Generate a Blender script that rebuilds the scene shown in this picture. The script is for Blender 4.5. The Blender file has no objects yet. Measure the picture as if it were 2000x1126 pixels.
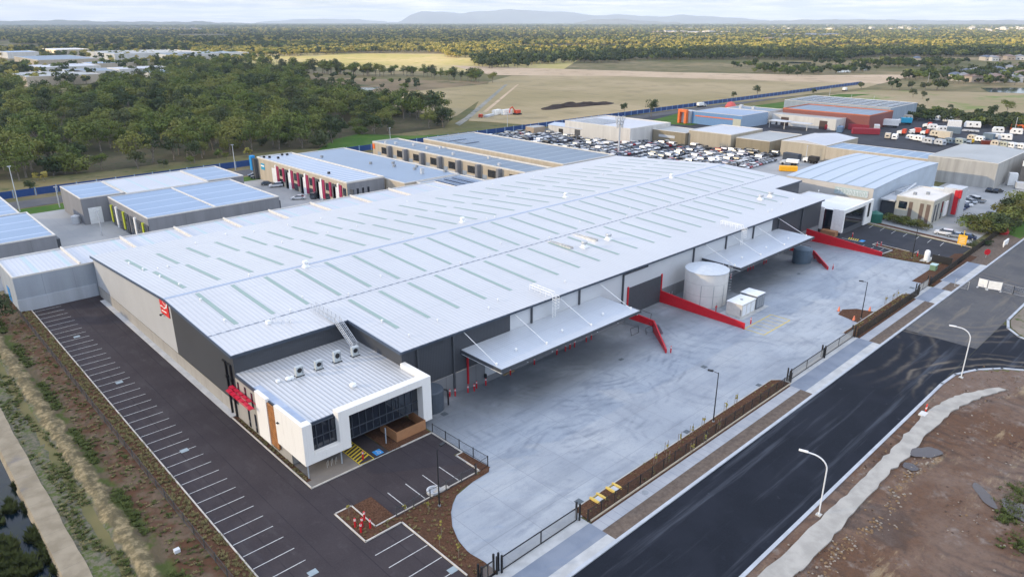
import bpy, math, random
import numpy as np
from mathutils import Vector, Matrix
random.seed(7); rng = np.random.default_rng(7)
R = math.radians
sc = bpy.context.scene
COL = sc.collection
# ---------------------------------------------------------------- camera
CH = 53.5
cam = bpy.data.objects.new('camera', bpy.data.cameras.new('camera')); COL.objects.link(cam)
cam.location = (0, 0, CH); cam.rotation_euler = (R(69.6), 0, R(-43.5))
cam.data.sensor_width = 36; cam.data.lens = 36*1398/2000
cam.data.clip_start = 0.5; cam.data.clip_end = 120000
sc.camera = cam
# ---------------------------------------------------------------- light
SUN_EL = R(15.0)
SAZ = Vector((-0.85, 0.53, 0)).normalized()          # horizontal direction towards the sun
SUN = Vector((SAZ.x*math.cos(SUN_EL), SAZ.y*math.cos(SUN_EL), math.sin(SUN_EL)))
world = bpy.data.worlds.new('World'); sc.world = world; world.use_nodes = True
wt = world.node_tree; wt.nodes.clear()
def wn(t): return wt.nodes.new(t)
sky = wn('ShaderNodeTexSky'); sky.sky_type = 'NISHITA'; sky.sun_disc = False
sky.sun_elevation = SUN_EL; sky.sun_rotation = math.atan2(SAZ.x, SAZ.y)
sky.air_density = 1.0; sky.dust_density = 0.6; sky.ozone_density = 2.0; sky.altitude = 50
wtc = wn('ShaderNodeTexCoord'); wsep = wn('ShaderNodeSeparateXYZ'); wt.links.new(wtc.outputs['Generated'], wsep.inputs[0])
def wmath(op, a, b=None, c=None):
    m = wn('ShaderNodeMath'); m.operation = op
    for i, v in enumerate((a, b, c)):
        if v is None: continue
        if isinstance(v, (int, float)): m.inputs[i].default_value = v
        else: wt.links.new(v, m.inputs[i])
    return m.outputs[0]
wz = wmath('MAXIMUM', wmath('ADD', wsep.outputs['Z'], 0.045), 0.02)
wcx = wmath('DIVIDE', wsep.outputs['X'], wz); wcy = wmath('DIVIDE', wsep.outputs['Y'], wz)
wcomb = wn('ShaderNodeCombineXYZ'); wt.links.new(wcx, wcomb.inputs[0]); wt.links.new(wcy, wcomb.inputs[1])
wno = wn('ShaderNodeTexNoise'); wno.inputs['Scale'].default_value = 0.42; wno.inputs['Detail'].default_value = 7; wno.inputs['Roughness'].default_value = 0.6
wt.links.new(wcomb.outputs[0], wno.inputs['Vector'])
wr = wn('ShaderNodeValToRGB'); wr.color_ramp.elements[0].position = 0.40; wr.color_ramp.elements[1].position = 0.62
wt.links.new(wno.outputs['Fac'], wr.inputs[0])
wcl = wn('ShaderNodeMix'); wcl.data_type = 'RGBA'          # bright cloud tops / grey cloud bases
wno2 = wn('ShaderNodeTexNoise'); wno2.inputs['Scale'].default_value = 0.8; wno2.inputs['Detail'].default_value = 9; wno2.inputs['Roughness'].default_value = 0.62
wt.links.new(wcomb.outputs[0], wno2.inputs['Vector'])
wr2 = wn('ShaderNodeValToRGB'); wr2.color_ramp.elements[0].position = 0.42; wr2.color_ramp.elements[1].position = 0.60
wt.links.new(wno2.outputs['Fac'], wr2.inputs[0]); wt.links.new(wr2.outputs[0], wcl.inputs[0])
wcl.inputs[6].default_value = (2.5, 3.0, 3.8, 1); wcl.inputs[7].default_value = (7.6, 6.9, 5.9, 1)
wmx = wn('ShaderNodeMix'); wmx.data_type = 'RGBA'
wf = wmath('MULTIPLY', wmath('ADD', wmath('MULTIPLY', wr.outputs[0], 0.5), 0.42), 1.0)
wt.links.new(wf, wmx.inputs[0]); wt.links.new(sky.outputs[0], wmx.inputs[6]); wt.links.new(wcl.outputs[2], wmx.inputs[7])
bg = wn('ShaderNodeBackground'); bg.inputs['Strength'].default_value = 0.10
wup = wn('ShaderNodeMapRange'); wup.interpolation_type = 'SMOOTHSTEP'; wt.links.new(wsep.outputs['Z'], wup.inputs[0]); wup.inputs[1].default_value = 0.02; wup.inputs[2].default_value = 0.45
wtint = wn('ShaderNodeMix'); wtint.data_type = 'RGBA'; wt.links.new(wup.outputs[0], wtint.inputs[0]); wtint.inputs[6].default_value = (.86, .885, .93, 1); wtint.inputs[7].default_value = (1.50, 1.62, 1.88, 1)
wmul = wn('ShaderNodeMix'); wmul.data_type = 'RGBA'; wmul.blend_type = 'MULTIPLY'; wmul.inputs[0].default_value = 1.; wt.links.new(wmx.outputs[2], wmul.inputs[6]); wt.links.new(wtint.outputs[2], wmul.inputs[7])
wt.links.new(wmul.outputs[2], bg.inputs['Color'])
wo = wn('ShaderNodeOutputWorld'); wt.links.new(bg.outputs[0], wo.inputs['Surface'])
sl = bpy.data.lights.new('sun', 'SUN'); sl.energy = 5.0; sl.angle = R(0.5); sl.color = (1.0, 0.78, 0.48)
so = bpy.data.objects.new('sun', sl); COL.objects.link(so); so.location = SUN*200
so.rotation_euler = (-SUN).to_track_quat('-Z', 'Y').to_euler()
sc.view_settings.view_transform = 'Standard'; sc.view_settings.look = 'None'
sc.view_settings.gamma = 1.0; sc.view_settings.exposure = 1.17
# ---------------------------------------------------------------- measuring helper: a point of the photo (2000 px wide) on a level plane
_f, _p, _y = 1398., R(20.4), R(43.5)
def _ray(px, py):
    x = (px-1000)/_f; u = -(py-563)/_f
    fy = math.cos(_p)+u*math.sin(_p); fz = -math.sin(_p)+u*math.cos(_p)
    return (x*math.cos(_y)+fy*math.sin(_y), -x*math.sin(_y)+fy*math.cos(_y), fz)
def at(px, py, z=0.):
    d = _ray(px, py); t = (z-CH)/d[2]; return (d[0]*t, d[1]*t)
def ats(*pts, z=0.): return [at(x, y, z) for x, y in pts]
def depth(x, y): return x*math.sin(_y)+y*math.cos(_y)
def side(x, y): return x*math.cos(_y)-y*math.sin(_y)
def in_view(x, y, pad=1.06):
    d = depth(x, y); return d > 5 and abs(side(x, y)) < d*0.7155*pad+15
# ---------------------------------------------------------------- materials
class NT:
    def __init__(s, name):
        s.m = bpy.data.materials.new(name); s.m.use_nodes = True; s.t = s.m.node_tree; s.t.nodes.clear()
        s.out = s.n('ShaderNodeOutputMaterial'); s.b = s.n('ShaderNodeBsdfPrincipled'); s.l(s.b.outputs[0], s.out.inputs[0])
        g = s.n('ShaderNodeNewGeometry'); s.pos = g.outputs['Position']; s.nrm = g.outputs['Normal']
        sp = s.n('ShaderNodeSeparateXYZ'); s.l(s.pos, sp.inputs[0]); s.x, s.y, s.z = sp.outputs
        s._obj = None
    def n(s, t): return s.t.nodes.new(t)
    def l(s, a, b): s.t.links.new(a, b)
    def setv(s, sock, v):
        if isinstance(v, (int, float)): sock.default_value = v
        elif isinstance(v, tuple): sock.default_value = v if len(v) == len(sock.default_value) else (*v, 1)
        else: s.l(v, sock)
    def math(s, op, a, b=0., c=0., clamp=False):
        m = s.n('ShaderNodeMath'); m.operation = op; m.use_clamp = clamp
        for i, v in enumerate((a, b, c)): s.setv(m.inputs[i], v)
        return m.outputs[0]
    def mix(s, f, a, b, blend='MIX'):
        m = s.n('ShaderNodeMix'); m.data_type = 'RGBA'; m.blend_type = blend
        s.setv(m.inputs[0], f); s.setv(m.inputs[6], a); s.setv(m.inputs[7], b); return m.outputs[2]
    def noise(s, scale, detail=4, rough=0.55, vec=None, stretch=None, off=0.):
        v = vec if vec is not None else s.pos
        if stretch or off:
            mp = s.n('ShaderNodeMapping'); s.l(v, mp.inputs[0]); mp.inputs['Scale'].default_value = stretch or (1, 1, 1); mp.inputs['Location'].default_value = (off, off, 0); v = mp.outputs[0]
        t = s.n('ShaderNodeTexNoise'); s.l(v, t.inputs['Vector']); t.inputs['Scale'].default_value = scale; t.inputs['Detail'].default_value = detail; t.inputs['Roughness'].default_value = rough
        return t.outputs['Fac']
    def ramp(s, f, a, b, va=0., vb=1.):
        m = s.n('ShaderNodeMapRange'); m.interpolation_type = 'SMOOTHSTEP'; s.setv(m.inputs[0], f)
        m.inputs[1].default_value = a; m.inputs[2].default_value = b; m.inputs[3].default_value = va; m.inputs[4].default_value = vb; return m.outputs[0]
    def line(s, coord, period, width, off=0.):   # 1 on thin lines repeated along coord
        fr = s.math('FRACT', s.math('DIVIDE', s.math('ADD', coord, off+1000*period), period))
        return s.math('LESS_THAN', fr, width/period)
    def wave(s, coord, period):
        return s.math('MULTIPLY_ADD', s.math('SINE', s.math('MULTIPLY', coord, 2*math.pi/period)), 0.5, 0.5)
    def bump(s, h, strength=0.3, dist=0.05):
        b = s.n('ShaderNodeBump'); b.inputs['Strength'].default_value = strength; b.inputs['Distance'].default_value = dist; s.l(h, b.inputs['Height']); s.l(b.outputs[0], s.b.inputs['Normal'])
    def done(s, col, rough=0.7, metal=0., spec=0.4):
        s.setv(s.b.inputs['Base Color'], col); s.setv(s.b.inputs['Roughness'], rough); s.setv(s.b.inputs['Metallic'], metal); s.b.inputs['Specular IOR Level'].default_value = spec
        return s.m
def pmat(name, c, var=0.12, scale=0.6, rough=0.7, metal=0., spec=0.4, bump=0.):
    n = NT(name); f = n.noise(scale, 5)
    a = tuple(v*(1-var) for v in c); b = tuple(min(1, v*(1+var)) for v in c)
    col = n.mix(n.ramp(f, .3, .7), a, b)
    if bump: n.bump(n.noise(scale*8, 3), bump, 0.05)
    return n.done(col, rough, metal, spec)
def sheet_roof(name, c, axis='x', period=0.76, dirt=0.10, rough=0.42, metal=0.25, bands=None, contrast=0.16):
    """profiled steel roofing; ribs run across the given axis"""
    n = NT(name); co = n.x if axis == 'x' else n.y
    w = n.wave(co, period); base = n.mix(n.ramp(n.noise(0.05, 5), .35, .65), tuple(v*(1-dirt) for v in c), c)
    wn_ = n.n('ShaderNodeTexWhiteNoise'); wn_.noise_dimensions = '1D'; n.l(n.math('FLOOR', n.math('DIVIDE', co, 2.28)), wn_.inputs['W']); base = n.mix(n.math('MULTIPLY', wn_.outputs['Value'], .13), base, tuple(v*.80 for v in c))
    base = n.mix(n.math('MULTIPLY', n.line(n.y if axis == 'x' else n.x, 12.9, .10, 3.), .35), base, tuple(v*.5 for v in c)); base = n.mix(n.ramp(n.noise(.9, 6, .7), .55, .75, 0, .35), base, tuple(v*.78 for v in c))
    streak = n.noise(1.0, 3, stretch=(2.2, .06, 1) if axis == 'x' else (.06, 2.2, 1))
    base = n.mix(n.ramp(streak, .35, .75, 0, .22), base, tuple(v*.82 for v in c))
    col = n.mix(n.math('MULTIPLY', n.math('POWER', w, 4.), contrast), base, tuple(v*.45 for v in c))
    if bands:   # clear sheets laid in rows across the roof: (axis, period, width, colour)
        ax, pe, wi, bc = bands; co2 = {'x': n.x, 'y': n.y}[ax]
        col = n.mix(n.line(co2, pe, wi), col, bc)
    n.bump(w, 0.5, 0.05)
    return n.done(col, rough, metal, 0.5)
def panel_wall(name, c, px=6., pz=0., ax='x', streak=.12, rough=.8, wid=.12, dark=.6):
    n = NT(name)
    u = n.math('ADD', n.x, n.y)
    st = n.noise(1., 4, stretch=(.6, .6, .05)); base = n.mix(n.ramp(st, .3, .75), c, tuple(v*(1-streak*1.6) for v in c))
    base = n.mix(n.ramp(n.noise(.25, 4), .4, .7, 0, .5), base, tuple(v*(1-streak) for v in c))
    f = n.line(u, px, wid)
    if pz: f = n.math('MAXIMUM', f, n.line(n.z, pz, .08, .04))
    col = n.mix(n.math('MULTIPLY', f, .8), base, tuple(v*dark for v in c))
    return n.done(col, rough, 0, .3)
def clad(name, c, period=.3, rough=.5, metal=.1):
    n = NT(name); w = n.wave(n.math('ADD', n.x, n.y), period)
    col = n.mix(n.ramp(n.noise(.15, 4), .3, .7), tuple(v*.92 for v in c), c)
    n.bump(w, .3, .03); return n.done(col, rough, metal, .4)
MT = {}
def flat(name, c, rough=.6, metal=0., spec=.4, var=.06):
    if name not in MT: MT[name] = pmat(name, c, var, 1.5, rough, metal, spec)
    return MT[name]
WHITE = flat('white paint', (.80, .80, .78), .5); WHITE2 = flat('white steel', (.74, .76, .77), .4, .1)
CHAR = flat('charcoal steel', (.060, .066, .075), .5); BLACK = flat('black steel', (.012, .013, .015), .5)
GREY = flat('grey paint', (.25, .27, .29), .6); LGREY = flat('pale grey paint', (.48, .50, .52), .6)
RED = flat('red paint', (.50, .008, .018), .45); ORANGE = flat('orange paint', (.75, .16, .03), .5)
YEL = flat('yellow paint', (.80, .50, .02), .5); BLUEP = flat('blue paint', (.02, .22, .55), .5)
GLASS = flat('dark glass', (.010, .015, .024), .04, 0., .9); TYRE = flat('rubber', (.012, .012, .012), .9)
GALV = flat('galvanised steel', (.50, .52, .54), .35, .5); BARK = flat('pale bark', (.19, .165, .13), .9, var=.3)
TIMBER = flat('timber batten', (.34, .15, .05), .6, var=.25); CONC = pmat('concrete kerb', (.42, .42, .40), .15, .8, .9)
MAGENTA = flat('crimson panel', (.30, .015, .07), .5); GREENP = flat('green plastic', (.015, .11, .08), .5); TAN = flat('tan panel', (.34, .17, .08), .7)
LIME = flat('lime panel', (.45, .50, .02), .5)
SKYL = NT('clear roof sheet'); SKYL = SKYL.done(SKYL.mix(SKYL.wave(SKYL.x, .3), (.24, .33, .30), (.32, .42, .38)), .55, 0, .3)
SOLAR = NT('solar panel'); SOLAR = SOLAR.done(SOLAR.mix(SOLAR.math('MAXIMUM', SOLAR.line(SOLAR.x, 1.0, .06), SOLAR.line(SOLAR.y, 1.65, .08)), (.012, .035, .11), (.3, .35, .42)), .15, .2, .6)
# ---------------------------------------------------------------- mesh builder
ORG = {}
class MB:
    def __init__(s): s.v = []; s.f = []; s.mi = []; s.m = 0
    def mat(s, i): s.m = i; return s
    def face(s, pts): n = len(s.v); s.v += [tuple(p) for p in pts]; s.f.append(tuple(range(n, n+len(pts)))); s.mi.append(s.m); return s
    def box(s, x0, x1, y0, y1, z0, z1, top=None):
        n = len(s.v); s.v += [(x0, y0, z0), (x1, y0, z0), (x1, y1, z0), (x0, y1, z0), (x0, y0, z1), (x1, y0, z1), (x1, y1, z1), (x0, y1, z1)]
        s.f += [(n+3, n+2, n+1, n), (n+4, n+5, n+6, n+7), (n, n+1, n+5, n+4), (n+1, n+2, n+6, n+5), (n+2, n+3, n+7, n+6), (n+3, n, n+4, n+7)]
        s.mi += [s.m]*6; return s
    def prism(s, poly, z0, z1):
        a = sum(poly[i][0]*poly[(i+1) % len(poly)][1]-poly[(i+1) % len(poly)][0]*poly[i][1] for i in range(len(poly)))
        if a < 0: poly = poly[::-1]
        k = len(poly); n = len(s.v); zt = z1 if isinstance(z1, (list, tuple)) else [z1]*k
        s.v += [(x, y, z0) for x, y in poly]+[(x, y, zt[i]) for i, (x, y) in enumerate(poly)]
        s.f.append(tuple(range(n+k-1, n-1, -1))); s.f.append(tuple(range(n+k, n+2*k))); s.mi += [s.m]*2
        for i in range(k): j = (i+1) % k; s.f.append((n+i, n+j, n+k+j, n+k+i)); s.mi.append(s.m)
        return s
    def extr(s, prof, x0, x1, ax='x'):
        """profile of (a,z) points swept along an axis"""
        k = len(prof); n = len(s.v)
        mk = (lambda t, a, z: (t, a, z)) if ax == 'x' else (lambda t, a, z: (a, t, z))
        s.v += [mk(x0, a, z) for a, z in prof]+[mk(x1, a, z) for a, z in prof]
        s.f.append(tuple(range(n, n+k))); s.f.append(tuple(range(n+2*k-1, n+k-1, -1))); s.mi += [s.m]*2
        for i in range(k): j = (i+1) % k; s.f.append((n+j, n+i, n+k+i, n+k+j)); s.mi.append(s.m)
        return s
    def tube(s, p0, p1, r0, r1=None, k=8, cap=True):
        r1 = r0 if r1 is None else r1
        p0 = Vector(p0); p1 = Vector(p1); d = (p1-p0).normalized(); a = d.orthogonal().normalized(); b = d.cross(a); n = len(s.v)
        for p, r in ((p0, r0), (p1, r1)):
            for i in range(k):
                t = 2*math.pi*i/k; s.v.append(tuple(p+a*math.cos(t)*r+b*math.sin(t)*r))
        for i in range(k): j = (i+1) % k; s.f.append((n+i, n+j, n+k+j, n+k+i)); s.mi.append(s.m)
        if cap: s.f.append(tuple(range(n+k-1, n-1, -1))); s.f.append(tuple(range(n+k, n+2*k))); s.mi += [s.m]*2
        return s
    def path(s, pts, r, k=6):
        for a, b in zip(pts[:-1], pts[1:]): s.tube(a, b, r, k=k)
        return s
    def lathe(s, c, prof, k=20):
        n = len(s.v)
        for r, z in prof:
            for i in range(k): t = 2*math.pi*i/k; s.v.append((c[0]+r*math.cos(t), c[1]+r*math.sin(t), z))
        for q in range(len(prof)-1):
            for i in range(k): j = (i+1) % k; s.f.append((n+q*k+i, n+q*k+j, n+(q+1)*k+j, n+(q+1)*k+i)); s.mi.append(s.m)
        s.f.append(tuple(range(n+(len(prof)-1)*k, n+len(prof)*k))); s.mi.append(s.m); return s
    def rib(s, line, w, z0, z1):
        """ribbon wall following a polyline in plan"""
        for (x0, y0), (x1, y1) in zip(line[:-1], line[1:]):
            d = Vector((x1-x0, y1-y0)).normalized(); q = Vector((-d.y, d.x))*w/2; e = d*w/2*.98
            s.prism([(x0-e.x-q.x, y0-e.y-q.y), (x1+e.x-q.x, y1+e.y-q.y), (x1+e.x+q.x, y1+e.y+q.y), (x0-e.x+q.x, y0-e.y+q.y)], z0, z1)
        return s
    def mesh(s, name, mats, org=(0, 0, 0), smooth=False):
        me = bpy.data.meshes.new(name)
        v = np.array(s.v, dtype=float)-np.array(org)
        me.from_pydata(v.tolist(), [], s.f)
        for m in (mats if isinstance(mats, (list, tuple)) else [mats]): me.materials.append(m)
        if len(me.materials) > 1: me.polygons.foreach_set('material_index', s.mi)
        if smooth: me.polygons.foreach_set('use_smooth', [True]*len(me.polygons))
        me.update(); return me
    def build(s, name, mats, parent=None, smooth=False, loc=None):
        org = ORG.get(parent.as_pointer(), (0, 0, 0)) if parent is not None else (loc or (0, 0, 0))
        o = bpy.data.objects.new(name, s.mesh(name, mats, org, smooth)); COL.objects.link(o)
        if parent is not None: o.parent = parent; ORG[o.as_pointer()] = org
        else: o.location = org; ORG[o.as_pointer()] = tuple(org)
        return o
def tag(o, label=None, cat=None, group=None, kind=None):
    if label: o['label'] = label
    if cat: o['category'] = cat
    if group: o['group'] = group
    if kind: o['kind'] = kind
    return o
def thing(name, label, cat, loc=(0, 0, 0), rz=0., group=None):
    o = bpy.data.objects.new(name, None); COL.objects.link(o); o.empty_display_size = .5
    o.location = loc; o.rotation_euler = (0, 0, rz); ORG[o.as_pointer()] = tuple(loc) if rz == 0 else (0, 0, 0)
    return tag(o, label, cat, group)
def struct(name, mb, m, label=None): return tag(mb.build(name, m), label, kind='structure')
def copy_tree(o, loc, rz=0., label=None, group=None, scale=None):
    r = o.copy(); COL.objects.link(r); r.location = loc; r.rotation_euler = (0, 0, rz)
    if label: r['label'] = label
    if group: r['group'] = group
    if scale: r.scale = scale
    def rec(src, dst):
        for ch in src.children:
            c = ch.copy(); COL.objects.link(c); c.parent = dst; rec(ch, c)
    rec(o, r); return r
def inpoly(x, y, poly):
    c = False; j = len(poly)-1
    for i in range(len(poly)):
        xi, yi = poly[i]; xj, yj = poly[j]
        if (yi > y) != (yj > y) and x < (xj-xi)*(y-yi)/(yj-yi)+xi: c = not c
        j = i
    return c
# ================================================================ GROUND AND SETTING
def poly_sheet(name, pts, z, m, label=None, th=None):
    mb = MB(); a = sum(pts[i][0]*pts[(i+1) % len(pts)][1]-pts[(i+1) % len(pts)][0]*pts[i][1] for i in range(len(pts)))
    if a < 0: pts = pts[::-1]
    mb.face([(x, y, z) for x, y in pts]); return struct(name, mb, m, label)
# terrain
n = NT('dry country ground')
g1 = n.mix(n.ramp(n.noise(.004, 6), .38, .62), (.13, .12, .05), (.27, .21, .12)); g2 = n.mix(n.ramp(n.noise(.06, 5), .4, .65, 0, .6), g1, (.075, .09, .035))
GROUND = n.done(n.mix(n.ramp(n.noise(.0007, 4), .45, .6), g2, (.045, .058, .025)), .95, 0, .1)
mb = MB(); F = 60000

for q in ([(9.3, -F), (F, -F), (F, 60), (9.3, 60)], [(9.3, 60), (53, 60), (53, 85), (9.3, 85)], [(183, 60), (F, 60), (F, 85), (183, 85)], [(9.3, 85), (F, 85), (F, F), (9.3, F)]): mb.face([(x, y, -.06) for x, y in q]); mb.face([(-F, 200, -.06), (9.3, 200, -.06), (9.3, F, -.06), (-F, F, -.06)])
mb.face([(-F, -F, -.06), (-60, -F, -.06), (-60, 200, -.06), (-F, 200, -.06)])
struct('ground', mb, GROUND)
def grass(name, a, b, c=None, sc1=.08, sc2=.6, bump=.0):
    n = NT(name); col = n.mix(n.ramp(n.noise(sc1, 6), .36, .64), a, b); 
    if c: col = n.mix(n.ramp(n.noise(sc2, 5, .65), .5, .68), col, c)
    if bump: n.bump(n.noise(sc2*3, 4), bump, .1)
    return n.done(col, .95, 0, .1)
LAWN = grass('green grass', (.045, .11, .016), (.075, .14, .025), (.09, .11, .035), .1, .8)
SCRUB = grass('scrubby grass', (.11, .115, .045), (.19, .155, .08), (.06, .08, .03), .03, .12)
n = NT('mown field'); fr = n.math('ADD', n.math('MULTIPLY', n.x, .95), n.math('MULTIPLY', n.y, -.3))
mow = n.wave(n.math('ADD', fr, n.math('MULTIPLY', n.noise(.02, 3), 8.)), 9.)
fc = n.mix(n.ramp(n.noise(.006, 5), .4, .6), (.28, .23, .125), (.37, .295, .18)); fc = n.mix(n.math('MULTIPLY', mow, .16), fc, (.22, .205, .095))
FIELD = n.done(n.mix(n.ramp(n.noise(.05, 5), .5, .7, 0, .5), fc, (.19, .16, .09)), .95, 0, .1)
PALE = grass('pale stubble', (.44, .335, .225), (.50, .385, .27), (.32, .25, .16), .01, .05)
GOLD = grass('golden pasture', (.36, .31, .11), (.46, .37, .18), (.24, .25, .06), .006, .05)
DIRTD = grass('dark heaped soil', (.035, .026, .022), (.06, .045, .035), None, .1)
far_sheets = [('pasture', ats((395, 106), (640, 104), (900, 106), (1130, 117), (1100, 136), (960, 142), (740, 137), (560, 128), (420, 124)), -.02, GOLD),
 ('field', ats((955, 160), (1000, 148), (1200, 145), (1500, 152), (1720, 163), (1690, 172), (1500, 193), (1240, 224), (1060, 246), (915, 236)), .06, FIELD),
 ('stubble', ats((880, 128), (1000, 132), (1300, 141), (1450, 144), (1600, 147), (1795, 146), (1720, 164), (1500, 158), (1200, 149), (960, 147)), .10, PALE),
 ('meadow', ats((690, 190), (965, 163), (985, 164), (893, 226), (875, 232), (780, 212)), .085, FIELD),
 ('paddock', ats((1600, 188), (1690, 176), (1999, 182), (2060, 190), (2060, 262), (1980, 250), (1780, 224)), .05, grass('dry paddock', (.28, .23, .13), (.33, .265, .165), (.16, .21, .06), .012, .03)),
 ('reed_flat', ats((600, 150), (760, 155), (960, 160), (930, 167), (720, 186), (640, 188), (560, 165)), .03, grass('brown reeds', (.17, .13, .08), (.25, .19, .11), (.07, .085, .035), .012, .03)),
 ('lawn', ats((610, 300), (655, 272), (700, 262), (800, 266), (900, 262), (1010, 246), (700, 296)), .11, LAWN),
 ('lawn', ats((1255, 240), (1330, 220), (1480, 206), (1640, 184), (1700, 184), (1560, 205), (1350, 245)), .07, LAWN),
 ('farm_track', ats((985, 166), (992, 165), (918, 232), (898, 246), (888, 242), (908, 230)), .14, grass('gravel track', (.22, .22, .20), (.28, .27, .24), (.10, .12, .05), .02, .2)),
 ('farm_track', ats((1010, 165), (1014, 165), (950, 220), (943, 219)), .14, PALE)]
for nm, pts, z, m in far_sheets: poly_sheet(nm, pts, z, m)
n = NT('still water'); WATER = n.done(n.mix(n.noise(.02), (.02, .035, .05), (.035, .05, .06)), .08, 0, .9)
for pts in (ats((625, 176), (680, 173), (745, 170), (720, 178), (690, 182), (640, 184), (605, 183)), ats((40, 190), (105, 187), (200, 189), (190, 196), (60, 198)),
            ats((475, 131), (520, 134), (585, 139), (560, 142), (500, 137)), ats((1640, 134), (1668, 135), (1660, 142), (1635, 142)), ats((1915, 172), (1999, 172), (2040, 176), (1999, 183), (1930, 180)),
            ats((1534, 121), (1585, 122), (1583, 125), (1540, 124)), ats((1690, 132), (1702, 132), (1698, 138), (1686, 138)), ats((1782, 125), (1798, 124), (1796, 130), (1780, 130))):
    poly_sheet('water', pts, .14, WATER, 'pale pond water')
# hills on the horizon
def hills(name, pts, z_at, col, D, seed):
    """pts: (photo x, photo y of skyline); stands at distance D"""
    r = random.Random(seed); xs = [p[0] for p in pts]; top = []; x = xs[0]
    while x <= xs[-1]:
        y = np.interp(x, xs, [p[1] for p in pts])+math.sin(x*.11+seed)*.5+r.uniform(-.35, .35); d = _ray(x, y); k = D/math.hypot(d[0], d[1])
        top.append((d[0]*k, d[1]*k, max(4., CH+d[2]*k))); x += 8
    mb = MB(); N = len(top); W = D*.16
    for row in range(9):
        t = row/8.; sft = (t-.5)*W
        for i, (a, b, c) in enumerate(top):
            L = math.hypot(a, b); h = c*math.sin(math.pi*t)**1.1*(1+.18*math.sin(i*.7+row*1.3+seed)*abs(t-.5)*2)
            mb.v.append((a+a/L*sft, b+b/L*sft, h if 0 < row < 8 else -1.))
    for row in range(8):
        for i in range(N-1): mb.f.append((row*N+i, row*N+i+1, (row+1)*N+i+1, (row+1)*N+i)); mb.mi.append(0)
    o = struct(name, mb, col)
    o.data.polygons.foreach_set('use_smooth', [True]*len(o.data.polygons)); return o
HILL = pmat('wooded hills', (.050, .065, .050), .3, .0015, .95, spec=.1); HILL2 = pmat('hill slopes with pasture', (.075, .075, .045), .35, .003, .95, spec=.1)
hills('hills', [(720, 47), (780, 43), (800, 30), (825, 22), (860, 23), (900, 26), (940, 22), (1000, 18), (1040, 21), (1120, 24), (1160, 31), (1200, 28), (1290, 33), (1330, 29), (1400, 33), (1480, 38), (1520, 43)], 0, HILL, 21000, 3)
hills('hills', [(-60, 44), (0, 41), (100, 40), (115, 39), (200, 42), (370, 43), (380, 41), (420, 44), (520, 46), (560, 48)], 0, HILL, 12500, 5)
hills('hills', [(1120, 45), (1160, 38), (1215, 37), (1260, 41), (1330, 44)], 0, HILL2, 15500, 9)
hills('hills', [(1440, 43), (1560, 39), (1660, 38), (1760, 39), (1850, 40), (2060, 39)], 0, HILL2, 17000, 8)
hills('hills', [(500, 44), (560, 39), (620, 37), (700, 38), (760, 43)], 0, HILL, 23000, 4)
# canal, bank and embankment on the left
n = NT('canal water'); CANW = n.done(n.mix(n.ramp(n.noise(.5, 5), .4, .7), (.004, .010, .016), (.012, .018, .012)), .12, 0, .2)
struct('canal_water', MB().face([(-60, -40, -.75), (9, -40, -.75), (9, 200, -.75), (-60, 200, -.75)]), CANW)
n = NT('weathered concrete path'); cc = n.mix(n.ramp(n.noise(.35, 6), .35, .65), (.225, .19, .135), (.31, .265, .195)); cc = n.mix(n.math('MULTIPLY', n.line(n.y, 3.6, .05), .6), cc, (.16, .14, .11))
cc = n.mix(n.ramp(n.noise(.12, 5, off=7.), .56, .66, 0, .8), cc, (.16, .15, .15)); BANKC = n.done(cc, .95, 0, .15)
mb = MB()
for k in range(80):
    y0 = 30+k*2.; w0 = 9.15+.05*math.sin(k*.9)+.04*math.sin(k*2.3); w1 = 9.15+.05*math.sin((k+1)*.9)+.04*math.sin((k+1)*2.3)
    mb.face([(6.9, y0, .04), (w0, y0, .04), (w1, y0+2, .04), (6.9, y0+2, .04)]); mb.face([(6.5, y0, -1), (6.9, y0, .04), (6.9, y0+2, .04), (6.5, y0+2, -1)])
struct('canal_bank', mb, BANKC)
n = NT('embankment soil'); nx = n.math('ADD', n.x, n.math('MULTIPLY_ADD', n.noise(.25, 5), 3.2, -1.6)); fine = n.noise(1.6, 6, .7); mid = n.noise(.35, 5, off=3.)
gr = n.mix(n.ramp(mid, .40, .60), (.10, .10, .072), (.075, .10, .028)); gr = n.mix(n.ramp(fine, .42, .6), gr, (.155, .14, .105))
straw = n.mix(n.ramp(fine, .38, .6), (.30, .24, .14), (.15, .125, .07)); straw = n.mix(n.ramp(n.noise(.5, 5, .7, off=6.), .45, .58, 0, .85), straw, (.10, .085, .05)); red = n.mix(n.ramp(mid, .4, .62), (.095, .048, .030), (.13, .095, .068)); red = n.mix(n.ramp(fine, .5, .64, 0, .7), red, (.05, .06, .02))
col = n.mix(n.ramp(nx, 12.3, 12.9), gr, straw); col = n.mix(n.ramp(nx, 14.3, 14.9), col, n.mix(n.ramp(mid, .45, .55), (.065, .08, .025), (.10, .08, .05))); col = n.mix(n.ramp(nx, 15.4, 16.3), col, red)
n.bump(fine, .7, .12); EMB = n.done(col, .97, 0, .08)
mb = MB(); nx_, ny_ = 22, 130; gx = np.linspace(9.0, 19.6, nx_); gy = np.linspace(25, 175, ny_)
for j in range(ny_):
    for i in range(nx_):
        x = gx[i]; z = -.02+.35*math.exp(-((x-13.6)/1.0)**2)*(1+.4*math.sin(gy[j]*1.1))-.18*math.exp(-((x-12)/.5)**2)+rng.normal(0, .025)
        mb.v.append((x, gy[j], z if 0 < i < nx_-1 else -.02))
for j in range(ny_-1):
    for i in range(nx_-1): a = j*nx_+i; mb.f.append((a, a+1, a+nx_+1, a+nx_)); mb.mi.append(0)
struct('embankment', mb, EMB)
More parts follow.
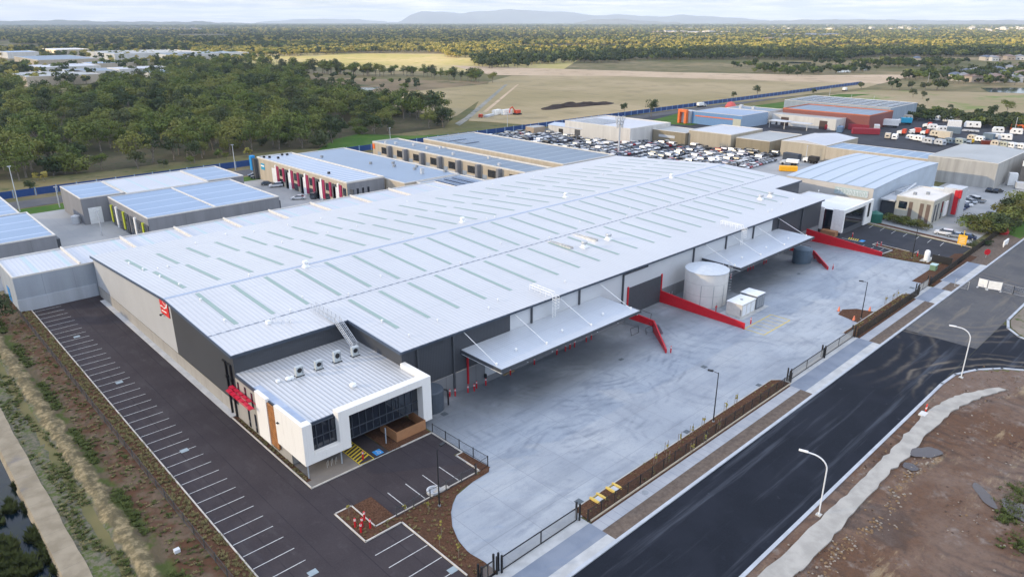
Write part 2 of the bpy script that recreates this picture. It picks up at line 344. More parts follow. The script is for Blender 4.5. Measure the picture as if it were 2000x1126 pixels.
# garden beds
n = NT('bark mulch'); f = n.noise(5., 5, .75); BARKM = n.mix(n.ramp(f, .35, .65), (.055, .027, .016), (.125, .066, .040)); BARKM = n.mix(n.ramp(n.noise(.3, 4), .5, .7, 0, .5), BARKM, (.075, .045, .03)); n.bump(f, .6, .05); MULCH = n.done(BARKM, .95, 0, .1)
poly_sheet('garden_bed', [(19.5, 30), (21.3, 30), (21.3, 161.5), (19.5, 161.5)], .06, MULCH)
# car park asphalt
def asphalt(name, a, b, streak=(1, 1, 1), s2=(.10, .105, .12), amt=.35, lines=None, rough=.75):
    n = NT(name); col = n.mix(n.ramp(n.noise(.18, 5), .35, .65), a, b); col = n.mix(n.ramp(n.noise(5, 3, .8), .35, .75, 0, .5), col, tuple(v*1.8 for v in a)); col = n.mix(n.ramp(n.noise(.7, 6, .7, off=9.), .56, .72, 0, .4), col, tuple(v*2.2 for v in a))
    st = n.noise(.5, 5, .65, stretch=streak, off=5.); col = n.mix(n.ramp(st, .52, .72, 0, amt), col, s2)
    if lines: col = lines(n, col)
    return n.done(col, .85, 0, .14)
def band_lines(n, col):   # seams left by the paver
    f = n.math('MULTIPLY', n.line(n.x, 3.6, .10, 1.1), n.ramp(n.noise(.3, 3), .3, .6, .2, .8)); return n.mix(f, col, (.022, .021, .026))
ASPH = asphalt('car park asphalt', (.037, .031, .034), (.048, .041, .044), (1, .25, 1), (.078, .072, .076), .4, band_lines)
def tyre_arcs(n, col):
    for cx, cy, r0, r1, per, amt, off in ((118, 10, 17, 25, 2.0, .8, 3.), (160, 42, 16, 27, 2.3, .5, 13.), (121, 60, 24, 33, 2.6, .35, 23.)):
        dx = n.math('SUBTRACT', n.x, cx); dy = n.math('SUBTRACT', n.y, cy); r = n.math('ADD', n.math('SQRT', n.math('ADD', n.math('MULTIPLY', dx, dx), n.math('MULTIPLY', dy, dy))), n.math('MULTIPLY', n.noise(.12, 3, off=off), 3.))
        m = n.math('MULTIPLY', n.math('MULTIPLY', n.ramp(r, r0, r0+1.5), n.ramp(r, r1, r1-1.5)), n.math('POWER', n.wave(r, per), 4.)); m = n.math('MULTIPLY', m, n.ramp(n.x, 108., 122.))
        col = n.mix(n.math('MULTIPLY', n.math('MULTIPLY', m, n.ramp(n.noise(.2, 4, off=off+2.), .35, .6)), amt), col, (.17, .145, .115))
    sp = n.noise(.35, 5, .7, off=31.); return n.mix(n.ramp(sp, .64, .74, 0, .45), col, (.10, .115, .14))
ASPHN = asphalt('new road asphalt', (.0095, .012, .018), (.0145, .0175, .0255), (.05, 1.1, 1), (.070, .080, .100), .75, tyre_arcs)
ASPHO = asphalt('older road asphalt', (.072, .074, .080), (.10, .098, .098), (.1, 1, 1), (.20, .175, .14), .6, tyre_arcs)
ASPHD = asphalt('yard bitumen', (.035, .038, .045), (.05, .052, .06), (1, 1, 1), (.09, .09, .095), .3)
cp = [(21.5, 25), (40, 25), (39.6, 44.1), (37.2, 46.5), (37.2, 57.6), (32.4, 57.6), (32.4, 64), (34.6, 64), (34.6, 59), (50.1, 59), (50.1, 63.7), (51.2, 63.7), (51.2, 70.2), (32.8, 70.2), (32.8, 156.5), (34, 156.5), (34, 161.8), (21.5, 161.8)]
# built as strips so that every face is convex
mb = MB(); z = .0
for x0, x1, y0, y1 in ((21.5, 32.4, 25, 161.8), (32.4, 37.2, 25, 57.6), (37.2, 39.8, 25, 46.5), (32.4, 51.2, 64, 70.2), (34.6, 50.1, 59, 64), (32.4, 32.8, 70.2, 156.5), (32.4, 34, 156.5, 161.8)):
    mb.face([(x0, y0, z), (x1, y0, z), (x1, y1, z), (x0, y1, z)])
struct('car_park', mb, ASPH)
LINE = NT('road marking paint'); LINE = LINE.done(LINE.mix(LINE.ramp(LINE.noise(3.5, 6, .75), .46, .68, 0, .7), (.56, .57, .56), (.11, .105, .11)), .8, 0, .2); LINEY = flat('yellow line paint', (.62, .46, .04), .7)
mb = MB(); Y0 = 161.0-2.5
def mark(mb, x0, y0, x1, y1, w=.10, z=.012):
    d = Vector((x1-x0, y1-y0)).normalized(); q = Vector((-d.y, d.x))*w/2
    mb.face([(x0-q.x, y0-q.y, z), (x1-q.x, y1-q.y, z), (x1+q.x, y1+q.y, z), (x0+q.x, y0+q.y, z)])
ystall = [158.1-2.335*53.5/50*(k) for k in range(1)]
step = (139.46-97.0)/17.; y = 139.46
while y < 160: y += step
y -= step
while y > 40:
    mark(mb, 21.6, y, 26.25, y); y -= step
for k in range(5): mark(mb, 36.55+2.62*k, 59.2, 36.55+2.62*k, 63.2)
for k in range(4): mark(mb, 37.2-5.2, 55.0-2.55*k, 37.05, 55.0-2.55*k)
mark(mb, 40.0, 70.35, 46.2, 70.35, .14, .03)
struct('bay_markings', mb, LINE)
# kerbs
KERB = pmat('pale kerb concrete', (.50, .47, .42), .12, 1., .9)
def kerb(line, w=.16, h=.13, z=-.02): struct('kerb', MB().rib(line, w, z, h), KERB)
kerb([(21.4, 30), (21.4, 161.6)]); kerb([(32.9, 93.3), (32.9, 70.3), (40.0, 70.3)]); kerb([(46.2, 70.3), (51.3, 70.3), (51.3, 63.6), (50.2, 63.6), (50.2, 58.9), (34.6, 58.9), (34.6, 64.0), (32.4, 64.0), (32.4, 57.5), (37.2, 57.5), (37.2, 46.0)])
struct('footing_strip', MB().box(32.75, 33.7, 93.5, 157.0, -.02, .10), pmat('pale footing concrete', (.46, .46, .45), .1, .5, .85))
bed2 = [(37.2, 57.5), (34.6, 58.9), (50.2, 58.9), (51.3, 58.6), (51.0, 57.9)]
# main bed between car park and yard
arc = [(51.6, 58.6), (50.9, 57.9), (49, 57.95), (47.5, 57.9), (46, 57.6), (44.1, 56.6), (42.4, 55.0), (40.9, 52.9), (39.9, 50.6), (39.5, 48.4), (39.8, 46.2), (39.8, 44.2)]
mb = MB()
mb.box(32.5, 37.25, 57.6, 63.9, -.02, .06); 
for i in range(len(arc)-1):
    (x0, y0), (x1, y1) = arc[i], arc[i+1]
    mb.face([(37.2, min(58.8, max(y0, 44.2)), .06), (37.2, min(58.8, max(y1, 44.2)), .06), (x1, y1, .06), (x0, y0, .06)])
mb.face([(37.2, 58.85, .062), (37.2, 57.0, .062), (50.9, 57.9, .062), (51.5, 58.85, .062)])
mb.face([(50.3, 58.8, .064), (51.7, 58.5, .064), (51.35, 63.6, .064), (50.3, 63.6, .064)])
mb.face([(34.6, 57.6, .058), (37.3, 57.6, .058), (37.3, 58.9, .058), (34.6, 58.9, .058)])
struct('garden_bed', mb, MULCH)
struct('garden_bed', MB().face([(33.0, 71.8, .05), (33.7, 71.8, .05), (33.7, 93.3, .05), (33.0, 93.3, .05)]).face([(44.4, 70.4, .05), (51.2, 70.4, .05), (51.2, 78, .05), (44.4, 78, .05)]), MULCH)
# undercroft paving, accessible bay
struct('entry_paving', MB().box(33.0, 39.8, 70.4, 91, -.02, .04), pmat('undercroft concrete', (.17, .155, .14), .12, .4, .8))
struct('accessible_bay', MB().box(39.8, 44.3, 70.5, 80, -.02, .035), ASPH)
mb = MB()
for k in range(9):
    y = 70.9+k*.62
    mb.face([(39.95, y, .045), (41.95, y+.75, .045), (41.95, y+1.02, .045), (39.95, y+.27, .045)])
mark(mb, 39.9, 70.5, 39.9, 76.6, .1, .048); mark(mb, 42.0, 70.5, 42.0, 76.6, .1, .048); mark(mb, 39.9, 70.5, 42, 70.5, .1, .049)
struct('hatched_markings', mb, LINEY)
mb = MB().face([(42.6, 70.75, .05), (43.75, 70.75, .05), (43.75, 71.95, .05), (42.6, 71.95, .05)])
struct('blue_symbol_panel', mb, flat('blue road paint', (.03, .26, .62), .7))
mb = MB()
def ring(mb, cx, cy, r, w, z, a0=0, a1=360, k=20):
    for i in range(k):
        t0 = R(a0+(a1-a0)*i/k); t1 = R(a0+(a1-a0)*(i+1)/k)
        mb.face([(cx+math.cos(t0)*r, cy+math.sin(t0)*r, z), (cx+math.cos(t0)*(r+w), cy+math.sin(t0)*(r+w), z), (cx+math.cos(t1)*(r+w), cy+math.sin(t1)*(r+w), z), (cx+math.cos(t1)*r, cy+math.sin(t1)*r, z)])
ring(mb, 43.2, 71.2, .2, .07, .056, -210, 30); ring(mb, 43.14, 71.72, 0, .09, .056, 0, 360, 10)
mark(mb, 43.14, 71.65, 43.17, 71.35, .08, .056); mark(mb, 43.17, 71.38, 43.42, 71.36, .07, .057); mark(mb, 43.42, 71.38, 43.5, 71.05, .07, .058); mark(mb, 43.15, 71.52, 43.36, 71.5, .05, .059)
struct('wheelchair_symbol', mb, LINE)
# ---- concrete yard (falls to the two loading docks)
def dock_z(x, y):
    t = min(1, max(0, (y-62)/12.)); s = t*t*(3-2*t)
    e1 = 104.6 if y > 71.4 else 96.2+(y-62.6)*(9.2/8.8)
    e2 = 169.2 if y > 70.6 else 160.3+(y-63.0)*(8.6/7.4)
    f = 0.
    if 56 < x < e1: f = min(1, (x-56)/12.)
    if 131.5 < x < e2: f = 1.
    return -1.25*s*f
n = NT('stained yard concrete')
base = n.mix(n.ramp(n.noise(.07, 5), .35, .65), (.285, .32, .365), (.365, .395, .425))
base = n.mix(n.ramp(n.noise(.45, 6, .65, stretch=(.35, 1, 1)), .5, .72, 0, .55), base, (.14, .17, .215))
base = n.mix(n.ramp(n.noise(.9, 6, .7, off=9.), .55, .75, 0, .25), base, (.38, .40, .42))
def arcs(n, col, cx, cy, r0, r1, per, amt, sx=1., off=0.):
    dx = n.math('MULTIPLY', n.math('SUBTRACT', n.x, cx), sx); dy = n.math('SUBTRACT', n.y, cy)
    r = n.math('SQRT', n.math('ADD', n.math('MULTIPLY', dx, dx), n.math('MULTIPLY', dy, dy))); r = n.math('ADD', r, n.math('MULTIPLY', n.noise(.12, 3, off=off), 2.2))
    m = n.math('MULTIPLY', n.ramp(r, r0, r0+1.2), n.ramp(r, r1, r1-1.2)); tr = n.math('POWER', n.wave(r, per), 2.5)
    m = n.math('MULTIPLY', m, n.math('MULTIPLY', tr, n.ramp(n.noise(.16, 6, .7, off=off+4.), .47, .66)))
    return n.mix(n.math('MULTIPLY', m, amt), col, (.05, .07, .11))
base = arcs(n, base, 86, 73, 11, 20, 1.3, .5, .9); base = arcs(n, base, 71, 64, 6, 16, 1.5, .45, .8, 20.); base = arcs(n, base, 64, 53, 6, 12, 1.4, .35, .8, 33.); base = arcs(n, base, 140, 66, 9, 30, 1.5, .3, .6, 51.); base = arcs(n, base, 100, 52, 9, 22, 1.6, .3, .7, 61.)
st = n.noise(.25, 5, .6, stretch=(.12, 1.6, 1), off=12.); base = n.mix(n.ramp(st, .5, .68, 0, .45), base, (.18, .21, .25))
base = n.mix(n.ramp(n.noise(2.2, 6, .75, off=15.), .52, .72, 0, .4), base, (.15, .175, .21)); base = n.mix(n.ramp(n.noise(.16, 7, .7, off=21.), .48, .68, 0, .45), base, (.19, .215, .26)); jf = n.math('MAXIMUM', n.line(n.x, 6., .09), n.line(n.y, 6., .09)); wn_ = n.n('ShaderNodeTexWhiteNoise'); wn_.noise_dimensions = '2D'; cv_ = n.n('ShaderNodeCombineXYZ'); n.l(n.math('FLOOR', n.math('DIVIDE', n.x, 6.)), cv_.inputs[0]); n.l(n.math('FLOOR', n.math('DIVIDE', n.y, 6.)), cv_.inputs[1]); n.l(cv_.outputs[0], wn_.inputs['Vector']); base = n.mix(n.math('MULTIPLY', wn_.outputs['Value'], .22), base, (.20, .225, .26)); base = n.mix(n.math('MULTIPLY', jf, .42), base, (.16, .17, .19))
grime_shade = n.math('MULTIPLY', n.ramp(n.y, 61., 73.), n.ramp(n.noise(.1, 4, off=2.), .2, .55)); base = n.mix(n.math('MULTIPLY', grime_shade, .75), base, (.11, .12, .13))  # yard dirt plus canopy shade painted into the slab, darker towards the docks
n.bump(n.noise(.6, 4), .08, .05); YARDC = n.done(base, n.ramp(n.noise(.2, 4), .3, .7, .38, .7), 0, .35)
mb = MB(); xs = np.arange(39, 187.1, 1.0); ys = np.arange(44, 79.1, 1.0); idx = {}
yardpoly = [(39.8, 43.9), (181, 43.9), (183.2, 44.0), (181.6, 47), (180.3, 52), (179.5, 58.6), (180, 79), (52, 79), (52, 58.5), (51.6, 58.6)]+[(x, y) for x, y in arc[1:]]
W_ = 0
def left_edge(y):
    if y >= 58.4: return 51.5
    a = sorted(arc, key=lambda p: p[1]); return float(np.interp(y, [p[1] for p in a], [p[0] for p in a]))
ysl = list(ys); right = lambda y: float(np.interp(y, [44, 47, 52, 58.6, 79], [183.2, 181.6, 180.4, 179.6, 180.1]))
for j, y in enumerate(ysl):
    le, ri = left_edge(y), right(y)
    for i in range(146):
        t = i/145.; x = le+(ri-le)*t; idx[i, j] = len(mb.v); mb.v.append((x, y, .02+dock_z(x, y)))
for j in range(len(ysl)-1):
    for i in range(145): mb.f.append((idx[i, j], idx[i+1, j], idx[i+1, j+1], idx[i, j+1])); mb.mi.append(0)
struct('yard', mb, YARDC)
# yellow hatched box in the yard
mb = MB(); x0, x1, y0, y1 = 115.6, 125.6, 55.0, 58.9
for a in ((x0, y0, x1, y0), (x0, y1, x1, y1), (x0, y0, x0, y1), (x1, y0, x1, y1)): mark(mb, *a, .18, .03)
for k in range(1, 6): mark(mb, x0+k*(x1-x0)/6, y0+.1, x0+k*(x1-x0)/6, y1-.1, .10, .032)
struct('yellow_markings', mb, LINEY)
# ---- street frontage
PATHC = NT('footpath concrete'); n = PATHC; pc = n.mix(n.ramp(n.noise(.4, 5), .35, .65), (.32, .335, .36), (.38, .39, .41)); pc = n.mix(n.math('MULTIPLY', n.line(n.x, 1.25, .06), .6), pc, (.17, .185, .21)); PATHC = n.done(pc, .85, 0, .3)
DRIVC = NT('driveway slab'); n = DRIVC; pc = n.mix(n.ramp(n.noise(.25, 6), .35, .65), (.17, .20, .25), (.215, .245, .295)); pc = n.mix(n.ramp(n.noise(.2, 4, stretch=(1, .3, 1)), .5, .7, 0, .5), pc, (.12, .14, .175)); DRIVC = n.done(pc, .7, 0, .3)
EDGEC = pmat('pale slab edge', (.42, .43, .43), .12, .6, .85); VERGE = NT('bare brown verge'); n = VERGE; VERGE = n.done(n.mix(n.ramp(n.noise(1.5, 6, .7), .3, .7), (.105, .082, .066), (.165, .13, .105)), .95, 0, .1)
mb = MB().face([(25, 26.5, 0), (137, 26.5, 0), (137, 38.35, 0), (25, 38.35, 0)]); 
struct('road', mb, ASPHN)
poly_sheet('road', [(137.05, 26.5), (420, 26.5), (420, 38.35), (137.05, 38.35)], 0.0, ASPHO)
poly_sheet('road', [(119, 26.45), (153.5, 26.45), (148.2, 22.5), (146.5, 17), (146.5, -60), (136, -60), (136, 12), (133.6, 18.7), (128.5, 24)], .004, ASPHN)
KERBB = pmat('street kerb concrete', (.40, .43, .47), .1, .6, .8)
def kerb2(line, w=.42, h=.12): struct('kerb', MB().rib(line, w, -.04, h), KERBB)
kerb2([(25, 38.6), (420, 38.6)]); kerb2([(25, 26.3), (118.5, 26.3), (123.5, 25.9), (128, 24.0), (131.5, 21.3), (134.2, 17.5), (135.7, 12), (135.8, -60)])
kerb2([(420, 26.3), (156, 26.3), (151.5, 25.2), (148.5, 22.8), (146.9, 19.5), (146.6, 14), (146.6, -60)])
segs = [(44, 52.6, 'd'), (52.6, 82.8, 'p'), (82.8, 100.4, 'p'), (100.4, 126.6, 'd'), (126.6, 155, 'p'), (155, 165, 'd'), (165, 171, 'p'), (171, 190, 'd')]
fp, fd, fe, fv = MB(), MB(), MB(), MB()
for a, b, k in segs:
    if k == 'p':
        fp.face([(a, 40.75, .10), (b, 40.75, .10), (b, 42.35, .10), (a, 42.35, .10)]); fv.face([(a, 38.8, .09), (b, 38.8, .09), (b, 40.75, .09), (a, 40.75, .09)]); fe.face([(a, 42.35, .085), (b, 42.35, .085), (b, 43.05, .085), (a, 43.05, .085)]) if 0 else None
    else:
        fd.face([(a, 40.0, .10), (b, 40.0, .10), (b, 42.6, .10), (a, 42.6, .10)]); fe.face([(a, 38.8, .098), (b, 38.8, .098), (b, 40.0, .098), (a, 40.0, .098)]); fe.face([(a, 42.6, .098), (b, 42.6, .098), (b, 44.0, .05), (a, 44.0, .05)])
fd.face([(25, 40, .099), (44, 40, .099), (44, 42.6, .099), (25, 42.6, .099)]); fe.face([(25, 38.8, .097), (44, 38.8, .097), (44, 40, .097), (25, 40, .097)]); fe.face([(25, 42.6, .097), (44, 42.6, .097), (44, 44, .05), (25, 44, .05)])
struct('footpath', fp, PATHC); struct('driveway', fd, DRIVC); struct('driveway_edge', fe, EDGEC); struct('verge', fv, VERGE)
# mulch beds along the fence
def bed(x0, x1, ys_=42.35, yn=45.4):
    struct('garden_bed', MB().prism([(x0, ys_), (x1, ys_), (x1, yn-1.0), (x1-1.2, yn), (x0+.2, yn)], -.02, .09), MULCH)
bed(52.9, 101.2); bed(126.9, 157.2); bed(166, 196, 42.35, 47.)
mb = MB().rib([(53, 45.5), (100.1, 45.5), (101.2, 44.5)], .14, -.02, .12); struct('kerb', mb, CONC); struct('kerb', MB().rib([(127, 45.5), (156.0, 45.5), (157.2, 44.5)], .14, -.02, .12), CONC)
struct('retaining_plinth', MB().box(52.9, 101, 42.62, 42.78, 0, .25), pmat('cream sleeper', (.42, .36, .27), .1, 2, .9))
# island near the far lamp
isl = ats((1682, 624), (1697, 587), (1735, 600), (1722, 608)); isl = [(133.8, 45.5), (135.2, 49.9), (138.2, 50.4), (140.6, 48.6), (141.5, 45.5)]
struct('garden_bed', MB().prism(isl, -.02, .10), MULCH)
# right-hand car park and its beds
rp = [(180.1, 59.2), (181, 79), (187, 79.2), (207.5, 74), (203.4, 45.6), (190, 45.6), (183.9, 52), (180.3, 58.6)]
poly_sheet('car_park', rp, .03, asphalt('dark car park asphalt', (.030, .032, .038), (.040, .042, .05), (1, .3, 1), (.07, .072, .08), .3))
mb = MB()
for k in range(7):
    t = (k+.5)/8.; x = 209.0+(203.2-209.0)*t-.6; y = 72.8+(47-72.8)*t; mark(mb, x-4.2, y-.15, x-.3, y+.15, .12, .045)
for k in range(5): y = 61.4+k*2.35; mark(mb, 181.6+.2, y-.8, 186.4, y-.8, .12, .045)
for k in range(3): y = 49.3+k*2.4; mark(mb, 187.6, y, 191.6, y, .12, .045)
mark(mb, 188.5, 66.5, 188.5, 72, .2, .045); struct('bay_markings', mb, LINE)
struct('garden_bed', MB().prism([(180.1, 59.0), (186.6, 58.2), (188.2, 63.7), (189.6, 63.5), (188.5, 55), (187.2, 50.8), (184.2, 45.9), (181.8, 46.2)], .0, .10), MULCH)
kerb([(180.4, 59.3), (186.7, 58.6), (188.1, 64.0), (189.8, 63.8), (188.6, 55.3)], .18, .16); kerb([(209.4, 73.6), (203.8, 45.8)], .25, .18)
struct('garden_bed', MB().prism([(209.7, 74.4), (204.2, 46), (206, 45.6), (211.8, 74.2)], .0, .12), MULCH)
mb = MB()
for (x, y) in ((184.8, 68.5),):
    for k in range(5): mb.face([(188.7, 68+k*.55, .05), (190.6, 68.4+k*.55, .05), (190.6, 68.65+k*.55, .05), (188.7, 68.25+k*.55, .05)])
struct('hatched_markings', mb, LINEY)
struct('blue_symbol_panel', MB().face([(188.8, 66.6, .05), (190.6, 66.6, .05), (190.6, 67.7, .05), (188.8, 67.7, .05)]), MT['blue road paint'])
# side and rear yards of the neighbours
PAVE = NT('pale industrial paving'); n = PAVE; pc = n.mix(n.ramp(n.noise(.06, 5), .35, .65), (.27, .28, .285), (.36, .36, .355)); pc = n.mix(n.math('MULTIPLY', n.math('MAXIMUM', n.line(n.x, 6, .08), n.line(n.y, 6, .08)), .4), pc, (.18, .19, .2)); PAVE = n.done(pc, .8, 0, .3)
poly_sheet('industrial_yard', [(9, 178), (130, 178), (130, 252), (9, 252)], -.01, PAVE); poly_sheet('industrial_yard', [(207, 47), (320, 47), (320, 76), (212, 76)], .01, PAVE)
poly_sheet('car_yard', [(140, 92), (395, 92), (395, 262), (140, 262)], -.03, ASPHD); poly_sheet('truck_yard', [(300, 60), (520, 60), (490, 160), (396, 190), (396, 92), (300, 92)], -.02, ASPHD)
poly_sheet('industrial_yard', [(262, 141), (300, 143), (300, 92), (212, 92), (212, 120), (240, 150)], -.012, PAVE)
poly_sheet('verge_strip', ats((1378, 321), (1521, 290), (1523, 297), (1404, 326)), .0, SCRUB); poly_sheet('main_road', [(-60, 258), (480, 262), (720, 262), (720, 273), (480, 272), (-60, 270)], .02, ASPHO)
poly_sheet('lawn', [(-20, 248), (130, 250), (130, 257.6), (-20, 257.6)], .01, LAWN)
poly_sheet('lawn', [(226, 44.3), (222, 39.4), (330, 38.9), (330, 46.2)], .03, LAWN); poly_sheet('verge', [(190, 43.9), (190, 38.85), (221.8, 38.9), (225.8, 44.4)], .025, VERGE)
poly_sheet('roadside_scrub', [(-60, 279), (520, 281), (520, 300), (260, 300), (200, 330), (-60, 330)], -.02, SCRUB)
# unfinished lot on the right
n = NT('wet churned soil'); a1 = n.noise(.07, 6, .6); a2 = n.noise(.35, 6, .7, off=3.); a3 = n.noise(1.7, 5, .75)
col = n.mix(n.ramp(a1, .38, .60), (.125, .066, .038), (.165, .105, .072)); col = n.mix(n.ramp(a2, .52, .70, 0, .75), col, (.25, .21, .18)); col = n.mix(n.ramp(a3, .45, .65, 0, .45), col, (.07, .045, .034))
col = n.mix(n.ramp(n.noise(.16, 7, .75, off=11., stretch=(.5, 1.8, 1)), .56, .66, 0, .7), col, (.33, .25, .15)); col = n.mix(n.ramp(n.noise(.09, 7, .7, off=17.), .55, .63, 0, .6), col, (.055, .036, .028)); trk = n.wave(n.math('ADD', n.math('MULTIPLY', n.x, .8), n.math('MULTIPLY', n.noise(.06, 3), 14.)), 1.7)
col = n.mix(n.math('MULTIPLY', n.math('POWER', trk, 3.), n.ramp(n.noise(.05, 3, off=8.), .42, .6, 0, .6)), col, (.05, .034, .027))
n.bump(n.math('ADD', a2, n.math('MULTIPLY', a3, .5)), 1.0, .45); SOIL = n.done(col, n.ramp(a1, .4, .6, .95, .6), 0, .3)
mb = MB(); lx = np.arange(30, 150.1, 1.2); ly = np.linspace(-45, 26.12, 61); il = {}
def lot_h(x, y): return .06+.10*math.sin(x*.31)*math.sin(y*.27+1)+.06*math.sin(x*.9+y*.6)
for j, y in enumerate(ly):
    for i, x in enumerate(lx):
        pc_ = float(np.interp(x, [60, 110, 114, 117.4, 120.5, 124], [23.7, 23.6, 22.8, 21.8, 20.6, 19.])); e = min(1, max(0, (abs(y-pc_)-1.9)/1.2)) if y < pc_ else .15*min(1, max(0, (25.9-y)/1.)); il[i, j] = len(mb.v); mb.v.append((x, y, +.02+(lot_h(x, y)+.06+rng.normal(0, .02))*e))
for j in range(len(ly)-1):
    for i in range(len(lx)-1):
        cx_, cy_ = lx[i]+.6, ly[j]+.6
        lim = float(np.interp(cy_, [-60, 12, 17.5, 21.3, 24, 25.9], [135.2, 135.2, 133.8, 131.0, 127.6, 123]))
        if cx_ > lim: continue
        mb.f.append((il[i, j], il[i+1, j], il[i+1, j+1], il[i, j+1])); mb.mi.append(0)
struct('bare_lot', mb, SOIL)
mb = MB(); k0 = [(60.5, 25.0, 22.7), (67, 24.9, 22.5), (73.5, 24.8, 22.6), (80.3, 24.6, 22.7), (87.2, 24.8, 22.7), (93, 24.6, 22.5), (99.5, 24.7, 22.7), (105, 24.8, 22.5), (110, 24.6, 22.4), (114, 23.9, 21.6), (117.4, 22.8, 20.8), (120.5, 21.4, 19.8), (124, 19.5, 18.4)]
dense = []
for (a, b) in zip(k0[:-1], k0[1:]):
    for t in range(5): f = t/5.; dense.append((a[0]+(b[0]-a[0])*f, a[1]+(b[1]-a[1])*f+rng.normal(0, .11), a[2]+(b[2]-a[2])*f+rng.normal(0, .12)))
dense = [(40, 25., 22.7), (50, 25., 22.7)]+dense
for a, b in zip(dense[:-1], dense[1:]): mb.prism([(a[0], a[1]), (a[0], a[2]), (b[0], b[2]), (b[0], b[1])], -.1, .21)
n = NT('rough cast path slab'); pc = n.mix(n.ramp(n.noise(.5, 6), .35, .65), (.33, .315, .285), (.42, .40, .36)); PATHR = n.done(pc, .9, 0, .2)
struct('unfinished_footpath', mb, PATHR)
struct('side_road_bank', MB().prism([(147, -60), (147.2, 14), (147.8, 19), (149.5, 22.6), (152, 24.8), (156, 25.9), (420, 25.9), (420, -60)], -.05, .05), grass('pale bank soil', (.19, .16, .13), (.26, .23, .19), (.06, .09, .025), .1, .5, .4))
PUD = NT('muddy puddle water'); PUD = PUD.done((.060, .045, .036), .05, 0, .6)
def blob(c, rx, ry, rot, seed, z, k=30):
    r = random.Random(seed); pts = []
    for i in range(k): t = 2*math.pi*i/k; q = 1+.13*math.sin(2*t+seed)+.07*math.sin(5*t+2*seed)+r.uniform(-.03, .03); x, y = math.cos(t)*rx*q, math.sin(t)*ry*q; pts.append((c[0]+x*math.cos(rot)-y*math.sin(rot), c[1]+x*math.sin(rot)+y*math.cos(rot)))
    return pts
for (px, py, rx, ry, rot, s_) in ((1808, 884, 2.0, 1.3, -.5, 2), (1778, 912, 1.0, .8, .3, 5), (1922, 968, 2.3, .8, .7, 8), (1992, 1000, 2.4, 1.4, .7, 6)):
    c = at(px, py, .1); poly_sheet('puddle', blob(c, rx, ry, rot, s_, .1), .22, PUD, 'shallow muddy puddle')
# ================================================================ MAIN WAREHOUSE
ZR, ZF, ZB = 11.6, 9.6, 8.8; YR, YF, YB = 117., 78., 160.
def roof_z(y): return ZF+(y-YF)*(ZR-ZF)/(YR-YF) if y < YR else ZR+(y-YR)*(ZB-ZR)/(YB-YR)
ROOFM = sheet_roof('zinc roof sheeting', (.585, .59, .60), 'x', .72, .05, .38, .15, contrast=.26)
ROOFO = sheet_roof('office roof sheeting', (.60, .61, .62), 'x', .62, .06, .38, .2, contrast=.75)
CLADD = clad('charcoal wall sheeting', (.055, .060, .070), .3); CLADL = clad('pale grey wall sheeting', (.47, .48, .49), .3, .5)
DADO = panel_wall('precast dado', (.20, .205, .215), 6, 0, streak=.08); PREL = panel_wall('warm grey precast', (.34, .325, .30), 6, 0, streak=.1)
wh = thing('warehouse', 'vast white-roofed distribution warehouse with charcoal corner and red wall sign', 'warehouse', (34, 78, 0))
XL, XN, XF, XE = 33.7, 52.2, 187., 203.; YN = 92.
# walls
mb = MB()
def wallx(mb, x, y0, y1, z0, dx, top=roof_z, n_=8, cut=-.12):
    for k in range(n_):
        a = y0+(y1-y0)*k/n_; b = y0+(y1-y0)*(k+1)/n_
        if a < YR < b: pass
        p = [(x, a, z0), (x, b, z0), (x, b, top(b)+cut), (x, a, top(a)+cut)]; mb.face(p if dx < 0 else p[::-1])
pale, dark = MB(), MB()
wallx(pale, XL, YR-1.5, YR, 2.3, -1, n_=1); wallx(pale, XL, YR, YB, 2.3, -1); wallx(dark, XL, YN, YR-1.5, 2.3, -1)
pale.build('left_wall', CLADL, wh); 
def wally(mb, y, x0, x1, z0, z1, front=True): p = [(x0, y, z0), (x1, y, z0), (x1, y, z1), (x0, y, z1)]; mb.face(p if front else p[::-1])
wally(dark, YN, XL, XN, 6.5, roof_z(YN)-.12); wallx(dark, XN, YF, YN, 0, -1, n_=2); wally(dark, YF, XN, 73.6, 2.7, ZF-.1)
wally(dark, YF, 160.5, XF, 2.7, ZF-.1); wallx(dark, XF, YF, YN, 0, 1, n_=2); wally(dark, YN, XF, XE, 0, roof_z(YN)-.1); wallx(dark, XE, YN, YR, 0, 1); wallx(dark, XE, YR, YB, 0, 1); wally(dark, YB, XL, XE, 0, ZB-.1, False)
dark.build('charcoal_wall', CLADD, wh)
mb = MB(); wally(mb, YF, 73.6, 160.5, 2.7, ZF-.1); mb.build('front_wall', clad('pale blue-grey wall sheeting', (.56, .58, .60), .3), wh)
mb = MB(); wally(mb, YF-.03, XN, 104.8, -1.3, 2.7); wally(mb, YF-.03, 115.4, XF, -1.3, 2.7); wally(mb, YF-.03, 104.8, 115.4, -1.3, -.02); mb.build('precast_base', DADO, wh)
mb = MB(); p = [(XL-.04, YN, 0), (XL-.04, YB, 0), (XL-.04, YB, 2.3), (XL-.04, YN, 2.3)]; mb.face(p); mb.build('base_panel', PREL, wh)
mb = MB().box(104.8, 115.4, YF-.10, YF, 0, 5.7)
for k in range(18): mb.box(104.9, 115.3, YF-.13, YF-.10, .1+k*.31, .1+k*.31+.24)
dr = mb.build('roller_door', CHAR, wh); MB().box(104.45, 104.8, YF-.2, YF, 0, 6.0).build('door_guide', RED, dr); MB().box(115.4, 115.75, YF-.2, YF, 0, 6.0).build('door_guide', RED, dr)
